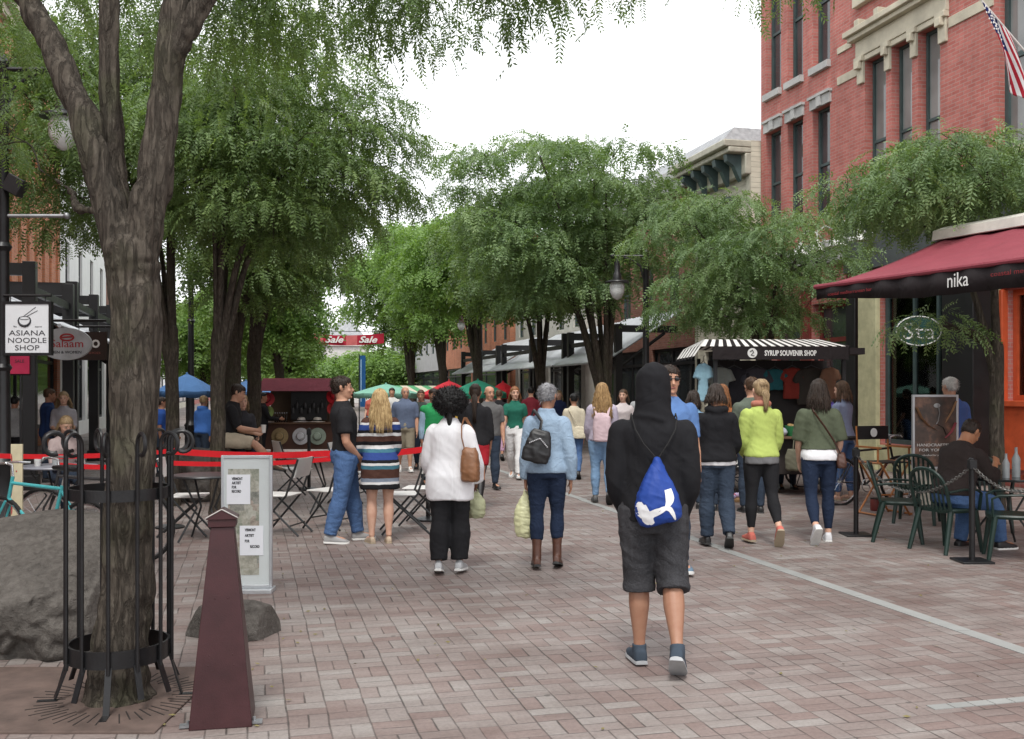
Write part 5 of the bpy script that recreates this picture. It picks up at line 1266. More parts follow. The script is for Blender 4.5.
def frond_template(rs, pairs, droop, lw, ll):
    """one pinnate leaf along +X, length 1: arrays of quads"""
    vs, qs = [], []
    def sp(s): return np.array([s * (1 - .12 * droop * s), 0, -droop * .5 * s * s])
    for i in range(pairs):
        s = .12 + .88 * i / (pairs - 1)
        p = sp(s); L = ll * (1 - .35 * abs(s - .45)) * rs.uniform(.8, 1.15)
        for sd in (-1, 1):
            a = rs.uniform(-.35, .25); fw = .35 + .5 * s
            d = np.array([fw * L, sd * L, -L * (.25 + .5 * rs.rand()) + a * L]); d *= L / np.linalg.norm(d)
            t = np.array([d[1], -d[0], rs.uniform(-.5, .5) * L]); t = t / np.linalg.norm(t) * lw * .5
            b = len(vs); vs += [p, p + d * .45 + t, p + d, p + d * .45 - t]; qs.append((b, b + 1, b + 2, b + 3))
    b = len(vs); w = .012
    e = sp(1.0); vs += [sp(0) + [0, w, 0], e + [0, w * .4, 0], e - [0, w * .4, 0], sp(0) - [0, w, 0]]; qs.append((b, b + 1, b + 2, b + 3))
    return np.array(vs), np.array(qs)

def fronds(rs, tmpl, pos, az, pit, roll, size):
    V_, Q_ = [], []; n = len(pos); which = rs.randint(0, len(tmpl), n); off = 0
    for k, (tv, tq) in enumerate(tmpl):
        ix = np.where(which == k)[0]
        if len(ix) == 0: continue
        ca, sa, cp, sp_, cr, sr = np.cos(az[ix]), np.sin(az[ix]), np.cos(pit[ix]), np.sin(pit[ix]), np.cos(roll[ix]), np.sin(roll[ix])
        X = np.stack([ca * cp, sa * cp, -sp_], 1); Y0 = np.stack([-sa, ca, 0 * ca], 1); Z0 = np.cross(X, Y0)
        Y = Y0 * cr[:, None] + Z0 * sr[:, None]; Z = -Y0 * sr[:, None] + Z0 * cr[:, None]
        P = pos[ix][:, None, :] + size[ix][:, None, None] * (tv[None, :, 0:1] * X[:, None, :] + tv[None, :, 1:2] * Y[:, None, :] + tv[None, :, 2:3] * Z[:, None, :])
        V_.append(P.reshape(-1, 3)); Q_.append((tq[None] + (np.arange(len(ix)) * len(tv))[:, None, None] + off).reshape(-1, 4)); off += len(ix) * len(tv)
    return np.concatenate(V_), np.concatenate(Q_)

def tree(name, label, base, trunk, limbs, pads, mat=LEAF, r0=.16, seed=1, frond=(.30, 6, .9), K=130, pr=(.55, .9), rtip=.006, group=None, flare=1.25, wob=.03, padflat=.38, sub=3, union=False):
    """trunk: points (rel. to base) with radii; limbs: lists of points starting on the trunk; pads: leaf-cloud centres"""
    rs = np.random.RandomState(seed); rng = random.Random(seed)
    t = thing(name, label, 'tree', (base.x, base.y, 0), 0, group)
    P, par, fixed = [], [], []
    def addchain(pts, start, rad):
        prev = start
        for i, p in enumerate(pts):
            P.append(V(p)); par.append(prev); fixed.append(rad[i] if rad else None); prev = len(P) - 1
        return prev
    def smooth(pts, n):
        pts = [V(p) for p in pts]; out = []
        for i in range(len(pts) - 1):
            p0, p1, p2, p3 = pts[max(i - 1, 0)], pts[i], pts[i + 1], pts[min(i + 2, len(pts) - 1)]
            for k in range(n):
                q = k / n
                out.append(.5 * ((2 * p1) + (p2 - p0) * q + (2 * p0 - 5 * p1 + 4 * p2 - p3) * q * q + (3 * p1 - p0 - 3 * p2 + p3) * q ** 3))
        return out + [pts[-1]]
    mb = MB(); nt_ = 10 if r0 < .2 else 18
    # trunk and limbs: explicit tubes
    skel = []   # attachable points with radius
    def branch(pts, radii, n=nt_, sub_=5):
        S = smooth(pts, sub_); RR = []
        for i in range(len(S)):
            u = i / (len(S) - 1) * (len(radii) - 1); k = min(int(u), len(radii) - 2); RR.append(radii[k] + (radii[k + 1] - radii[k]) * (u - k))
        S = [p + V((rng.uniform(-1, 1), rng.uniform(-1, 1), 0)) * wob * min(1, i / 4) * (RR[i] * 3) for i, p in enumerate(S)]
        mb.tube(S, RR, n); return S, RR
    S, RR = branch([p for p, r in trunk], [r for p, r in trunk], 20, 6)
    for Lp in limbs:
        r_a, r_b = Lp[0]; S, RR = branch(Lp[1], [r_a, (r_a + r_b) * .5, r_b] if len(Lp[1]) > 2 else [r_a, r_b], 12 if r0 < .25 else 16)
        for i in range(len(S) // 3, len(S)): skel.append((S[i], RR[i]))
    big = None
    if union:
        big = remesh(mb, .011, 2); oo = V((3.1, 1.7, .4))
        def fur(c):
            q = V((c.x * 15, c.y * 15, c.z * 2.2)) + oo
            return .016 * (abs(noise.noise(q)) * 2 - .5) + .006 * noise.noise(V((c.x * 40, c.y * 40, c.z * 9)))
        displace(big, fur); mb = MB()
    nodes = [(p, r) for p, r in skel]
    for c in sorted([V(p) for p in pads], key=lambda c: min((c - n[0]).length for n in skel)):
        best = min(nodes, key=lambda n: (n[0] - c).length + max(0, n[0].z - c.z) * 1.2)
        a = best[0]; L = (c - a).length
        if L < .15: continue
        mid = a.lerp(c, .5) + V((rng.uniform(-.12, .12), rng.uniform(-.12, .12), .10 * L)) * 1.0
        rA = min(best[1] * .75, .008 + .016 * L); 
        pts = smooth([a, mid, c], 4); rr = [rA + (rtip - rA) * i / (len(pts) - 1) for i in range(len(pts))]
        mb.tube(pts, rr, 6)
        for i in range(2, len(pts)): nodes.append((pts[i], rr[i]))
        for _ in range(sub):                    # fine twigs inside the leaf cloud
            a2 = pts[rng.randint(4, len(pts) - 1)]; q = c + V((rng.uniform(-1, 1), rng.uniform(-1, 1), rng.uniform(-.3, .4))) * pr[0] * .8
            mb.tube([a2, a2.lerp(q, .5) + V((0, 0, .08)), q], [rtip, rtip * .8, rtip * .4], 4)
    if big: fin(big, 'trunk', BARK, t); mb.build('twigs', BARK, t, smooth=180)
    else: mb.build('trunk', BARK, t, smooth=180)
    # foliage
    tmpl = [frond_template(rs, frond[1], rs.uniform(.6, 1.5), .74 / frond[1] * frond[2], .30 * frond[2]) for _ in range(6)]
    PP, AZ, PI_, RO, SZ = [], [], [], [], []
    for c in pads:
        c = np.array(c); Rr = rs.uniform(*pr); k = int(K * (Rr / pr[1]) ** 2 * rs.uniform(.75, 1.2))
        u = rs.rand(k) ** .55; th = rs.rand(k) * 2 * np.pi
        x = np.cos(th) * u * Rr; y = np.sin(th) * u * Rr
        z = (1 - u * u) * Rr * padflat * rs.uniform(.2, 1.0, k) + rs.normal(0, .05, k) - u * Rr * .12
        PP.append(np.stack([x, y, z], 1) + c)
        AZ.append(th + rs.normal(0, .7, k)); PI_.append(np.clip(-.05 + .75 * u ** 1.5 + rs.normal(0, .35, k), -.6, 1.3)); RO.append(rs.normal(0, .45, k)); SZ.append(frond[0] * rs.uniform(.6, 1.2, k))
    v, q = fronds(rs, tmpl, np.concatenate(PP), np.concatenate(AZ), np.concatenate(PI_), np.concatenate(RO), np.concatenate(SZ))
    npmesh('crown', v, q, mat, t)
    return t

def crown_pads(rs, ells, dmin):
    """leaf clouds spread through ellipsoids (cx,cy,cz,rx,ry,rz,n), thinner towards the centre"""
    out = []
    for cx, cy, cz, rx, ry, rz, n in ells:
        tries = 0; got = 0
        while got < n and tries < n * 60:
            tries += 1
            d = rs.normal(size=3); d /= np.linalg.norm(d); u = rs.rand() ** .30
            p = np.array([cx, cy, cz]) + d * u * np.array([rx, ry, rz])
            if all(((p - q) * np.array([1, 1, 1.9])) @ ((p - q) * np.array([1, 1, 1.9])) > dmin * dmin for q in out):
                out.append(p); got += 1
    return out
def auto_limbs(rs, fork, ells, n, r):
    out = []
    for i in range(n):
        a = 2 * np.pi * (i + rs.rand() * .6) / n; e = ells[i % len(ells)]
        tgt = V((e[0] + math.cos(a) * e[3] * .55, e[1] + math.sin(a) * e[4] * .55, e[2] + e[5] * rs.uniform(-.1, .55)))
        f = V(fork) - V((0, 0, .25 * rs.rand()))
        m1 = f.lerp(tgt, .35) + V((0, 0, .18 * (tgt - f).length)); m0 = f - V((0, 0, .35))
        out.append(((r * rs.uniform(.6, .8), r * .12), [m0, f.lerp(m1, .35), m1, tgt]))
    return out

# view-aligned helper: build local axes for a tree so that crowns are placed as the photograph shows them
def loc_at(base, px, d, py):
    p = at(px, d, hz(py, d)); return V((p.x - base.x, p.y - base.y, p.z))
ROW_L, ROW_R = 'honey locusts of the left row', 'honey locusts of the right row'
def street_tree(label, px, d, top, bot, x0, x1, seed, mat, group, K=130, npads=46, frond=(.32, 6, .9), fork=2.0, r=.13, lean=(0, 0), nl=5, dmin=.55, pr=(.55, .95), depth=None, extra=()):
    rs = np.random.RandomState(seed); b = at(px, d)
    zt, zb = hz(top, d), hz(bot, d); xl, xr = (x0 - px) / FOC * d, (x1 - px) / FOC * d
    cxv = (xl + xr) / 2; rx = (xr - xl) / 2 - .35; c = V((cxv * CA, -cxv * SA, (zt + zb) / 2 + .1)); ry = depth or rx * .9; rz = (zt - zb) / 2 - .2
    ells = [(c.x, c.y, c.z, rx, ry, rz, npads)]
    for e in extra: ells.append(e)
    pads = crown_pads(rs, ells, dmin)
    fk = V((lean[0], lean[1], fork))
    trunk = [((0, 0, -.05), r * 1.5), ((0, 0, .12), r * 1.15), ((lean[0] * .3, lean[1] * .3, fork * .45), r), ((lean[0], lean[1], fork), r * .92), ((lean[0], lean[1], fork + r * 1.0), r * .55), ((lean[0], lean[1], fork + r * 1.5), r * .1)]
    limbs = auto_limbs(rs, fk, ells, nl, r)
    return tree('honey_locust_tree', label, b, trunk, limbs, pads, mat, r, seed, frond, K, pr, group=group)

# ---- right row (nearest first)
street_tree('small honey locust behind the burgundy cafe awning', 997, 12.3, 136, 258, 806, 1110, 11, LEAF2, ROW_R, K=175, npads=38, frond=(.26, 7, .8), fork=2.1, r=.085, nl=6, dmin=.48, pr=(.38, .68), depth=1.3,
            extra=[(-.80, .05, 2.42, .14, .15, .10, 1)])
street_tree('spreading honey locust above the souvenir cart in front of clapboard house', 765, 18.2, 180, 350, 628, 872, 12, LEAF2, ROW_R, K=165, npads=50, frond=(.30, 7, .8), fork=2.0, r=.11, nl=7, dmin=.52, pr=(.42, .78), depth=1.7)
street_tree('tall broad honey locust in the middle of the right row', 606, 25.3, 110, 322, 428, 700, 13, LEAF2, ROW_R, K=160, npads=82, frond=(.40, 6, .9), fork=1.35, r=.17, nl=8, dmin=.68, pr=(.55, 1.0), depth=2.6)
street_tree('honey locust with slim forked trunk beyond the tall broad one', 541, 31, 185, 325, 440, 620, 14, LEAF, ROW_R, K=130, npads=46, frond=(.5, 5, 1.0), fork=2.1, r=.15, nl=6, dmin=.8, pr=(.7, 1.15), depth=2.3)
street_tree('honey locust with pale green crown halfway down the right row', 478, 38, 205, 325, 396, 520, 15, LEAF3, ROW_R, K=130, npads=46, frond=(.55, 5, 1.0), fork=2.4, r=.19, nl=6, dmin=.85, pr=(.8, 1.3), depth=2.6)
street_tree('honey locust with leaning trunk far down the right row', 443, 47, 215, 335, 372, 486, 16, LEAF3, ROW_R, K=120, npads=46, frond=(.65, 5, 1.0), fork=2.6, r=.2, nl=6, dmin=.95, pr=(.9, 1.5), depth=3)
street_tree('multi-stemmed honey locust near the far end of the right row', 412, 56, 232, 348, 352, 446, 17, LEAF3, ROW_R, K=120, npads=42, frond=(.75, 5, 1.0), fork=1.6, r=.2, nl=7, dmin=1.0, pr=(1.0, 1.6), depth=3)
# ---- left row
street_tree('honey locust with slender trunk behind the notice stand', 218, 13.1, 55, 275, 122, 424, 21, LEAF, ROW_L, K=165, npads=84, frond=(.27, 7, .85), fork=2.3, r=.095, nl=8, dmin=.50, pr=(.42, .8), depth=1.9)
street_tree('honey locust with thin trunk nearest the big caged one', 172, 14.2, 0, 262, -70, 260, 22, LEAF, ROW_L, K=160, npads=74, frond=(.28, 7, .85), fork=2.4, r=.095, nl=7, dmin=.52, pr=(.45, .82), depth=1.9)
street_tree('honey locust with dark trunk rising left of its twin behind the bench', 233, 19.5, 170, 320, 150, 330, 23, LEAF, ROW_L, K=120, npads=34, frond=(.36, 6, .9), fork=2.3, r=.16, nl=7, dmin=.65, pr=(.55, .9), depth=2.2)
street_tree('honey locust with dark trunk rising right of its twin behind the bench', 254, 21, 180, 315, 205, 370, 24, LEAF, ROW_L, K=120, npads=36, frond=(.36, 6, .9), fork=2.5, r=.15, nl=7, dmin=.65, pr=(.55, .95), depth=2.2)
street_tree('bright green honey locust behind the burgundy hat cart', 280, 33, 250, 362, 206, 326, 25, LEAF3, ROW_L, K=120, npads=38, frond=(.55, 5, 1.0), fork=2.2, r=.16, nl=6, dmin=.8, pr=(.8, 1.3), depth=2.6)
street_tree('leafy honey locust far behind the blue umbrellas', 205, 42, 290, 380, 150, 262, 26, LEAF3, ROW_L, K=110, npads=40, frond=(.6, 5, 1.0), fork=1.6, r=.16, nl=6, dmin=.85, pr=(.9, 1.4), depth=2.6)
# ---- far end
for i, (px, d, tp, bt, x0, x1, lab) in enumerate(((318, 85, 352, 392, 286, 352, 'low round tree at the far end of the street behind the hat cart roof'), (352, 95, 350, 392, 330, 382, 'tree at the far end of the street below the red banner'),
        (382, 80, 345, 392, 362, 404, 'tree at the far end of the street right of the blue banner'), (290, 62, 300, 385, 258, 312, 'tall far tree left of the red banner'), (232, 70, 320, 392, 190, 275, 'far tree filling the gap behind the blue umbrellas'))):
    street_tree(lab, px, d, tp, bt, x0, x1, 31 + i, LEAF3, 'trees closing the far end of the street', K=90, npads=26, frond=(.9, 4, 1.1), fork=1.6, r=.2, nl=5, dmin=1.0, pr=(1.0, 1.7), depth=2.5)

# ---- the big caged tree in front
B0 = at(119, 5.3)
def L0(px, py, dd=0.0):
    d = 5.3 + dd; p = at(px, d, hz(py, d)); return V((p.x - B0.x, p.y - B0.y, p.z))
trunk0 = [((0, 0, -.05), .20), ((0, 0, .05), .165), (L0(122, 640), .138), (L0(127, 560), .122), (L0(131, 440), .120), (L0(135, 300), .132), (L0(131, 252), .132), (L0(129, 232), .09), (L0(128, 222), .04)]
limbs0 = [((.092, .045), [L0(128, 290), L0(108, 205), L0(84, 120), L0(44, 30, .1), L0(-10, -60, .3), L0(-90, -150, .6)]),
          ((.075, .04), [L0(130, 290), L0(116, 190, .12), L0(109, 90, .15), L0(107, -20, .15), L0(90, -140, .4)]),
          ((.105, .055), [L0(130, 290), L0(150, 200), L0(164, 110), L0(176, 15), L0(205, -60, .1), L0(260, -150, .3)]),
          ((.060, .020), [L0(170, 65), L0(198, 12, -.05), L0(235, -40, .0), L0(330, -75, .5), L0(450, -90, .9)]),
          ((.022, .008), [L0(104, 210, .0), L0(78, 208, .3), L0(70, 190, .8), L0(40, 170, 1.2)])]
rs0 = np.random.RandomState(7)
pads0 = []
for px, py, dd in ((250, 5, .6), (300, -5, .9), (345, -12, .6), (390, -8, 1.0), (235, 40, 1.6), (285, 30, 1.8), (330, 25, 1.6), (470, -25, .8), (545, -30, .9), (600, -42, .9), (430, 8, 1.3), (400, 22, 1.7), (215, 20, 1.0), (190, -20, .8),
                   (260, -60, .5), (330, -70, .4), (420, -70, .5), (520, -75, .6), (200, -90, .3), (140, -60, .9), (90, -40, 1.0), (40, 5, 1.4), (10, -20, 1.1), (-20, 20, 1.3), (8, 62, 1.8), (20, 120, 2.3), (-15, 150, 2.0), (60, -70, .4), (-60, -60, .6),
                   (800, -100, 1.4), (780, -28, 1.9), (210, 60, 1.9), (235, 95, 2.3)):
    p = L0(px, py, dd); pads0.append(np.array(p))
tree('honey_locust_tree', 'big furrowed trunk forking above the black iron tree guard', B0, trunk0, limbs0, pads0, LEAF, .27, 77, (.21, 9, .8), 150, (.34, .6), rtip=.004, group=ROW_L, padflat=.4, union=True)
# ================================================================= street furniture near the camera
IRON = pm('black_iron', (.010, .010, .011), .38, .25, 8, bump=.3, bscale=80)
STEEL = pm('galvanised_steel', (.30, .31, .32), .45, .2, 6, metal=.7); ALU = pm('brushed_aluminium', (.50, .52, .54), .38, .1, 6, metal=.6)
# ---- tree guard
tg = thing('tree_guard', 'black wrought iron guard with curled bar tops around the big trunk', 'tree guard', (B0.x, B0.y, 0), YAW)
Rg = .245
for z, nm in ((1.10, 'ring'), (.27, 'ring')):
    m = MB(); hh = .030 if z > 1 else .045
    m.loft([[V(((Rg + dr) * math.cos(q), (Rg + dr) * math.sin(q), z + dz_)) for dr, dz_ in ((0, -hh), (.012, -hh), (.012, hh), (0, hh))] for q in [6.2832 * k / 40 for k in range(40)]], closed=True)
    m.build(nm, IRON, tg, smooth=30)
NB = 12
for k in range(NB):
    q = 6.2832 * (k + .35) / NB; c, s_ = math.cos(q), math.sin(q); m = MB()
    rb_ = Rg + .022
    pts = [V((c * rb_, s_ * rb_, .20)), V((c * rb_, s_ * rb_, .6)), V((c * rb_, s_ * rb_, 1.36))]
    for j in range(1, 15):
        a = math.pi - j * (math.pi * 1.62) / 14; rr_ = .058 - .012 * j / 14
        x = rb_ + .058 + rr_ * math.cos(a); z = 1.36 + rr_ * math.sin(a) * 1.1
        pts.append(V((c * x, s_ * x, z)))
    m.tube(pts, .0105, 7); m.build('bar', IRON, tg)
    if k % 2 == 0 or True:
        m = MB(); L_ = .26 if k % 3 else .30
        a0, a1 = V((c * (Rg + .012), s_ * (Rg + .012), .235)), V((c * (Rg + .075), s_ * (Rg + .075), .235 - L_ * .62 if k % 3 else .012))
        tdir = V((-s_, c, 0)); m.loft([[p + tdir * .016 * x + V((c, s_, 0)) * .004 * y for x, y in ((-1, -1), (1, -1), (1, 1), (-1, 1))] for p in (a0, a0.lerp(a1, .5), a1)])
        if not k % 3: m.box(V((c * (Rg + .11), s_ * (Rg + .11), .010)), (.10, .035, .012), q)
        m.build('foot', IRON, tg, smooth=30)
# ---- grate
gr = thing('tree_grate', 'rusty reddish tree grate with radial slots under the iron guard', 'grate', (B0.x, B0.y, 0), 0)
RUST = pm('rusted_grate', (.105, .074, .062), .85, .35, 5, bump=.5, bscale=40); SLOT = pm('slot_dark', (.02, .016, .014), .9)
rotv = Matrix.Rotation(YAW, 3, 'Z')
m = MB(); m.box((-.86, .25, .0), (2.55, 1.12, .024), YAW); m.build('plate', RUST, gr, bev=.004)
m = MB()
for k in range(52):
    q = 6.2832 * k / 52; r0_, r1_ = (.27, .41) if k % 2 else (.30, .45)
    if k % 13 == 0: continue
    p = V((math.cos(q), math.sin(q), 0)) * (r0_ + r1_) / 2; m.box((p.x, p.y, .0125), (r1_ - r0_, .0065, .003), q)
m.build('slot', SLOT, gr, smooth=0)
bpy.data.objects[m and gr.children[0].name].location = (0, 0, 0)

# ---- boulders
ROCK = None
def rockmat():
    t = NT('weathered_rock'); o = t.tc.outputs['Object']
    n = t.noise(o, 3, 7, .65); n2 = t.noise(o, 22, 5, .7, .6)
    c = t.ramp(n, [(.28, (.040, .036, .033)), (.5, (.085, .076, .068)), (.72, (.145, .132, .12))])
    c = t.mix(.35, c, t.ramp(n2, [(.35, (.05, .045, .04)), (.65, (.18, .168, .152))]))
    t.bsdf(c, .92, 0, t.math('ADD', n, t.math('MULTIPLY', n2, .45)), .9, .05, .2); return t.m
ROCK = rockmat()
def boulder(label, loc, size, rot, seed, vox=.02, flat=.75, name='boulder'):
    m = MB(); m.ell((0, 0, size[2] * .35), (size[0] / 2, size[1] / 2, size[2] * .65), nu=28, nv=16); me = remesh(m, vox, 2)
    o_ = V((seed * 3.1, seed * 7.7, seed))
    def fn(c):
        a = noise.noise(c * 1.6 / max(size) * 1.4 + o_); r_ = 1 - abs(noise.noise(c * 4 + o_)) ; f_ = noise.noise(c * 11 + o_)
        cell = noise.voronoi(c * 3.2 + o_)[0]; 
        c2 = noise.voronoi(c * 7.5 + o_)[0]; return size[2] * (.20 * a + .09 * (r_ - .6) + .022 * f_ + .13 * (cell[1] - cell[0] - .3) + .045 * (c2[1] - c2[0] - .3) + .010 * noise.noise(c * 30))
    displace(me, fn)
    n = len(me.vertices); co = np.empty(n * 3, np.float32); me.vertices.foreach_get('co', co); co = co.reshape(-1, 3)
    rp = np.random.RandomState(seed + 3)                 # broken faces
    for _ in range(16):
        nv = rp.normal(size=3); nv[2] = abs(nv[2]) * .8; nv /= np.linalg.norm(nv); dd = co @ nv; lim = dd.max() * rp.uniform(.74, .93); hi = dd > lim
        co[hi] -= np.outer((dd[hi] - lim) * .86, nv)
    mx_ = size[2] * flat; hi = co[:, 2] > mx_; co[hi, 2] = mx_ + (co[hi, 2] - mx_) * .35
    me.vertices.foreach_set('co', co.ravel()); me.update()
    o = fin(me, name, ROCK); tag(o, label, 'boulder', None, loc, rot); return o
p = at(34, 6.55); boulder('big grey boulder at the left edge behind the tree guard', (p.x, p.y, -.04), (1.66, 1.2, .98), YAW + .1, 2, .016, .84)
p = at(236, 6.75); boulder('low flat grey rock beside the burgundy obelisk', (p.x, p.y, -.05), (.80, .52, .34), YAW, 5, .012, .72)
# ---- stone block bench
p = at(204, 15.0); boulder('long dark stone block used as a bench behind the red belts', (p.x, p.y, -.06), (1.9, 1.0, 1.06), YAW, 11, .03, .80, 'stone_block')

# ---- burgundy obelisk bollard
ob = thing('obelisk_bollard', 'tall burgundy obelisk shaped bollard with pitched cap', 'bollard', at(223, 4.98), YAW + .20)
BURG = pm('burgundy_paint', (.040, .0115, .0135), .42, .26, 5, bump=.3, bscale=140, bdist=.002)
m = MB(); m.loft([[V((sx * a, sy * a, z)) for sx, sy in ((-1, -1), (1, -1), (1, 1), (-1, 1))] for z, a in ((.0, .148), (.03, .146), (.965, .054))]); m.build('shaft', BURG, ob, bev=.004)
m = MB(); m.bb(-.066, .066, -.066, .066, .966, 1.003); m.loft([[V((-.074, y, 1.003)), V((.074, y, 1.003)), V((.074, y, 1.012)), V((0, y, 1.052)), V((-.074, y, 1.012))] for y in (-.074, .074)]); m.build('cap', BURG, ob, bev=.002)
m = MB(); ALUL = pm('pale_edge', (.42, .40, .38), .4, metal=.4)  # pale metallic line drawn along the front slopes of the cap
for s_ in (-1, 1): m.tube([V((s_ * .076, -.0755, 1.012)), V((0, -.0755, 1.054))], .003, 6)
m.build('cap_edge', ALUL, ob)
for z, xs in ((.30, (-.06, .06)), (.35, (-.055, .055)), (.62, (-.03, .03))):
    for x in xs: m = MB(); m.ell((x, -.146 + .093 * (z / .965) - .001, z), (.005, .003, .005), nu=8, nv=5); m.build('rivet', BURG, ob)
for x in (-.16, .16): m = MB(); m.box((x, -.10, .012), (.07, .04, .012)); m.tube([V((x * .97, -.10, .01)), V((x * .97, -.10, .035))], .009, 6); m.build('anchor_lug', STEEL, ob)


# ---- notice stand
ns = thing('notice_stand', 'white framed notice stand with two white paper sheets', 'sign', at(247, 8.12), YAW + .03)
m = MB(); w2, h2 = .205, 1.11
m.bb(-w2, -w2 + .022, -.02, .02, .035, h2); m.bb(w2 - .022, w2, -.02, .02, .035, h2); m.bb(-w2 + .022, w2 - .022, -.02, .02, h2 - .024, h2); m.bb(-w2 + .022, w2 - .022, -.02, .02, .035, .06); m.bb(-w2 - .01, w2 + .01, -.09, .09, 0, .034)
m.build('frame', ALU, ns, bev=.003)
m = MB(); m.bb(-w2 + .021, w2 - .021, -.010, .010, .06, h2 - .022); m.build('panel', pm('pale_panel', (.56, .60, .60), .35, .05, 4), ns)
def collage():
    t = NT('faded_prints'); o = t.tc.outputs['Object']
    vo = t.n('ShaderNodeTexVoronoi'); vo.inputs['Scale'].default_value = 9; vo.distance = 'CHEBYCHEV'; t.l(t.mapping(o, (1.3, .01, 1)), vo.inputs['Vector'])
    n = t.noise(o, 26, 4, .7)
    s_ = t.n('ShaderNodeSeparateColor'); t.l(vo.outputs['Color'], s_.inputs[0])
    c = t.ramp(s_.outputs[0], [(0, (.20, .23, .17)), (.25, (.34, .33, .27)), (.5, (.42, .42, .36)), (.75, (.30, .22, .18)), (.9, (.12, .13, .12))], 'CONSTANT')
    c = t.mix(.5, c, t.ramp(n, [(.35, (.12, .13, .10)), (.65, (.50, .48, .42))])); t.bsdf(c, .5); return t.m
m = MB(); m.bb(-.15, .10, -.0125, -.0105, .14, 1.0); m.build('print', collage(), ns)
PAPER = pm('white_paper', (.74, .76, .80), .7, .03); INK = pm('black_ink', (.02, .02, .025), .6)
for cx_, cz_, w_, h_, lines in ((-.065, .835, .19, .24, ('VERMONT', 'ARTIST', 'FOR', 'RECORD')), (.040, .42, .19, .24, ('VERMONT', 'ARTIST', 'FOR', '  RECORD'))):
    m = MB(); m.bb(cx_ - w_ / 2, cx_ + w_ / 2, -.0165, -.0135, cz_ - h_ / 2, cz_ + h_ / 2); pp = m.build('paper', PAPER, ns)
    for k, L_ in enumerate(lines):
        text(L_.strip(), .030, 'lettering', INK, pp, .0005, TM(cx_ - .055 + .0065 * len(L_) + (.03 if L_[0] == ' ' else 0), -.0175, cz_ + .085 - k * (.034 if cz_ > .6 else .045)), .0125 * len(L_.strip()), .0012)

# ---- belts and stanchions
REDBELT = cloth('red_webbing', (.52, .012, .018), .08, .6)
def stanchion(label, p, h=.95, base='round', group='barrier posts'):
    t = thing('barrier_post', label, 'barrier post', (p.x, p.y, 0), YAW, group)
    m = MB(); m.tube([V((0, 0, .02)), V((0, 0, h))], .028, 12); m.ell((0, 0, h), (.03, .03, .018)); m.build('pole', IRON, t)
    m = MB(); (m.lathe([(.17, 0), (.17, .018), (.12, .035), (.035, .05)], 24) if base == 'round' else m.box((0, 0, .010), (.30, .30, .02))); m.build('base', IRON, t, bev=.003)
    m = MB(); m.box((0, 0, h - .05), (.07, .07, .09)); m.build('belt_cassette', BLKP, t, bev=.005); return t
sp = [at(-12, 11.3), at(170, 11.9), at(428, 12.6)]
stanchion('black barrier post holding the red belts at the left edge', sp[0]); stanchion('black barrier post holding the red belts behind the furrowed trunk', sp[1])
stanchion('black barrier post beside the woman in white shirt holding the red belt', sp[2]); stanchion('free standing black post with round base near the hat cart', at(309, 16.4), 1.0)
def belt(label, pts, w=.05):
    m = MB(); n = 14; P = []
    for i in range(len(pts) - 1):
        for k in range(n):
            q = k / n; p = pts[i].lerp(pts[i + 1], q); P.append(p - V((0, 0, .035 * 4 * q * (1 - q))))
    P.append(pts[-1])
    d = [(P[min(i + 1, len(P) - 1)] - P[max(i - 1, 0)]).normalized() for i in range(len(P))]
    m.loft([[p + V((0, 0, s_ * w)) + V((-dd.y, dd.x, 0)) * o_ for s_, o_ in ((-.5, -.0015), (.5, -.0015), (.5, .0015), (-.5, .0015))] for p, dd in zip(P, d)])
    return tag(m.build('barrier_belt', REDBELT, smooth=30), label, 'barrier belt', 'red barrier belts')
zb = lambda p, z: V((p.x, p.y, z))
b1 = belt('upper red barrier belt strung from the left edge past the furrowed trunk', [zb(sp[0], .90), zb(sp[1], .915)], .055)
b2 = belt('red barrier belt running from the furrowed trunk to the woman in white shirt', [zb(sp[1], .915), zb(at(325, 12.2), .865), zb(sp[2], .90)], .075)
b3 = belt('lower red barrier belt crossing above the notice stand', [zb(at(60, 11.2), .80), zb(at(170, 11.5), .80), zb(at(335, 12.25), .80)], .055)

# ---- folding chairs
WPL = pm('white_plastic', (.62, .62, .60), .45, .06); DKM = pm('dark_grey_steel', (.045, .048, .05), .4, metal=.5)
def make_folding(label):
    t = thing('folding_chair', label, 'chair', (0, 0, 0), 0, 'white seated folding chairs')
    m = MB(); m.box((0, .02, .45), (.40, .38, .022)); m.build('seat', WPL, t, bev=.01)
    m = MB(); rg = []
    for z, y in ((.66, -.255), (.72, -.275), (.80, -.29), (.86, -.30), (.875, -.302)): rg.append([V((x, y - .02 * (1 - (x / .2) ** 2) + o_, z)) for x, o_ in [(-.2, 0), (-.1, 0), (0, 0), (.1, 0), (.2, 0), (.2, .015), (.1, .015), (0, .015), (-.1, .015), (-.2, .015)]])
    m.loft(rg); m.build('backrest', WPL, t, smooth=50)
    for s_ in (-1, 1):
        m = MB(); m.tube([V((s_ * .21, -.30, .87)), V((s_ * .215, -.16, .46)), V((s_ * .22, .24, .01))], .0125, 8); m.build('leg', DKM, t)
        m = MB(); m.tube([V((s_ * .195, .17, .44)), V((s_ * .195, -.30, .01))], .0125, 8); m.build('leg', DKM, t)
    m = MB(); m.tube([V((-.22, .12, .14)), V((.22, .12, .14))], .009, 6); m.tube([V((-.195, -.20, .12)), V((.195, -.20, .12))], .009, 6); m.build('stretcher', DKM, t); return t
fc = make_folding('white folding chair under the black table left of the notice stand'); FD = lambda hd: YAW - R(hd)
fc.location = at(188, 11.3); fc.rotation_euler.z = FD(82)
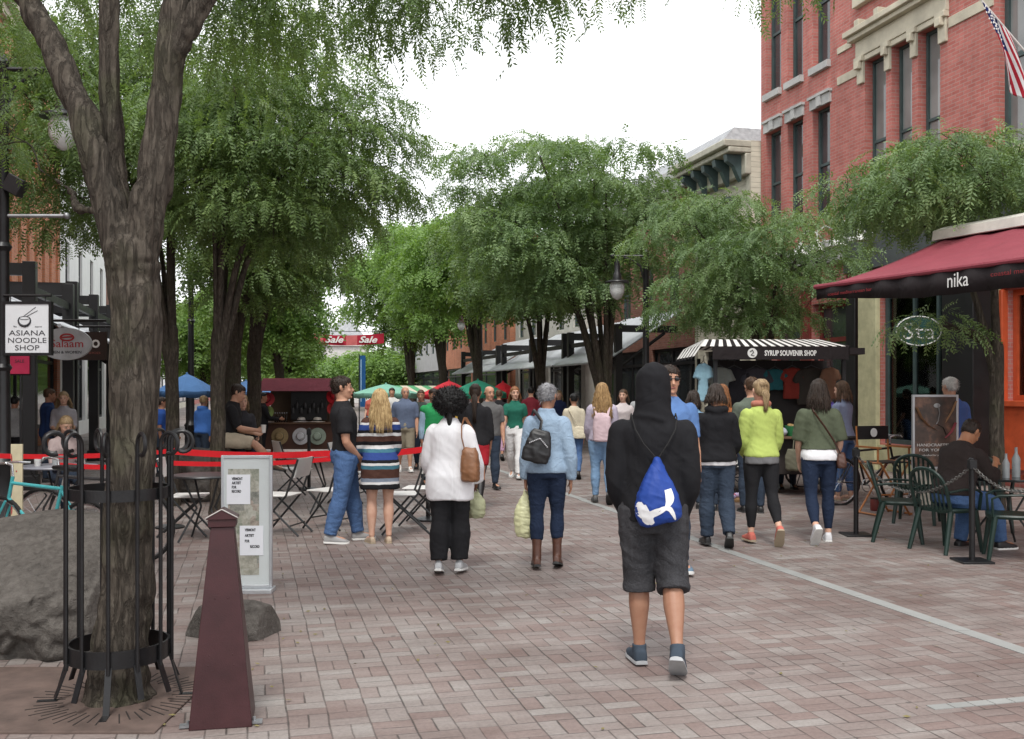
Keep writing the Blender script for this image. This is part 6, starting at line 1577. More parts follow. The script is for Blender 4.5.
for px, d, hd, lab in ((281, 11.4, -78, 'white folding chair just right of the notice stand'), (331, 11.9, -60, 'white folding chair behind the man in black t-shirt'), (402, 11.5, -100, 'white folding chair between the striped dress and the white shirt'),
                       (422, 12.2, -84, 'white folding chair half hidden by the woman in white shirt'), (295, 15.2, 60, 'dark legged folding chair near the hat cart beyond the belts'), (352, 14.6, 100, 'folding chair beyond the couple near the hat cart')):
    dup(fc, at(px, d), FD(hd), lab)
def round_table(label, p, r=.38, h=.73, mat=None, group=None, name='cafe_table'):
    t = thing(name, label, 'table', (p.x, p.y, 0), YAW, group)
    m = MB(); m.lathe([(r, h - .025), (r + .008, h - .012), (r, h)], 32); m.build('tabletop', mat or DKM, t, smooth=40)
    for k in range(4):
        q = math.pi / 4 + k * math.pi / 2; c, s_ = math.cos(q), math.sin(q); m = MB()
        m.tube([V((c * r * .75, s_ * r * .75, h - .025)), V((c * r * .30, s_ * r * .3, h * .5)), V((c * r * .9, s_ * r * .9, .01))], .012, 8); m.build('leg', DKM, t)
    return t
round_table('black cafe table left of the notice stand', at(206, 10.9), .36, .72)
round_table('grey topped cafe table at the left beyond the bicycle', at(58, 12.2), .45, .72, pm('grey_laminate', (.25, .26, .30), .4))
round_table('dark cafe table beyond the man in black t-shirt', at(330, 13.4), .35, .74)
for i, (dx, lab) in enumerate(((-.16, 'white cup on the grey topped cafe table'), (.04, 'clear water glass on the grey topped cafe table'))):
    p = at(52, 12.1) + V((dx, 0, .72)); m = MB(); m.lathe([(.032, 0), (.036, .01), (.042, .10), (.036, .10), (.030, .012)], 16)
    tag(m.build('cup', WHTP if i == 0 else pm('pale_glass', (.4, .42, .42), .1), smooth=40), lab, 'cup', None, p)
m = MB(); m.lathe([(.034, 0), (.042, .11), (.044, .115), (.044, .125), (.0, .126)], 16)

# ---- bicycles
RUB = pm('tyre_rubber', (.012, .012, .012), .8); CHR = pm('chrome', (.55, .56, .57), .25, metal=.9)
def bicycle(label, p, rot, paint):
    t = thing('bicycle', label, 'bicycle', (p.x, p.y, 0), rot, 'parked bicycles')
    r = .335; A, B_ = V((0, -.52, r)), V((0, .52, r)); bb_ = V((0, -.08, .28)); st = V((0, -.24, .80)); hd_ = V((0, .36, .80)); hl = V((0, .40, .66))
    m = MB()
    for a, b in ((bb_, st), (st.lerp(bb_, .06), hd_), (bb_, hl), (hd_ + V((0, -.01, .06)), hl)): m.tube([a, b], .016, 8)
    for s_ in (-.05, .05):
        m.tube([bb_, A + V((s_, 0, 0))], .009, 6); m.tube([st.lerp(bb_, .08), A + V((s_, 0, 0))], .008, 6); m.tube([hl + V((s_ * .7, 0, -.02)), (hl + B_) / 2 + V((s_, .02, 0)), B_ + V((s_, 0, 0))], .011, 6)
    m.build('frame', paint, t)
    for c in (A, B_):
        m = MB(); m.tube([c + V((0, r * math.cos(q), r * math.sin(q))) for q in [6.2832 * k / 40 for k in range(40)]], .018, 8, closed=True); w_ = m.build('wheel', RUB, t)
        m = MB(); m.tube([c + V((0, (r - .028) * math.cos(q), (r - .028) * math.sin(q))) for q in [6.2832 * k / 40 for k in range(40)]], .009, 6, closed=True); m.tube([c - V((.04, 0, 0)), c + V((.04, 0, 0))], .018, 8)
        for k in range(20):
            q = 6.2832 * k / 20; m.tube([c + V((.02 * (-1) ** k, 0, 0)), c + V((0, (r - .03) * math.cos(q), (r - .03) * math.sin(q)))], .0016, 3)
        m.build('rim', CHR, w_)
    m = MB(); m.tube([st, st + V((0, -.04, .14))], .012, 8); m.build('seat_post', CHR, t)
    m = MB(); m.loft([[V((wd * math.cos(q), y, .955 + hgt * math.sin(q))) for q in [6.283 * k / 12 for k in range(12)]] for y, wd, hgt in ((-.42, .02, .01), (-.40, .07, .03), (-.33, .075, .032), (-.22, .03, .025), (-.14, .018, .018), (-.12, .008, .008))]); m.build('saddle', BLKP, t)
    m = MB(); m.tube([hd_ + V((0, -.01, .06)), hd_ + V((0, 0, .16)), hd_ + V((0, .08, .18))], .012, 8); m.tube([hd_ + V((x, y, z)) for x, y, z in ((-.22, .02, .17), (-.12, .08, .18), (.12, .08, .18), (.22, .02, .17))], .012, 8); m.build('handlebar', CHR, t)
    m = MB(); m.tube([bb_ + V((.05, .10 * math.cos(q), .10 * math.sin(q))) for q in [6.283 * k / 20 for k in range(20)]], .008, 5, closed=True); m.tube([bb_ + V((-.07, 0, 0)), bb_ + V((.07, 0, 0))], .014, 8); m.tube([bb_ + V((.07, 0, 0)), bb_ + V((.075, .08, -.14))], .009, 6); m.tube([bb_ + V((-.07, 0, 0)), bb_ + V((-.075, -.08, .14))], .009, 6); m.build('crankset', CHR, t)
    return t
bicycle('turquoise bicycle parked behind the big boulder', at(42, 8.9), FD(-68), pm('turquoise_paint', (.06, .34, .36), .35))
bicycle('dark bicycle parked behind the turquoise one', at(92, 9.7), FD(-80), pm('dark_bike_paint', (.03, .03, .032), .35))
bicycle('black bicycle leaning by the end of the souvenir cart', at(870, 14.4), FD(70), BLKP)

# ---- lamp posts
FROST = pm('frosted_glass', (.55, .56, .55), .25)
def lamp_post(label, px, d, armdir, htop=5.35, arm=.95, extras=False):
    p = at(px, d); t = thing('street_lamp', label, 'street lamp', (p.x, p.y, 0), YAW, 'black street lamps')
    m = MB(); m.lathe([(.19, 0), (.19, .12), (.15, .18), (.14, .75), (.16, .80), (.12, .86), (.085, .95), (.072, 2.2), (.058, htop), (.07, htop + .02), (.03, htop + .10), (.0, htop + .12)], 16); m.build('pole', IRON, t)
    for z in (1.9, 3.3): 
        m = MB(); m.lathe([(.07, z - .05), (.10, z), (.07, z + .05)], 16); m.build('collar', IRON, t)
    s_ = armdir; m = MB(); m.tube([V((0, 0, htop - .06)), V((s_ * arm, 0, htop - .06))], .028, 8); m.tube([V((s_ * .05, 0, htop - .55)), V((s_ * .12, 0, htop - .28)), V((s_ * .30, 0, htop - .14)), V((s_ * .5, 0, htop - .08))], .022, 8)
    m.ell((s_ * arm, 0, htop - .06), .045); m.build('arm', IRON, t)
    c = (s_ * (arm - .1), 0, htop)
    m = MB(); m.lathe([(.02, -.06), (.03, -.16), (.06, -.18), (.06, -.40), (.085, -.44), (.10, -.56), (.25, -.60), (.26, -.625), (.12, -.62)], 20, c); m.build('lamp_hood', IRON, t)
    m = MB(); m.lathe([(.13, -.622), (.165, -.70), (.155, -.84), (.09, -.96), (.02, -1.0)], 18, c); m.build('lamp_glass', FROST, t)
    return t
ll = lamp_post('black street lamp with hooded lantern at the left edge beside the noodle shop sign', 3, 11.6, 1, 5.42, .80)
m = MB(); m.tube([V((0, 0, 3.66)), V((.72, 0, 3.66))], .022, 8); m.ell((.74, 0, 3.66), .04); m.build('banner_arm', STEEL, ll)
m = MB(); m.box((.17, -.05, 4.0), (.20, .16, .20), Matrix.Rotation(.5, 3, 'Y')); m.tube([V((.05, 0, 4.12)), V((.17, -.05, 4.08))], .015, 6); m.build('floodlight', BLKP, ll, bev=.01)
lamp_post('black street lamp with hooded lantern in front of the right hand canopies', 646, 21.5, -1, 4.58, .72)
lamp_post('black street lamp far down the right row of trees', 481, 43, -1, 5.2, .95)
lamp_post('black street lamp beside the blue umbrellas', 191, 24, 1, 4.6, .8)

# ---- hanging shop signs on the left
SIGNW = pm('sign_white', (.66, .68, .70), .45, .04)
sg = thing('hanging_sign', 'square white hanging sign of the noodle shop with bowl and chopsticks', 'sign', at(28, 11.5, hz(328.5, 11.5)), YAW)
w_, h_ = .50, .56
m = MB(); m.bb(-w_ / 2, w_ / 2, -.02, .02, -h_ / 2, h_ / 2); m.build('sign_board', SIGNW, sg)
m = MB()
for a in ((-w_ / 2 - .03, -w_ / 2, -h_ / 2 - .03, h_ / 2 + .03), (w_ / 2, w_ / 2 + .03, -h_ / 2 - .03, h_ / 2 + .03), (-w_ / 2, w_ / 2, h_ / 2, h_ / 2 + .03), (-w_ / 2, w_ / 2, -h_ / 2 - .03, -h_ / 2)): m.bb(a[0], a[1], -.03, .03, a[2], a[3])
m.build('sign_frame', BLKP, sg)
for L_, z, sz, wd in (('ASIANA', -.055, .085, .42), ('NOODLE', -.14, .085, .44), ('SHOP', -.225, .085, .28)): text(L_, sz, 'lettering', pm('charcoal_ink', (.05, .05, .055), .6), sg, .001, TM(.0, -.0225, z), wd)
text('The', .026, 'lettering', INK, sg, .001, TM(-.14, -.0225, .02)); text('Restaurant', .018, 'lettering', INK, sg, .001, TM(.13, -.0225, .02))
m = MB(); m.tube([V((.07 * math.cos(q) - .03, -.022, .09 + .062 * math.sin(q))) for q in [R(x) for x in range(140, 401, 20)]], [.004 + .010 * math.sin(math.pi * k / 13) for k in range(14)], 6); m.tube([V((.06 * math.cos(q) - .03, -.022, .12 + .018 * math.sin(q))) for q in [6.283 * k / 20 for k in range(20)]], .003, 5, closed=True)
m.tube([V((-.04, -.022, .14)), V((.10, -.022, .245))], .0035, 5); m.tube([V((-.01, -.022, .135)), V((.12, -.022, .205))], .0035, 5); m.build('bowl_emblem', INK, sg)
m = MB(); m.tube([V((-.28, 0, h_ / 2 + .10)), V((.27, 0, h_ / 2 + .10))], .016, 8)
for x in (-.2, .2): m.tube([V((x, 0, h_ / 2 + .10)), V((x, 0, h_ / 2 + .02))], .006, 6)
m.build('bracket', IRON, sg)
REDL = pm('sign_red', (.36, .03, .03), .5)
os_ = oval_sign('oval_hanging_sign', 'pale grey oval hanging sign with red script under the left canopy', 66, 15.4, hz(344, 15.4), .80, .50, pm('sign_grey', (.40, .42, .43), .5), None, YAW, [('Salaam', .17, .03, .0, REDL, .50), ('MEN & WOMEN', .062, .02, -.13, INK, .46)])
m = MB(); m.tube([V((.03 + .10 * math.cos(q), -.034, .10 + .05 * math.sin(q))) for q in [6.283 * k / 20 for k in range(20)]], .014, 6, closed=True); m.tube([V((-.05, -.034, .10)), V((.11, -.034, .11))], .014, 6); m.build('emblem', REDL, os_)
m = MB(); m.tube([V((-.42, 0, .36)), V((.62, 0, .36))], .02, 8)
for x in (-.2, .2): m.tube([V((x, 0, .36)), V((x, 0, .22))], .006, 6)
m.build('bracket', IRON, os_)
cs = thing('hanging_sign', 'dark brown hanging sign with white letters right of the oval one', 'sign', at(94, 17.0, hz(346, 17)), YAW)
m = MB(); m.bb(-.27, .22, -.025, .025, -.24, .24); m.build('sign_board', pm('dark_brown_board', (.03, .018, .014), .5), cs)
text('CO', .18, 'lettering', WHTP, cs, .002, TM(-.02, -.028, .03), .26, .008); text('SHOES', .05, 'lettering', pm('dull_red', (.25, .08, .06), .5), cs, .002, TM(.02, -.028, -.12), .2)
m = MB(); m.tube([V((-.3, 0, .33)), V((.3, 0, .33))], .02, 8); m.tube([V((0, 0, .33)), V((0, 0, .22))], .008, 6); m.build('bracket', IRON, cs)
rs_ = thing('small_red_sign', 'small crimson notice board under the noodle shop sign', 'sign', at(20, 13.5, hz(365, 13.5)), YAW)
m = MB(); m.bb(-.13, .13, -.01, .01, -.12, .12); m.build('sign_board', pm('crimson_board', (.34, .02, .06), .5), rs_); text('SALE', .06, 'lettering', INK, rs_, .001, TM(0, -.012, .05)); 
m = MB(); m.bb(-.14, .14, .011, .03, -.14, .14); m.tube([V((0, .02, -.14)), V((0, .02, -1.9))], .015, 6); m.build('post', IRON, rs_)
cb_ = thing('leaning_board', 'tall cream board with red drips beside the left lamp post', 'board', at(17, 9.6), YAW)
m = MB(); m.bb(-.055, .055, -.012, .012, 0, 1.12); m.build('board', pm('cream_board', (.52, .47, .32), .6), cb_, bev=.003)
m = MB()
for x, z, L_ in ((-.045, .98, .10), (-.047, .70, .16), (-.03, .82, .05), (-.045, .50, .12), (.0, .86, .02)): m.ell((x, -.0125, z), (.007, .003, L_ / 2), nu=8, nv=6)
m.build('red_drip', REDL, cb_)
# ================================================================= cafe awning and patio on the right
F0, F1 = at(817, 10.8), at(1075, 8.1)
dF = V((F1.x - F0.x, F1.y - F0.y, 0)); LF = dF.length; dF.normalize(); nF = V((dF.y, -dF.x, 0))
if nF.x < 0: nF = -nF
AWR = cloth('burgundy_canvas', (.23, .048, .064), .10, .75); AWK = cloth('black_canvas', (.018, .014, .015), .1, .7)
aw = thing('cafe_awning', 'burgundy cafe awning with black valance and white lettering', 'awning', (F0.x, F0.y, 0), math.atan2(dF.y, dF.x))
# local frame: +X along the front edge (towards the camera), +Y = depth towards the shop (sign checked)
sgn = 1 if V((-dF.y, dF.x, 0)).dot(nF) > 0 else -1
def A(x, w, z): return V((x, sgn * w, z))
ZF, ZB, PJ = hz(287, 10.8), 3.38, 1.85
m = MB(); n = 20; rows = []
for k in range(9):
    q = k / 8; rows.append([A(LF * i / n * (1 + 0 * q), PJ * q, ZF + (ZB - ZF) * q - .05 * math.sin(math.pi * q) + .012 * math.sin(i * 2.1)) for i in range(n + 1)])
vs = [v for r in rows for v in r]; m.add(vs, [(j * (n + 1) + i, j * (n + 1) + i + 1, (j + 1) * (n + 1) + i + 1, (j + 1) * (n + 1) + i) for j in range(8) for i in range(n)])
o = m.build('canopy_cloth', AWR, aw, smooth=180); so = o.modifiers.new('Solid', 'SOLIDIFY'); so.thickness = .006
m = MB(); n = 60; VH = .235
top = [A(LF * i / n, -.012 + .010 * math.sin(i * .9), ZF - .01) for i in range(n + 1)]; bt = [A(LF * i / n, -.012 + .022 * math.sin(i * .9 + .4), ZF - VH * (.52 + .48 * min(1, i / n * 2.2)) ) for i in range(n + 1)]
m.add(top + bt, [(i, i + 1, n + 2 + i, n + 1 + i) for i in range(n)])
side_t = [A(-.008, PJ * k / 8, ZF + (ZB - ZF) * k / 8 - .05 * math.sin(math.pi * k / 8) - .01) for k in range(9)]; side_b = [p - V((0, 0, .13 + .0 * k)) for k, p in enumerate(side_t)]
m.add(side_t + side_b, [(i, i + 1, 10 + i, 9 + i) for i in range(8)])
o = m.build('valance', AWK, aw, smooth=180); so = o.modifiers.new('Solid', 'SOLIDIFY'); so.thickness = .004
m = MB(); m.tube([A(-.02, -.01, ZF), A(LF + .02, -.01, ZF)], .026, 8); m.build('front_bar', AWR, aw)
m = MB(); m.loft([[A(x, PJ + a, ZB + b) for a, b in ((-.12, -.02), (-.10, .10), (.10, .16), (.14, .0))] for x in (-.03, LF)]); m.build('cassette', pm('cream_metal', (.55, .53, .48), .4), aw, bev=.01)
for x in (.45, LF - .5):
    m = MB(); m.tube([A(x, PJ, ZB - .06), A(x + .35, PJ * .5, (ZB + ZF) / 2 - .12), A(x, .04, ZF - .04)], .022, 8); m.build('folding_arm', WHTP, aw)
# writing on the valance, outward face
face = math.atan2(0, 1)
def AT(x, z): return TM(x, -.040 * sgn, z, 0 if sgn > 0 else math.pi)
xn = V(at(986, 9.25) - F0).dot(dF)
text('nika', .19, 'lettering', WHTP, aw, .001, AT(xn, ZF - .115), .23)
DR = pm('dull_red_print', (.20, .015, .02), .7)
text('coastal mediterranean bar', .05, 'lettering', DR, aw, .001, AT(xn - 1.35, ZF - .10), .62); text('coastal mediterranean bar', .06, 'lettering', DR, aw, .001, AT(xn + .75, ZF - .10), .8)
for x in (1.35, LF + .4):
    p = A(x, PJ + .02, 0); m = MB(); m.box((p.x, p.y, ZB / 2), (.16, .16, ZB - .1)); m.box((p.x, p.y, .01), (.3, .3, .02)); m.build('post', BLKP, aw, bev=.005)

# ---- green patio chairs
GRN = pm('dark_green_resin', (.012, .030, .024), .38, .15, 5)
def make_patio(label):
    t = thing('patio_chair', label, 'chair', (0, 0, 0), 0, 'dark green patio chairs')
    m = MB(); m.loft([[V((w_ * math.copysign(abs(math.cos(q)) ** .5, math.cos(q)), .02 + .21 * math.copysign(abs(math.sin(q)) ** .5, math.sin(q)), z)) for q in [6.283 * k / 24 for k in range(24)]] for z, w_ in ((.405, .22), (.43, .235), (.445, .225))]); m.build('seat', GRN, t)
    m = MB(); arc = [V((.23 * math.cos(q), -.20 - .10 * math.sin(q) * .3, .55 + .30 * math.sin(q) ** .6)) for q in [math.pi * k / 16 for k in range(17)]]
    arc = [V((.225, -.19, .44))] + arc[1:-1] + [V((-.225, -.19, .44))]; arc = [p - V((0, max(0, p.z - .44) * .22, 0)) for p in arc]; m.tube(arc, .021, 8, flat=.8)
    for k in range(-3, 4):
        x = k * .054; zt = .55 + .30 * max(.0, 1 - (x / .23) ** 2) ** .3; m.tube([V((x * .95, -.19, .43)), V((x, -.19 - (zt - .44) * .24, zt))], .013, 6, flat=.5)
    m.build('backrest', GRN, t)
    for s_ in (-1, 1):
        m = MB(); m.tube([V((s_ * .225, -.22, .62)), V((s_ * .26, -.05, .645)), V((s_ * .262, .14, .635)), V((s_ * .25, .20, .60)), V((s_ * .235, .19, .43))], .018, 8, flat=.7); m.build('armrest', GRN, t)
        m = MB(); m.tube([V((s_ * .205, .17, .43)), V((s_ * .235, .23, 0))], [.030, .020], 8); m.build('leg', GRN, t)
        m = MB(); m.tube([V((s_ * .20, -.16, .43)), V((s_ * .235, -.27, 0))], [.032, .021], 8); m.build('leg', GRN, t)
    return t
pc = make_patio('dark green patio chair under the seated man in brown shirt'); pc.location = PAT + V((0, 0, 0)); pc.rotation_euler.z = FD(66)
pc.location = PAT - V((math.sin(R(66 + 14.7)) * .06, math.cos(R(66 + 14.7)) * .06, 0))
for px, d, hd, lab in ((899, 10.9, 110, 'empty dark green patio chair left of the seated man by the chain'), (1012, 9.7, -70, 'dark green patio chair across the table facing the seated man'),
                       (985, 11.7, 190, 'dark green patio chair beyond the cafe table against the orange shopfront'), (917, 12.4, 30, 'dark green patio chair behind the empty one close to the poster')):
    dup(pc, at(px, d), FD(hd), lab)
ct = round_table('dark round cafe table in front of the seated man', at(1003, 10.5), .40, .73, pm('dark_glass_top', (.03, .035, .035), .15), None)
BOTG = pm('clear_bottle', (.34, .36, .36), .08)
for dx, dy, nm, lab, prof in ((-.05, -.1, 'bottle', 'clear glass bottle on the round cafe table', [(.035, 0), (.037, .15), (.014, .20), (.013, .25)]), (.12, -.05, 'bottle', 'taller clear bottle at the right of the round cafe table', [(.04, 0), (.042, .19), (.015, .25), (.014, .31)]),
                          (-.28, .02, 'drinking_glass', 'drinking glass at the near left edge of the round cafe table', [(.03, 0), (.036, .12), (.032, .12), (.026, .01)])):
    m = MB(); m.lathe(prof, 16); tag(m.build(nm, BOTG, smooth=40), lab, nm.replace('_', ' '), None, at(1003, 10.5) + V((dx, dy, .73)))
# chain posts
cp = []
for px, d, lab in ((856, 11.3, 'black post on square base at the left end of the chain'), (972, 9.55, 'black post on square base in front of the seated man holding the chain'), (1062, 8.6, 'black post on square base at the right end of the chain')):
    p = at(px, d); cp.append(p); stanchion(lab, p, .98, 'square', 'chain posts of the cafe')
def chain(label, a, b, sag, n):
    m = MB(); prev = None
    for k in range(n):
        q = (k + .5) / n; p = a.lerp(b, q) - V((0, 0, sag * 4 * q * (1 - q))); q2 = q + .01; d_ = (a.lerp(b, q2) - V((0, 0, sag * 4 * q2 * (1 - q2))) - p).normalized()
        u_, v_ = frame_for(d_); ax = u_ if k % 2 else v_; L_ = (b - a).length / n * .72
        m.tube([p + d_ * (L_ * math.cos(t)) + ax * (.015 * math.sin(t)) for t in [6.283 * i / 10 for i in range(10)]], .0052, 5, closed=True)
    return tag(m.build('chain', pm('dull_chain', (.22, .22, .21), .4, metal=.8)), label, 'chain', 'chains of the cafe')
chain('steel chain drooping between the left black post and the seated man', zb(cp[0], .92), zb(cp[1], .92), .34, 64); chain('steel chain drooping to the right from the post by the seated man', zb(cp[1], .92), zb(cp[2], .92), .2, 40)

# ---- poster stand
ps = thing('poster_stand', 'silver framed poster on a stand showing hands at a coffee machine', 'poster', at(935, 12.9), YAW + .10)
z0, z1, w2 = .62, 1.58, .31
m = MB()
for a in ((-w2, -w2 + .03, z0, z1), (w2 - .03, w2, z0, z1), (-w2 + .03, w2 - .03, z1 - .03, z1), (-w2 + .03, w2 - .03, z0, z0 + .03)): m.bb(a[0], a[1], -.02, .02, a[2], a[3])
m.build('frame', ALU, ps, bev=.004)
def poster():
    t = NT('dark_coffee_print'); o = t.tc.outputs['Object']; n = t.noise(o, 5, 4, .6)
    c = t.ramp(n, [(.3, (.03, .024, .021)), (.52, (.09, .055, .04)), (.68, (.26, .13, .08))]); t.bsdf(c, .35); return t.m
m = MB(); m.bb(-w2 + .025, w2 - .025, -.012, .008, z0 + .025, z1 - .025); m.build('print', poster(), ps)
m = MB()
for pts, rr_ in (([(-.27, 1.42), (-.2, 1.28), (-.1, 1.18), (.0, 1.13)], [.06, .06, .05, .03]), ([(.27, 1.50), (.22, 1.38), (.16, 1.28), (.13, 1.22)], [.05, .05, .04, .02])):
    m.tube([V((x, -.0125, z)) for x, z in pts], rr_, 10, flat=.04)
m.build('printed_arm', pm('print_skin', (.42, .24, .13), .5), ps)
m = MB(); m.tube([V((.26, -.0127, 1.22)), V((.20, -.0127, 1.10)), V((.12, -.0127, 1.02))], [.06, .06, .03], 10, flat=.04); m.build('printed_sleeve', pm('print_pink', (.34, .07, .09), .5), ps)
m = MB(); m.tube([V((.03, -.0135, 1.46)), V((.05, -.0135, 1.34)), V((.03, -.0135, 1.24)), V((.0, -.0135, 1.20))], [.03, .018, .022, .03], 8, flat=.05); m.ell((.02, -.0135, 1.44), (.045, .001, .028)); m.build('printed_portafilter', pm('print_grey', (.42, .42, .42), .4), ps)
m = MB(); m.tube([V((-.0, -.014, 1.21)), V((.10, -.014, 1.16)), V((.14, -.014, 1.06))], .018, 8, flat=.05); m.build('printed_handle', BLKP, ps)
for L_, z, wd in (('HANDCRAFTED', .93, .46), ('FOR YOU', .865, .30), ('handcrafted for you', .80, .30)): text(L_, .05 if z > .82 else .03, 'lettering', WHTP, ps, .0006, TM(-.02 if wd > .4 else -.07, -.0135, z), wd)
m = MB()
for x in (-w2 + .05, w2 - .05): m.tube([V((x, .02, z0 + .1)), V((x, .03, .02))], .014, 8); m.tube([V((x, .03, .5)), V((x, .34, .01))], .012, 8)
m.build('stand_leg', ALU, ps)
m = MB(); m.bb(-w2 + .03, w2 - .03, -.01, .006, .16, z0 - .002); m.build('lower_panel', pm('cream_panel', (.50, .47, .40), .6), ps)

# ---- director's chair
ORW = pm('orange_wood', (.34, .13, .04), .45, .25, 8)
dc = thing('director_chair', 'tall wooden director chair with black canvas back and white emblem', 'chair', at(884, 13.2), FD(160))
m = MB()
for s_ in (-1, 1):
    m.tube([V((s_ * .25, .2, .0)), V((-s_ * .22, .2, .68))], .014, 6); m.tube([V((s_ * .25, -.2, .0)), V((-s_ * .22, -.2, .68))], .014, 6)
    m.tube([V((s_ * .26, -.22, .02)), V((s_ * .26, .22, .02))], .014, 6); m.tube([V((s_ * .24, -.22, .69)), V((s_ * .24, .22, .69))], .017, 6)
    m.tube([V((s_ * .25, -.20, .69)), V((s_ * .25, -.24, 1.16))], .014, 6); m.tube([V((s_ * .25, .18, .69)), V((s_ * .25, .18, .88))], .014, 6); m.box((s_ * .25, -.01, .89), (.05, .46, .022))
m.tube([V((-.25, .2, .28)), V((.25, .2, .28))], .012, 6); m.build('frame', ORW, dc)
m = MB(); m.bb(-.25, .25, -.225, -.205, .98, 1.16); bk_ = m.build('backrest', BLKP, dc, bev=.004); m = MB(); m.bb(-.24, .24, -.2, .2, .685, .70); m.build('seat', BLKP, dc)
m = MB()
for y_ in (-.232, -.198): m.loft([[V((.055 * math.cos(q), y_ + o_, 1.07 + .06 * math.sin(q))) for q in [6.283 * k / 20 for k in range(20)]] for o_ in (0, .003)])
m.build('emblem', WHTP, bk_); 
# planter / small ladybug red box on the ground
t = thing('small_red_tin', 'small red tin standing on the paving under the director chair', 'tin', at(876, 13.6), 0); m = MB(); m.lathe([(.07, 0), (.075, .01), (.075, .15), (.07, .16)], 20); m.build('body', DKRED, t); m = MB(); m.lathe([(.077, .161), (.077, .175), (.0, .176)], 20); m.build('lid', BLKP, t)

# ================================================================= souvenir cart
SC = at(768, 16.3); sc_ = thing('souvenir_cart', 'souvenir cart with black and white striped roof and black lettered fascia', 'market cart', SC, YAW)
WD, DP = 1.0, .75; zf0, zf1 = hz(359, 15.55), hz(347.5, 15.55)
m = MB(); nst = 34
def sloped(xa, xb, ya, za, yb, zb_, inset_a=0, inset_b=0):
    for k in range(nst):
        a, b = k / nst, (k + 1) / nst
        x0a, x1a = xa + (xb - xa) * a, xa + (xb - xa) * b; ia = lambda x: x * (1 - inset_b / max(abs(xa), abs(xb)))
        m.quad(V((x0a, ya, za)), V((x1a, ya, za)), V((ia(x1a), yb, zb_)), V((ia(x0a), yb, zb_)), k % 2)
sloped(-WD - .25, WD + .05, -DP - .1, zf1 + .02, -.05, zf1 + .16, 0, .22); sloped(-WD - .25, WD + .05, DP + .1, zf1 + .02, .05, zf1 + .16, 0, .22)
for k in range(12):
    a, b = k / 12, (k + 1) / 12; f_ = lambda q: V((-WD - .25, -DP - .1 + (2 * DP + .2) * q, zf1 + .02)); g_ = lambda q: V((-WD - .03, -.05 + .1 * q, zf1 + .16)); e_ = lambda q: V((-WD - .36, -DP - .1 + (2 * DP + .2) * q, zf1 - .14 - .03 * (k % 2)))
    m.quad(f_(a), f_(b), g_(b), g_(a), k % 2); m.quad(e_(a), e_(b), f_(b), f_(a), k % 2)
o = m.build('striped_roof', [cloth('white_awning_cloth', (.68, .67, .64), .06), AWK], sc_, smooth=0); so = o.modifiers.new('Solid', 'SOLIDIFY'); so.thickness = .008
m = MB(); m.box((-.02, -DP - .08, (zf0 + zf1) / 2), (2 * WD + .1, .04, zf1 - zf0 + .02)); m.box((WD + .16, -DP + .2, (zf0 + zf1) / 2 + .03), (.24, .6, .10)); fas = m.build('fascia', AWK, sc_)
text('SYRUP SOUVENIR SHOP', .115, 'lettering', WHTP, fas, .002, TM(.13, -DP - .103, (zf0 + zf1) / 2 - .005), .80, .003)
m = MB(); m.loft([[V((-.46 + .075 * math.cos(q), y_, (zf0 + zf1) / 2 + .075 * math.sin(q))) for q in [6.283 * k / 24 for k in range(24)]] for y_ in (-DP - .107, -DP - .101)]); m.build('emblem', WHTP, fas)
m = MB(); m.tube([V((-.495, -DP - .109, (zf0 + zf1) / 2 + .02)), V((-.46, -DP - .109, (zf0 + zf1) / 2 + .045)), V((-.44, -DP - .109, (zf0 + zf1) / 2 + .01)), V((-.48, -DP - .109, (zf0 + zf1) / 2 - .03)), V((-.43, -DP - .109, (zf0 + zf1) / 2 - .045))], .008, 5); m.build('emblem_mark', BLKP, fas)
for x in (-WD, WD):
    for y_ in (-DP + .05, DP - .05): m = MB(); m.box((x, y_, zf0 / 2 + .15), (.055, .055, zf0 + .1 - .3)); m.build('post', BLKP, sc_)
m = MB(); m.bb(-WD + .04, WD - .04, -DP + .08, DP - .08, .32, .88); m.build('counter_body', pm('dark_cart_wood', (.030, .024, .022), .6), sc_, bev=.01)
m = MB(); m.bb(-WD - .06, WD + .06, -DP - .1, DP, .882, .915); m.build('countertop', pm('counter_wood', (.13, .07, .04), .5), sc_, bev=.005)
m = MB(); m.bb(-WD + .03, WD - .03, .02, .06, .92, zf0); m.build('back_panel', pm('dark_back', (.022, .02, .02), .8), sc_)
m = MB(); m.bb(-.80, -.25, -DP + .05, -DP + .075, .42, .66); pn = m.build('name_panel', BLKP, sc_); text('Syrup', .18, 'lettering', WHTP, pn, .002, TM(-.52, -DP + .047, .54), .42, .004, .3)
for s_ in (-1, 1):
    for y_ in (-.62, .62):
        m = MB(); c = V((s_ * .72, y_, .27)); m.tube([c + V((.27 * math.cos(q), 0, .27 * math.sin(q))) for q in [6.283 * k / 28 for k in range(28)]], .02, 6, closed=True)
        for k in range(10): q = 6.283 * k / 10; m.tube([c, c + V((.26 * math.cos(q), 0, .26 * math.sin(q)))], .009, 4)
        m.build('wheel', DKM, sc_)
def cw(x, y_, z): return SC + Matrix.Rotation(YAW, 3, 'Z') @ V((x, y_, z))
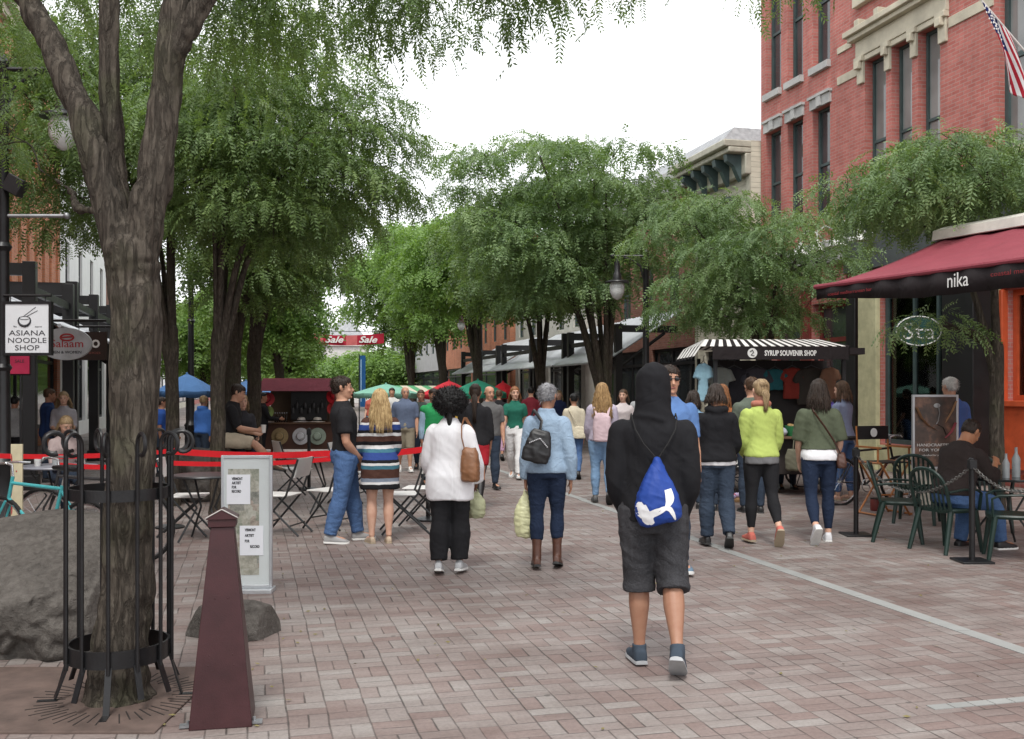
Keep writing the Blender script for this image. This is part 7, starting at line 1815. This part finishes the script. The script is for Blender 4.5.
def garment(label, p, col, w=.2, h=.55, rot=YAW, name='hanging_shirt'):
    t = thing(name, label, 'garment', p, rot, 'goods hung in the carts')
    m = MB(); m.loft([[V((w * a * math.copysign(abs(math.cos(q)) ** .7, math.cos(q)), .05 * math.sin(q), z * h)) for q in [6.283 * k / 16 for k in range(16)]] for z, a in ((-1, 1.0), (-.97, 1.04), (-.5, .92), (-.12, 1.05), (-.03, .8), (0, .25))])
    for s_ in (-1, 1): m.tube([V((s_ * w * .85, 0, -.08 * h)), V((s_ * w * 1.25, -.01, -.4 * h))], [.05, .06], 8)
    me = remesh(m, .02, 2); wrinkle(me, int(p.x * 100) % 97, .012, 10); fin(me, 'cloth', cloth('goods_%02x%02x%02x' % tuple(int(c * 255) for c in col), col), t)
    m = MB(); m.tube([V((-w * .8, 0, -.06 * h)), V((0, 0, .04)), V((w * .8, 0, -.06 * h))], .007, 5); m.tube([V((0, 0, .04)), V((0, 0, .10)), V((.02, 0, .12))], .005, 5); m.build('hanger', DKM, t)
for x, y_, z, col, w, h, lab in ((-1.16, -.55, 2.06, (.24, .40, .48), .085, .6, 'pale turquoise scarf hanging at the left corner of the souvenir cart'), (-.86, -.30, 2.0, (.20, .22, .20), .17, .55, 'grey green shirt hung at the left inside the souvenir cart'),
        (-.58, -.12, 2.0, (.025, .025, .03), .2, .6, 'black shirt hung beside the grey green one in the souvenir cart'), (-.22, -.12, 2.0, (.05, .05, .06), .19, .6, 'charcoal shirt hung near the middle of the souvenir cart'), (.08, -.12, 1.98, (.02, .10, .115), .14, .34, 'teal shirt hung in the middle of the souvenir cart'),
        (.36, -.12, 2.0, (.20, .03, .022), .15, .5, 'red shirt hung right of the teal one in the souvenir cart'), (.66, -.14, 2.0, (.04, .035, .03), .22, .6, 'dark brown shirt hung at the right inside the souvenir cart'), (.92, -.3, 2.0, (.20, .11, .07), .10, .5, 'tan shirt hung at the right end of the souvenir cart')):
    garment(lab, cw(x, y_, z), col, w, h)
BASK = pm('wicker', (.22, .13, .06), .7, .3, 30, bump=.6, bscale=120)
def basket(label, p, col, r=.16, h=.14, fill=None):
    t = thing('basket', label, 'basket', p, YAW, 'baskets on the souvenir cart')
    m = MB(); m.lathe([(r * .8, 0), (r, h), (r * .93, h), (r * .75, .015)], 20); m.build('basket_bowl', col, t)
    m = MB(); rg_ = random.Random(int(p.x * 50))
    for k in range(14): m.ell((rg_.uniform(-.6, .6) * r, rg_.uniform(-.6, .6) * r, h * .8 + rg_.uniform(0, .04)), (.045, .04, .03), nu=8, nv=6)
    m.build('contents', fill, t)
basket('green basket full of goods on the souvenir cart counter', cw(.30, -.55, .917), pm('green_basket', (.03, .20, .07), .6), .18, .16, pm('tin_goods', (.30, .20, .08), .5)); basket('wicker basket of red goods at the left of the souvenir cart counter', cw(-.75, -.55, .917), BASK, .17, .14, REDL)
basket('white tub of small goods at the right of the souvenir cart counter', cw(.68, -.55, .917), WHTP, .16, .18, pm('blue_goods', (.1, .15, .3), .5))
gb = thing('tote_bag', 'olive grey tote bag hanging on the front of the souvenir cart', 'bag', cw(.25, -.92, .40), YAW)
m = MB(); m.loft([[V((.22 * a * math.copysign(abs(math.cos(q)) ** .6, math.cos(q)), .08 * a * math.sin(q), z)) for q in [6.283 * k / 20 for k in range(20)]] for z, a in ((0, .8), (.02, .98), (.2, 1.03), (.33, .85))]); me = remesh(m, .015, 2); wrinkle(me, 4, .012, 9); fin(me, 'sack', cloth('olive_canvas', (.16, .155, .11)), gb)
m = MB(); m.tube([V((-.1, 0, .32)), V((-.07, .05, .5)), V((.07, .05, .5)), V((.1, 0, .32))], .010, 6); m.build('handle', cloth('olive_canvas', (.16, .155, .11)), gb)
for x, col, lab in ((-.02, (.42, .44, .5), 'pale grey cloth bundle on the souvenir cart counter'), (-.4, (.2, .2, .26), 'slate cloth bundle on the souvenir cart counter')):
    m = MB(); m.ell((0, 0, .07), (.17, .13, .08)); me = remesh(m, .015, 1); wrinkle(me, int(x * 10 + 9), .022, 9); o = fin(me, 'cloth_bundle', cloth('bundle%.1f' % x, col)); tag(o, lab, 'cloth', None, cw(x, -.6, .912), YAW)
pb = thing('ground_basket', 'low tray of patterned bundles on the paving before the souvenir cart', 'tray', at(737, 14.75), YAW); m = MB(); m.bb(-.3, .3, -.18, .18, 0, .05); m.build('tray', BASK, pb, bev=.01)
m = MB(); rg_ = random.Random(3)
for k in range(16): m.ell((rg_.uniform(-.25, .25), rg_.uniform(-.14, .14), .08), (.06, .045, .04), nu=8, nv=6, mi=k % 3)
m.build('contents', [pm('lilac_goods', (.35, .28, .42), .7), REDL, WHTP], pb)

# ================================================================= burgundy hat cart on the left
HC = at(303, 23.5); hc = thing('hat_cart', 'burgundy roofed market cart selling hats and bags', 'market cart', HC, YAW + .03)
zr = hz(391, 23.5); w2 = .93
m = MB(); m.loft([[V((-w2, y_ * .75, zr)), V((w2, y_ * .75, zr)), V((w2 - .02, y_ * .08, zr + .30)), V((-w2 + .02, y_ * .08, zr + .30))] for y_ in (-1, 1)]); m.build('roof', cloth('burgundy_awning', (.17, .035, .05), .15), hc, smooth=20)
for x in (-.85, .85):
    for y_ in (-.6, .6): m = MB(); m.box((x, y_, zr / 2), (.05, .05, zr)); m.build('post', DKRED, hc)
m = MB(); m.bb(-.85, .85, -.55, .55, .28, .86); m.build('counter_body', pm('red_brown_wood', (.10, .045, .03), .6), hc, bev=.01)
m = MB(); m.bb(-.92, .92, -.68, .6, .862, .90); m.build('countertop', pm('counter_wood', (.13, .07, .04), .5), hc, bev=.005)
m = MB(); m.bb(-.2, .62, -.42, -.36, .95, 1.6); m.build('display_board', BLKP, hc); m = MB(); m.bb(-.82, .82, .3, .34, .9, 1.62); m.build('back_panel', pm('tan_back', (.12, .09, .06), .8), hc)
def hw(x, y_, z): return HC + Matrix.Rotation(YAW + .03, 3, 'Z') @ V((x, y_, z))
def hat(label, p, col, tilt=80, straw=False):
    t = thing('hat', label, 'hat', p, YAW, 'hats on the hat cart'); t.rotation_euler = (R(tilt), 0, YAW)
    mt = pm('straw', (.36, .26, .13), .8, .2, 30, bump=.5) if straw else cloth('hat_%02x%02x%02x' % tuple(int(c * 255) for c in col), col)
    m = MB(); m.lathe([(.19, 0), (.195, .006), (.10, .02), (.095, .07), (.07, .105), (.0, .115)], 22); m.build('crown_and_brim', mt, t); m = MB(); m.lathe([(.101, .022), (.099, .05), (.097, .05), (.099, .022)], 22); m.build('band', BLKP, t)
for x, y_, z, col, tl, st, lab in ((-.42, -.60, .58, (0, 0, 0), 84, True, 'straw hat pinned to the front of the hat cart'), (.06, -.60, .58, (.62, .62, .64), 84, False, 'white hat pinned to the front of the hat cart'), (.44, -.60, .58, (.36, .44, .36), 84, False, 'pale green hat pinned to the front of the hat cart'),
        (.05, -.5, .905, (.55, .53, .5), 0, False, 'cream hat lying at the middle of the hat cart counter'), (.42, -.5, .905, (.6, .56, .5), 0, False, 'beige hat lying at the right of the hat cart counter'), (-.75, -.5, 1.42, (.42, .05, .06), 60, False, 'red hat hung at the left post of the hat cart'), (-.76, -.55, 1.12, (.25, .34, .12), 60, False, 'green hat hung below the red one on the hat cart'),
        (.82, -.5, 1.5, (.5, .02, .03), 70, False, 'bright red hat hung at the right post of the hat cart'), (.84, -.55, 1.22, (.45, .04, .04), 60, False, 'second red hat low on the right post of the hat cart')): hat(lab, hw(x, y_, z), col, tl, st)
rg_ = random.Random(9)
for k in range(14):
    x = -.55 + .052 * k if k < 6 else -.15 + .095 * (k - 6); z = .90 if k < 6 else 1.10
    t = thing('bottle' if k < 6 else 'handbag', ('small dark bottle on the left half of the hat cart counter' if k < 6 else 'black handbag hung on the display board of the hat cart'), 'bottle' if k < 6 else 'bag', hw(x, -.48, z + (0 if k < 6 else .12 * (k % 2))), YAW, 'bottles on the hat cart' if k < 6 else 'black handbags on the hat cart')
    m = MB()
    if k < 6: m.lathe([(.022, 0), (.024, .12), (.010, .16), (.010, .2)], 10); m.build('body', pm('dark_bottle', (.03, .02, .015), .2), t); m = MB(); m.lathe([(.013, .2), (.013, .225), (0, .226)], 10); m.build('cap', ALU, t)
    else: m.loft([[V((.045 * a * math.cos(q), .02 * a * math.sin(q), zz)) for q in [6.283 * i / 12 for i in range(12)]] for zz, a in ((0, .9), (.02, 1.05), (.10, .9), (.13, .6))]); m.build('body', BLKL, t); m = MB(); m.tube([V((-.03, 0, .12)), V((-.02, 0, .2)), V((.02, 0, .2)), V((.03, 0, .12))], .005, 5); m.build('handle', BLKL, t)

# ================================================================= market umbrellas
def umbrella(label, px, d, ptop, pedge, halfw, col, group='market umbrellas', pole=True, n=8):
    zt, ze = hz(ptop, d), hz(pedge, d); r = halfw / FOC * d
    t = thing('market_umbrella', label, 'umbrella', at(px, d), YAW + .2, group); m = MB(); rings = []
    for q in (0.02, .25, .5, .75, 1.0):
        rings.append([V((r * q * (1 - .05 * q * (k % 2)) * math.cos(6.283 * k / (2 * n)), r * q * (1 - .05 * q * (k % 2)) * math.sin(6.283 * k / (2 * n)), zt - (zt - ze) * q ** 1.15 - .02 * (k % 2) * q)) for k in range(2 * n)])
    rings.append([v + V((0, 0, -.14)) for v in rings[-1]]); m.loft(rings, cap=False); m.ell((0, 0, zt), (.03, .03, .04))
    o = m.build('canopy', cloth('umb_%02x%02x%02x' % tuple(int(c * 255) for c in col), col, .1), t, smooth=20); so = o.modifiers.new('Solid', 'SOLIDIFY'); so.thickness = .006
    m = MB(); m.tube([V((0, 0, .03)), V((0, 0, zt))], .025, 8); m.build('pole', DKM, t)
    for k in range(n):
        q = 6.283 * 2 * k / (2 * n); m = MB(); m.tube([V((0, 0, zt - .06)), V((r * .97 * math.cos(q), r * .97 * math.sin(q), ze - .02))], .010, 4); m.build('rib', DKM, t)
    m = MB(); m.lathe([(.24, 0), (.24, .05), (.05, .08)], 16); m.build('base', DKM, t); return t
umbrella('blue market umbrella between the trunks on the left', 187, 22.8, 374, 391, 30, (.07, .16, .34)); umbrella('second blue market umbrella partly behind the twin dark trunks', 246, 25.5, 381, 392, 26, (.08, .17, .34))
umbrella('pale green market umbrella beside the head of the blonde woman', 386, 29, 384, 393, 32, (.20, .42, .33)); umbrella('teal green market umbrella in the middle of the street', 478, 28.5, 380, 393, 29, (.04, .30, .19))
umbrella('red market umbrella left of the teal green one', 449, 30, 381, 394, 28, (.50, .03, .045)); umbrella('red market umbrella right of the teal green one', 503, 30.5, 382, 394, 18, (.50, .02, .03))
# green and white striped stall roof
st_ = thing('market_stall', 'market stall with green and cream striped sloping roof', 'market stall', at(424, 36), YAW + .5); m = MB()
for k in range(10): m.quad(V((-1.4 + .28 * k, -.9, 1.38)), V((-1.12 + .28 * k, -.9, 1.38)), V((-1.12 + .28 * k, .9, 1.80)), V((-1.4 + .28 * k, .9, 1.80)), k % 2)
o = m.build('roof', [cloth('stall_green', (.10, .33, .16)), cloth('stall_cream', (.62, .58, .46))], st_, smooth=0); so = o.modifiers.new('Solid', 'SOLIDIFY'); so.thickness = .01
for x in (-1.35, 1.35):
    for y_, zz in ((-.85, 1.37), (.85, 1.77)): m = MB(); m.tube([V((x, y_, 0)), V((x, y_, zz))], .025, 6); m.build('post', DKM, st_)
m = MB(); m.bb(-1.3, 1.3, -.6, .5, .72, .78); m.bb(-1.3, 1.3, -.6, -.57, .1, .72); m.build('table', WHTP, st_)

# ================================================================= banners, flags
bn = thing('street_banner', 'red banner with white script hung across the street', 'banner', at(346, 46, hz(338, 46)), YAW); m = MB(); n = 20
rows = [[V((-1.75 + 3.5 * i / n, .05 * math.sin(i * .8), z - .10 * (1 - (2 * i / n - 1) ** 2))) for i in range(n + 1)] for z in (.22, -.24)]
m.add(rows[0] + rows[1], [(i, i + 1, n + 2 + i, n + 1 + i) for i in range(n)]); m.m = [1 if (4 <= i < 10 or 13 <= i) else 0 for i in range(n)]
o = m.build('cloth', [cloth('faded_pink_banner', (.50, .13, .13)), cloth('red_banner', (.36, .02, .04))], bn, smooth=0); so = o.modifiers.new('Solid', 'SOLIDIFY'); so.thickness = .01
for x in (-.55, 1.0): text('Sale', .40, 'lettering', WHTP, bn, .004, TM(x, -.09, -.09), .85, .01, .35)
m = MB(); m.tube([V((-9, 0, 1.2)), V((-1.75, 0, .3)), V((1.75, 0, .3)), V((8, 0, 1.3))], .015, 5); m.build('cable', DKM, bn)
bv = thing('vertical_banner', 'tall narrow blue banner standing beside the dark haired man', 'banner', at(365, 38), YAW); m = MB(); m.tube([V((-.22, 0, 0)), V((-.22, 0, 3.0))], .025, 6); m.build('pole', DKM, bv)
m = MB(); m.bb(-.19, .02, -.01, .01, 1.0, 2.95); m.build('cloth', cloth('banner_blue', (.02, .09, .24)), bv); m = MB(); m.bb(-.165, -.13, -.016, -.0105, 1.2, 2.8); m.build('stripe', cloth('banner_pale', (.3, .45, .6)), bv)
def us_flag(label, loc, rot, w, h, pole_len, tilt, droop):
    t = thing('flag', label, 'flag', loc, rot, 'american flags'); M = Matrix.Rotation(-tilt, 3, 'Y')       # pole leaves the wall along local +X and rises
    d_ = M @ V((1, 0, 0)); m = MB(); m.tube([V((0, 0, 0)), d_ * pole_len], [.018, .012], 8); m.ell(d_ * pole_len, .03); m.build('pole', WHTP, t)
    nx, ny = 40, 26; G = []
    for j in range(ny + 1):
        row = []
        for i in range(nx + 1):
            a, b = i / nx, j / ny      # a: along the fly (hangs down), b: along the hoist (along the pole)
            base = d_ * (pole_len - .03 - h * b * .8)
            sag = V((-.22, 0, -.97)) * (w * a); fold = V((-.16 * math.sin(a * 1.6) * w, .09 * math.sin(b * 9 + a * 2.5) * (a ** .6), 0)); row.append(base + sag + fold )
        G.append(row)
    vs = [v for r in G for v in r]; fs, ms = [], []
    for j in range(ny):
        for i in range(nx):
            fs.append((j * (nx + 1) + i, j * (nx + 1) + i + 1, (j + 1) * (nx + 1) + i + 1, (j + 1) * (nx + 1) + i)); s_ = j // 2
            ms.append(2 if (i < nx * .4 and s_ < 7) else (0 if s_ % 2 == 0 else 1))
    m = MB(); m.v = [tuple(v) for v in vs]; m.f = fs; m.m = ms
    c = m.build('cloth', [cloth('flag_red', (.34, .02, .035)), cloth('flag_white', (.62, .62, .62), .05), cloth('flag_blue', (.015, .025, .10))], t, smooth=180); so = c.modifiers.new('Solid', 'SOLIDIFY'); so.thickness = .004; so.offset = 0
    m = MB()
    for j in range(9):
        for i in range(6 - j % 2):
            b = (j + .7) / 10 * 7 / 13; a = (i + .6 + .5 * (j % 2)) / 6.2 * .4; jj, ii = int(b * ny), int(a * nx); p = G[jj][ii]
            for s_ in (-1, 1): m.ell(p + V((0, s_ * .004, 0)), (.014, .003, .014), nu=6, nv=4)
    m.build('star', WHTP, c, smooth=0); return t
fl = us_flag('american flag drooping from a slanted pole on the red brick building', V((X - .02, ywall(1082, 12.4), 5.75)), math.pi, 1.25, .85, 2.6, R(42), .3)
fl2 = us_flag('small american flag far off among the right row of trees', at(470, 40, hz(318, 40)), math.pi, .7, .5, 1.0, R(40), .3)

# ---- fallen leaflets and scraps on the paving
rs_ = np.random.RandomState(5); n = 900
pos = np.stack([rs_.uniform(-3, 9, n), rs_.uniform(3.5, 26, n), rs_.uniform(.006, .014, n)], 1); az = rs_.rand(n) * 6.283; L_ = rs_.uniform(.010, .022, n); W_ = L_ * rs_.uniform(.35, .6, n)
ca, sa = np.cos(az), np.sin(az); ax = np.stack([ca * L_, sa * L_, rs_.normal(0, .003, n)], 1); ay = np.stack([-sa * W_, ca * W_, rs_.normal(0, .002, n)], 1)
vv = np.stack([pos - ax, pos - ay, pos + ax, pos + ay], 1).reshape(-1, 3); lo = npmesh('fallen_leaves', vv, np.arange(4 * n).reshape(n, 4), pm('dry_leaflet', (.17, .145, .055), .8, .4, 20)); lo['kind'] = 'stuff'
# ================================================================= camera, light
cam = bpy.data.cameras.new('Camera'); co = bpy.data.objects.new('Camera', cam); C.objects.link(co)
cam.sensor_width = 36; cam.lens = 36 * FOC / 1024; cam.shift_y = (HOR - 369.5) / 1024
cam.clip_start = .05; cam.clip_end = 2000
co.location = (0, 0, CH); co.rotation_euler = (R(90), 0, YAW)
bpy.context.scene.camera = co
w = bpy.data.worlds.new('World'); bpy.context.scene.world = w; w.use_nodes = True
nt = w.node_tree; nt.nodes.clear()
SUN_EL, SUN_ROT = R(58), R(200)
sky = nt.nodes.new('ShaderNodeTexSky'); sky.sky_type = 'NISHITA'; sky.sun_disc = False
sky.sun_elevation = SUN_EL; sky.sun_rotation = SUN_ROT; sky.air_density = 1.0; sky.dust_density = 3.0
tcw = nt.nodes.new('ShaderNodeTexCoord'); cl = nt.nodes.new('ShaderNodeTexNoise'); cl.inputs['Scale'].default_value = 1.6; cl.inputs['Detail'].default_value = 5
nt.links.new(tcw.outputs['Generated'], cl.inputs['Vector'])
cr = nt.nodes.new('ShaderNodeValToRGB'); cr.color_ramp.elements[0].color = (8.0, 8.2, 8.5, 1); cr.color_ramp.elements[1].color = (10.6, 10.6, 10.6, 1)
nt.links.new(cl.outputs['Fac'], cr.inputs['Fac'])
mx = nt.nodes.new('ShaderNodeMix'); mx.data_type = 'RGBA'; mx.inputs[0].default_value = .88      # cloud cover over the clear sky
nt.links.new(sky.outputs[0], mx.inputs[6]); nt.links.new(cr.outputs[0], mx.inputs[7])
bgn = nt.nodes.new('ShaderNodeBackground'); bgn.inputs['Strength'].default_value = .10
ow = nt.nodes.new('ShaderNodeOutputWorld'); nt.links.new(mx.outputs[2], bgn.inputs[0]); nt.links.new(bgn.outputs[0], ow.inputs[0])
sl = bpy.data.lights.new('Sun', 'SUN'); sl.energy = 1.3; sl.angle = R(14); sl.color = (1, .97, .92)
so_ = bpy.data.objects.new('Sun', sl); C.objects.link(so_)
# light travels away from the sun: azimuth measured clockwise from +Y like the sky's sun_rotation
dirv = V((math.sin(SUN_ROT) * math.cos(SUN_EL), math.cos(SUN_ROT) * math.cos(SUN_EL), math.sin(SUN_EL)))
so_.rotation_euler = dirv.to_track_quat('Z', 'Y').to_euler()
sc = bpy.context.scene
sc.view_settings.view_transform = 'Standard'; sc.view_settings.look = 'None'; sc.view_settings.exposure = 0.92; sc.view_settings.gamma = 1
sc.view_settings.use_curve_mapping = False
sc.cycles.max_bounces = 7; sc.cycles.diffuse_bounces = 4; sc.cycles.transparent_max_bounces = 6
try: sc.cycles.use_denoising = True
except Exception: pass
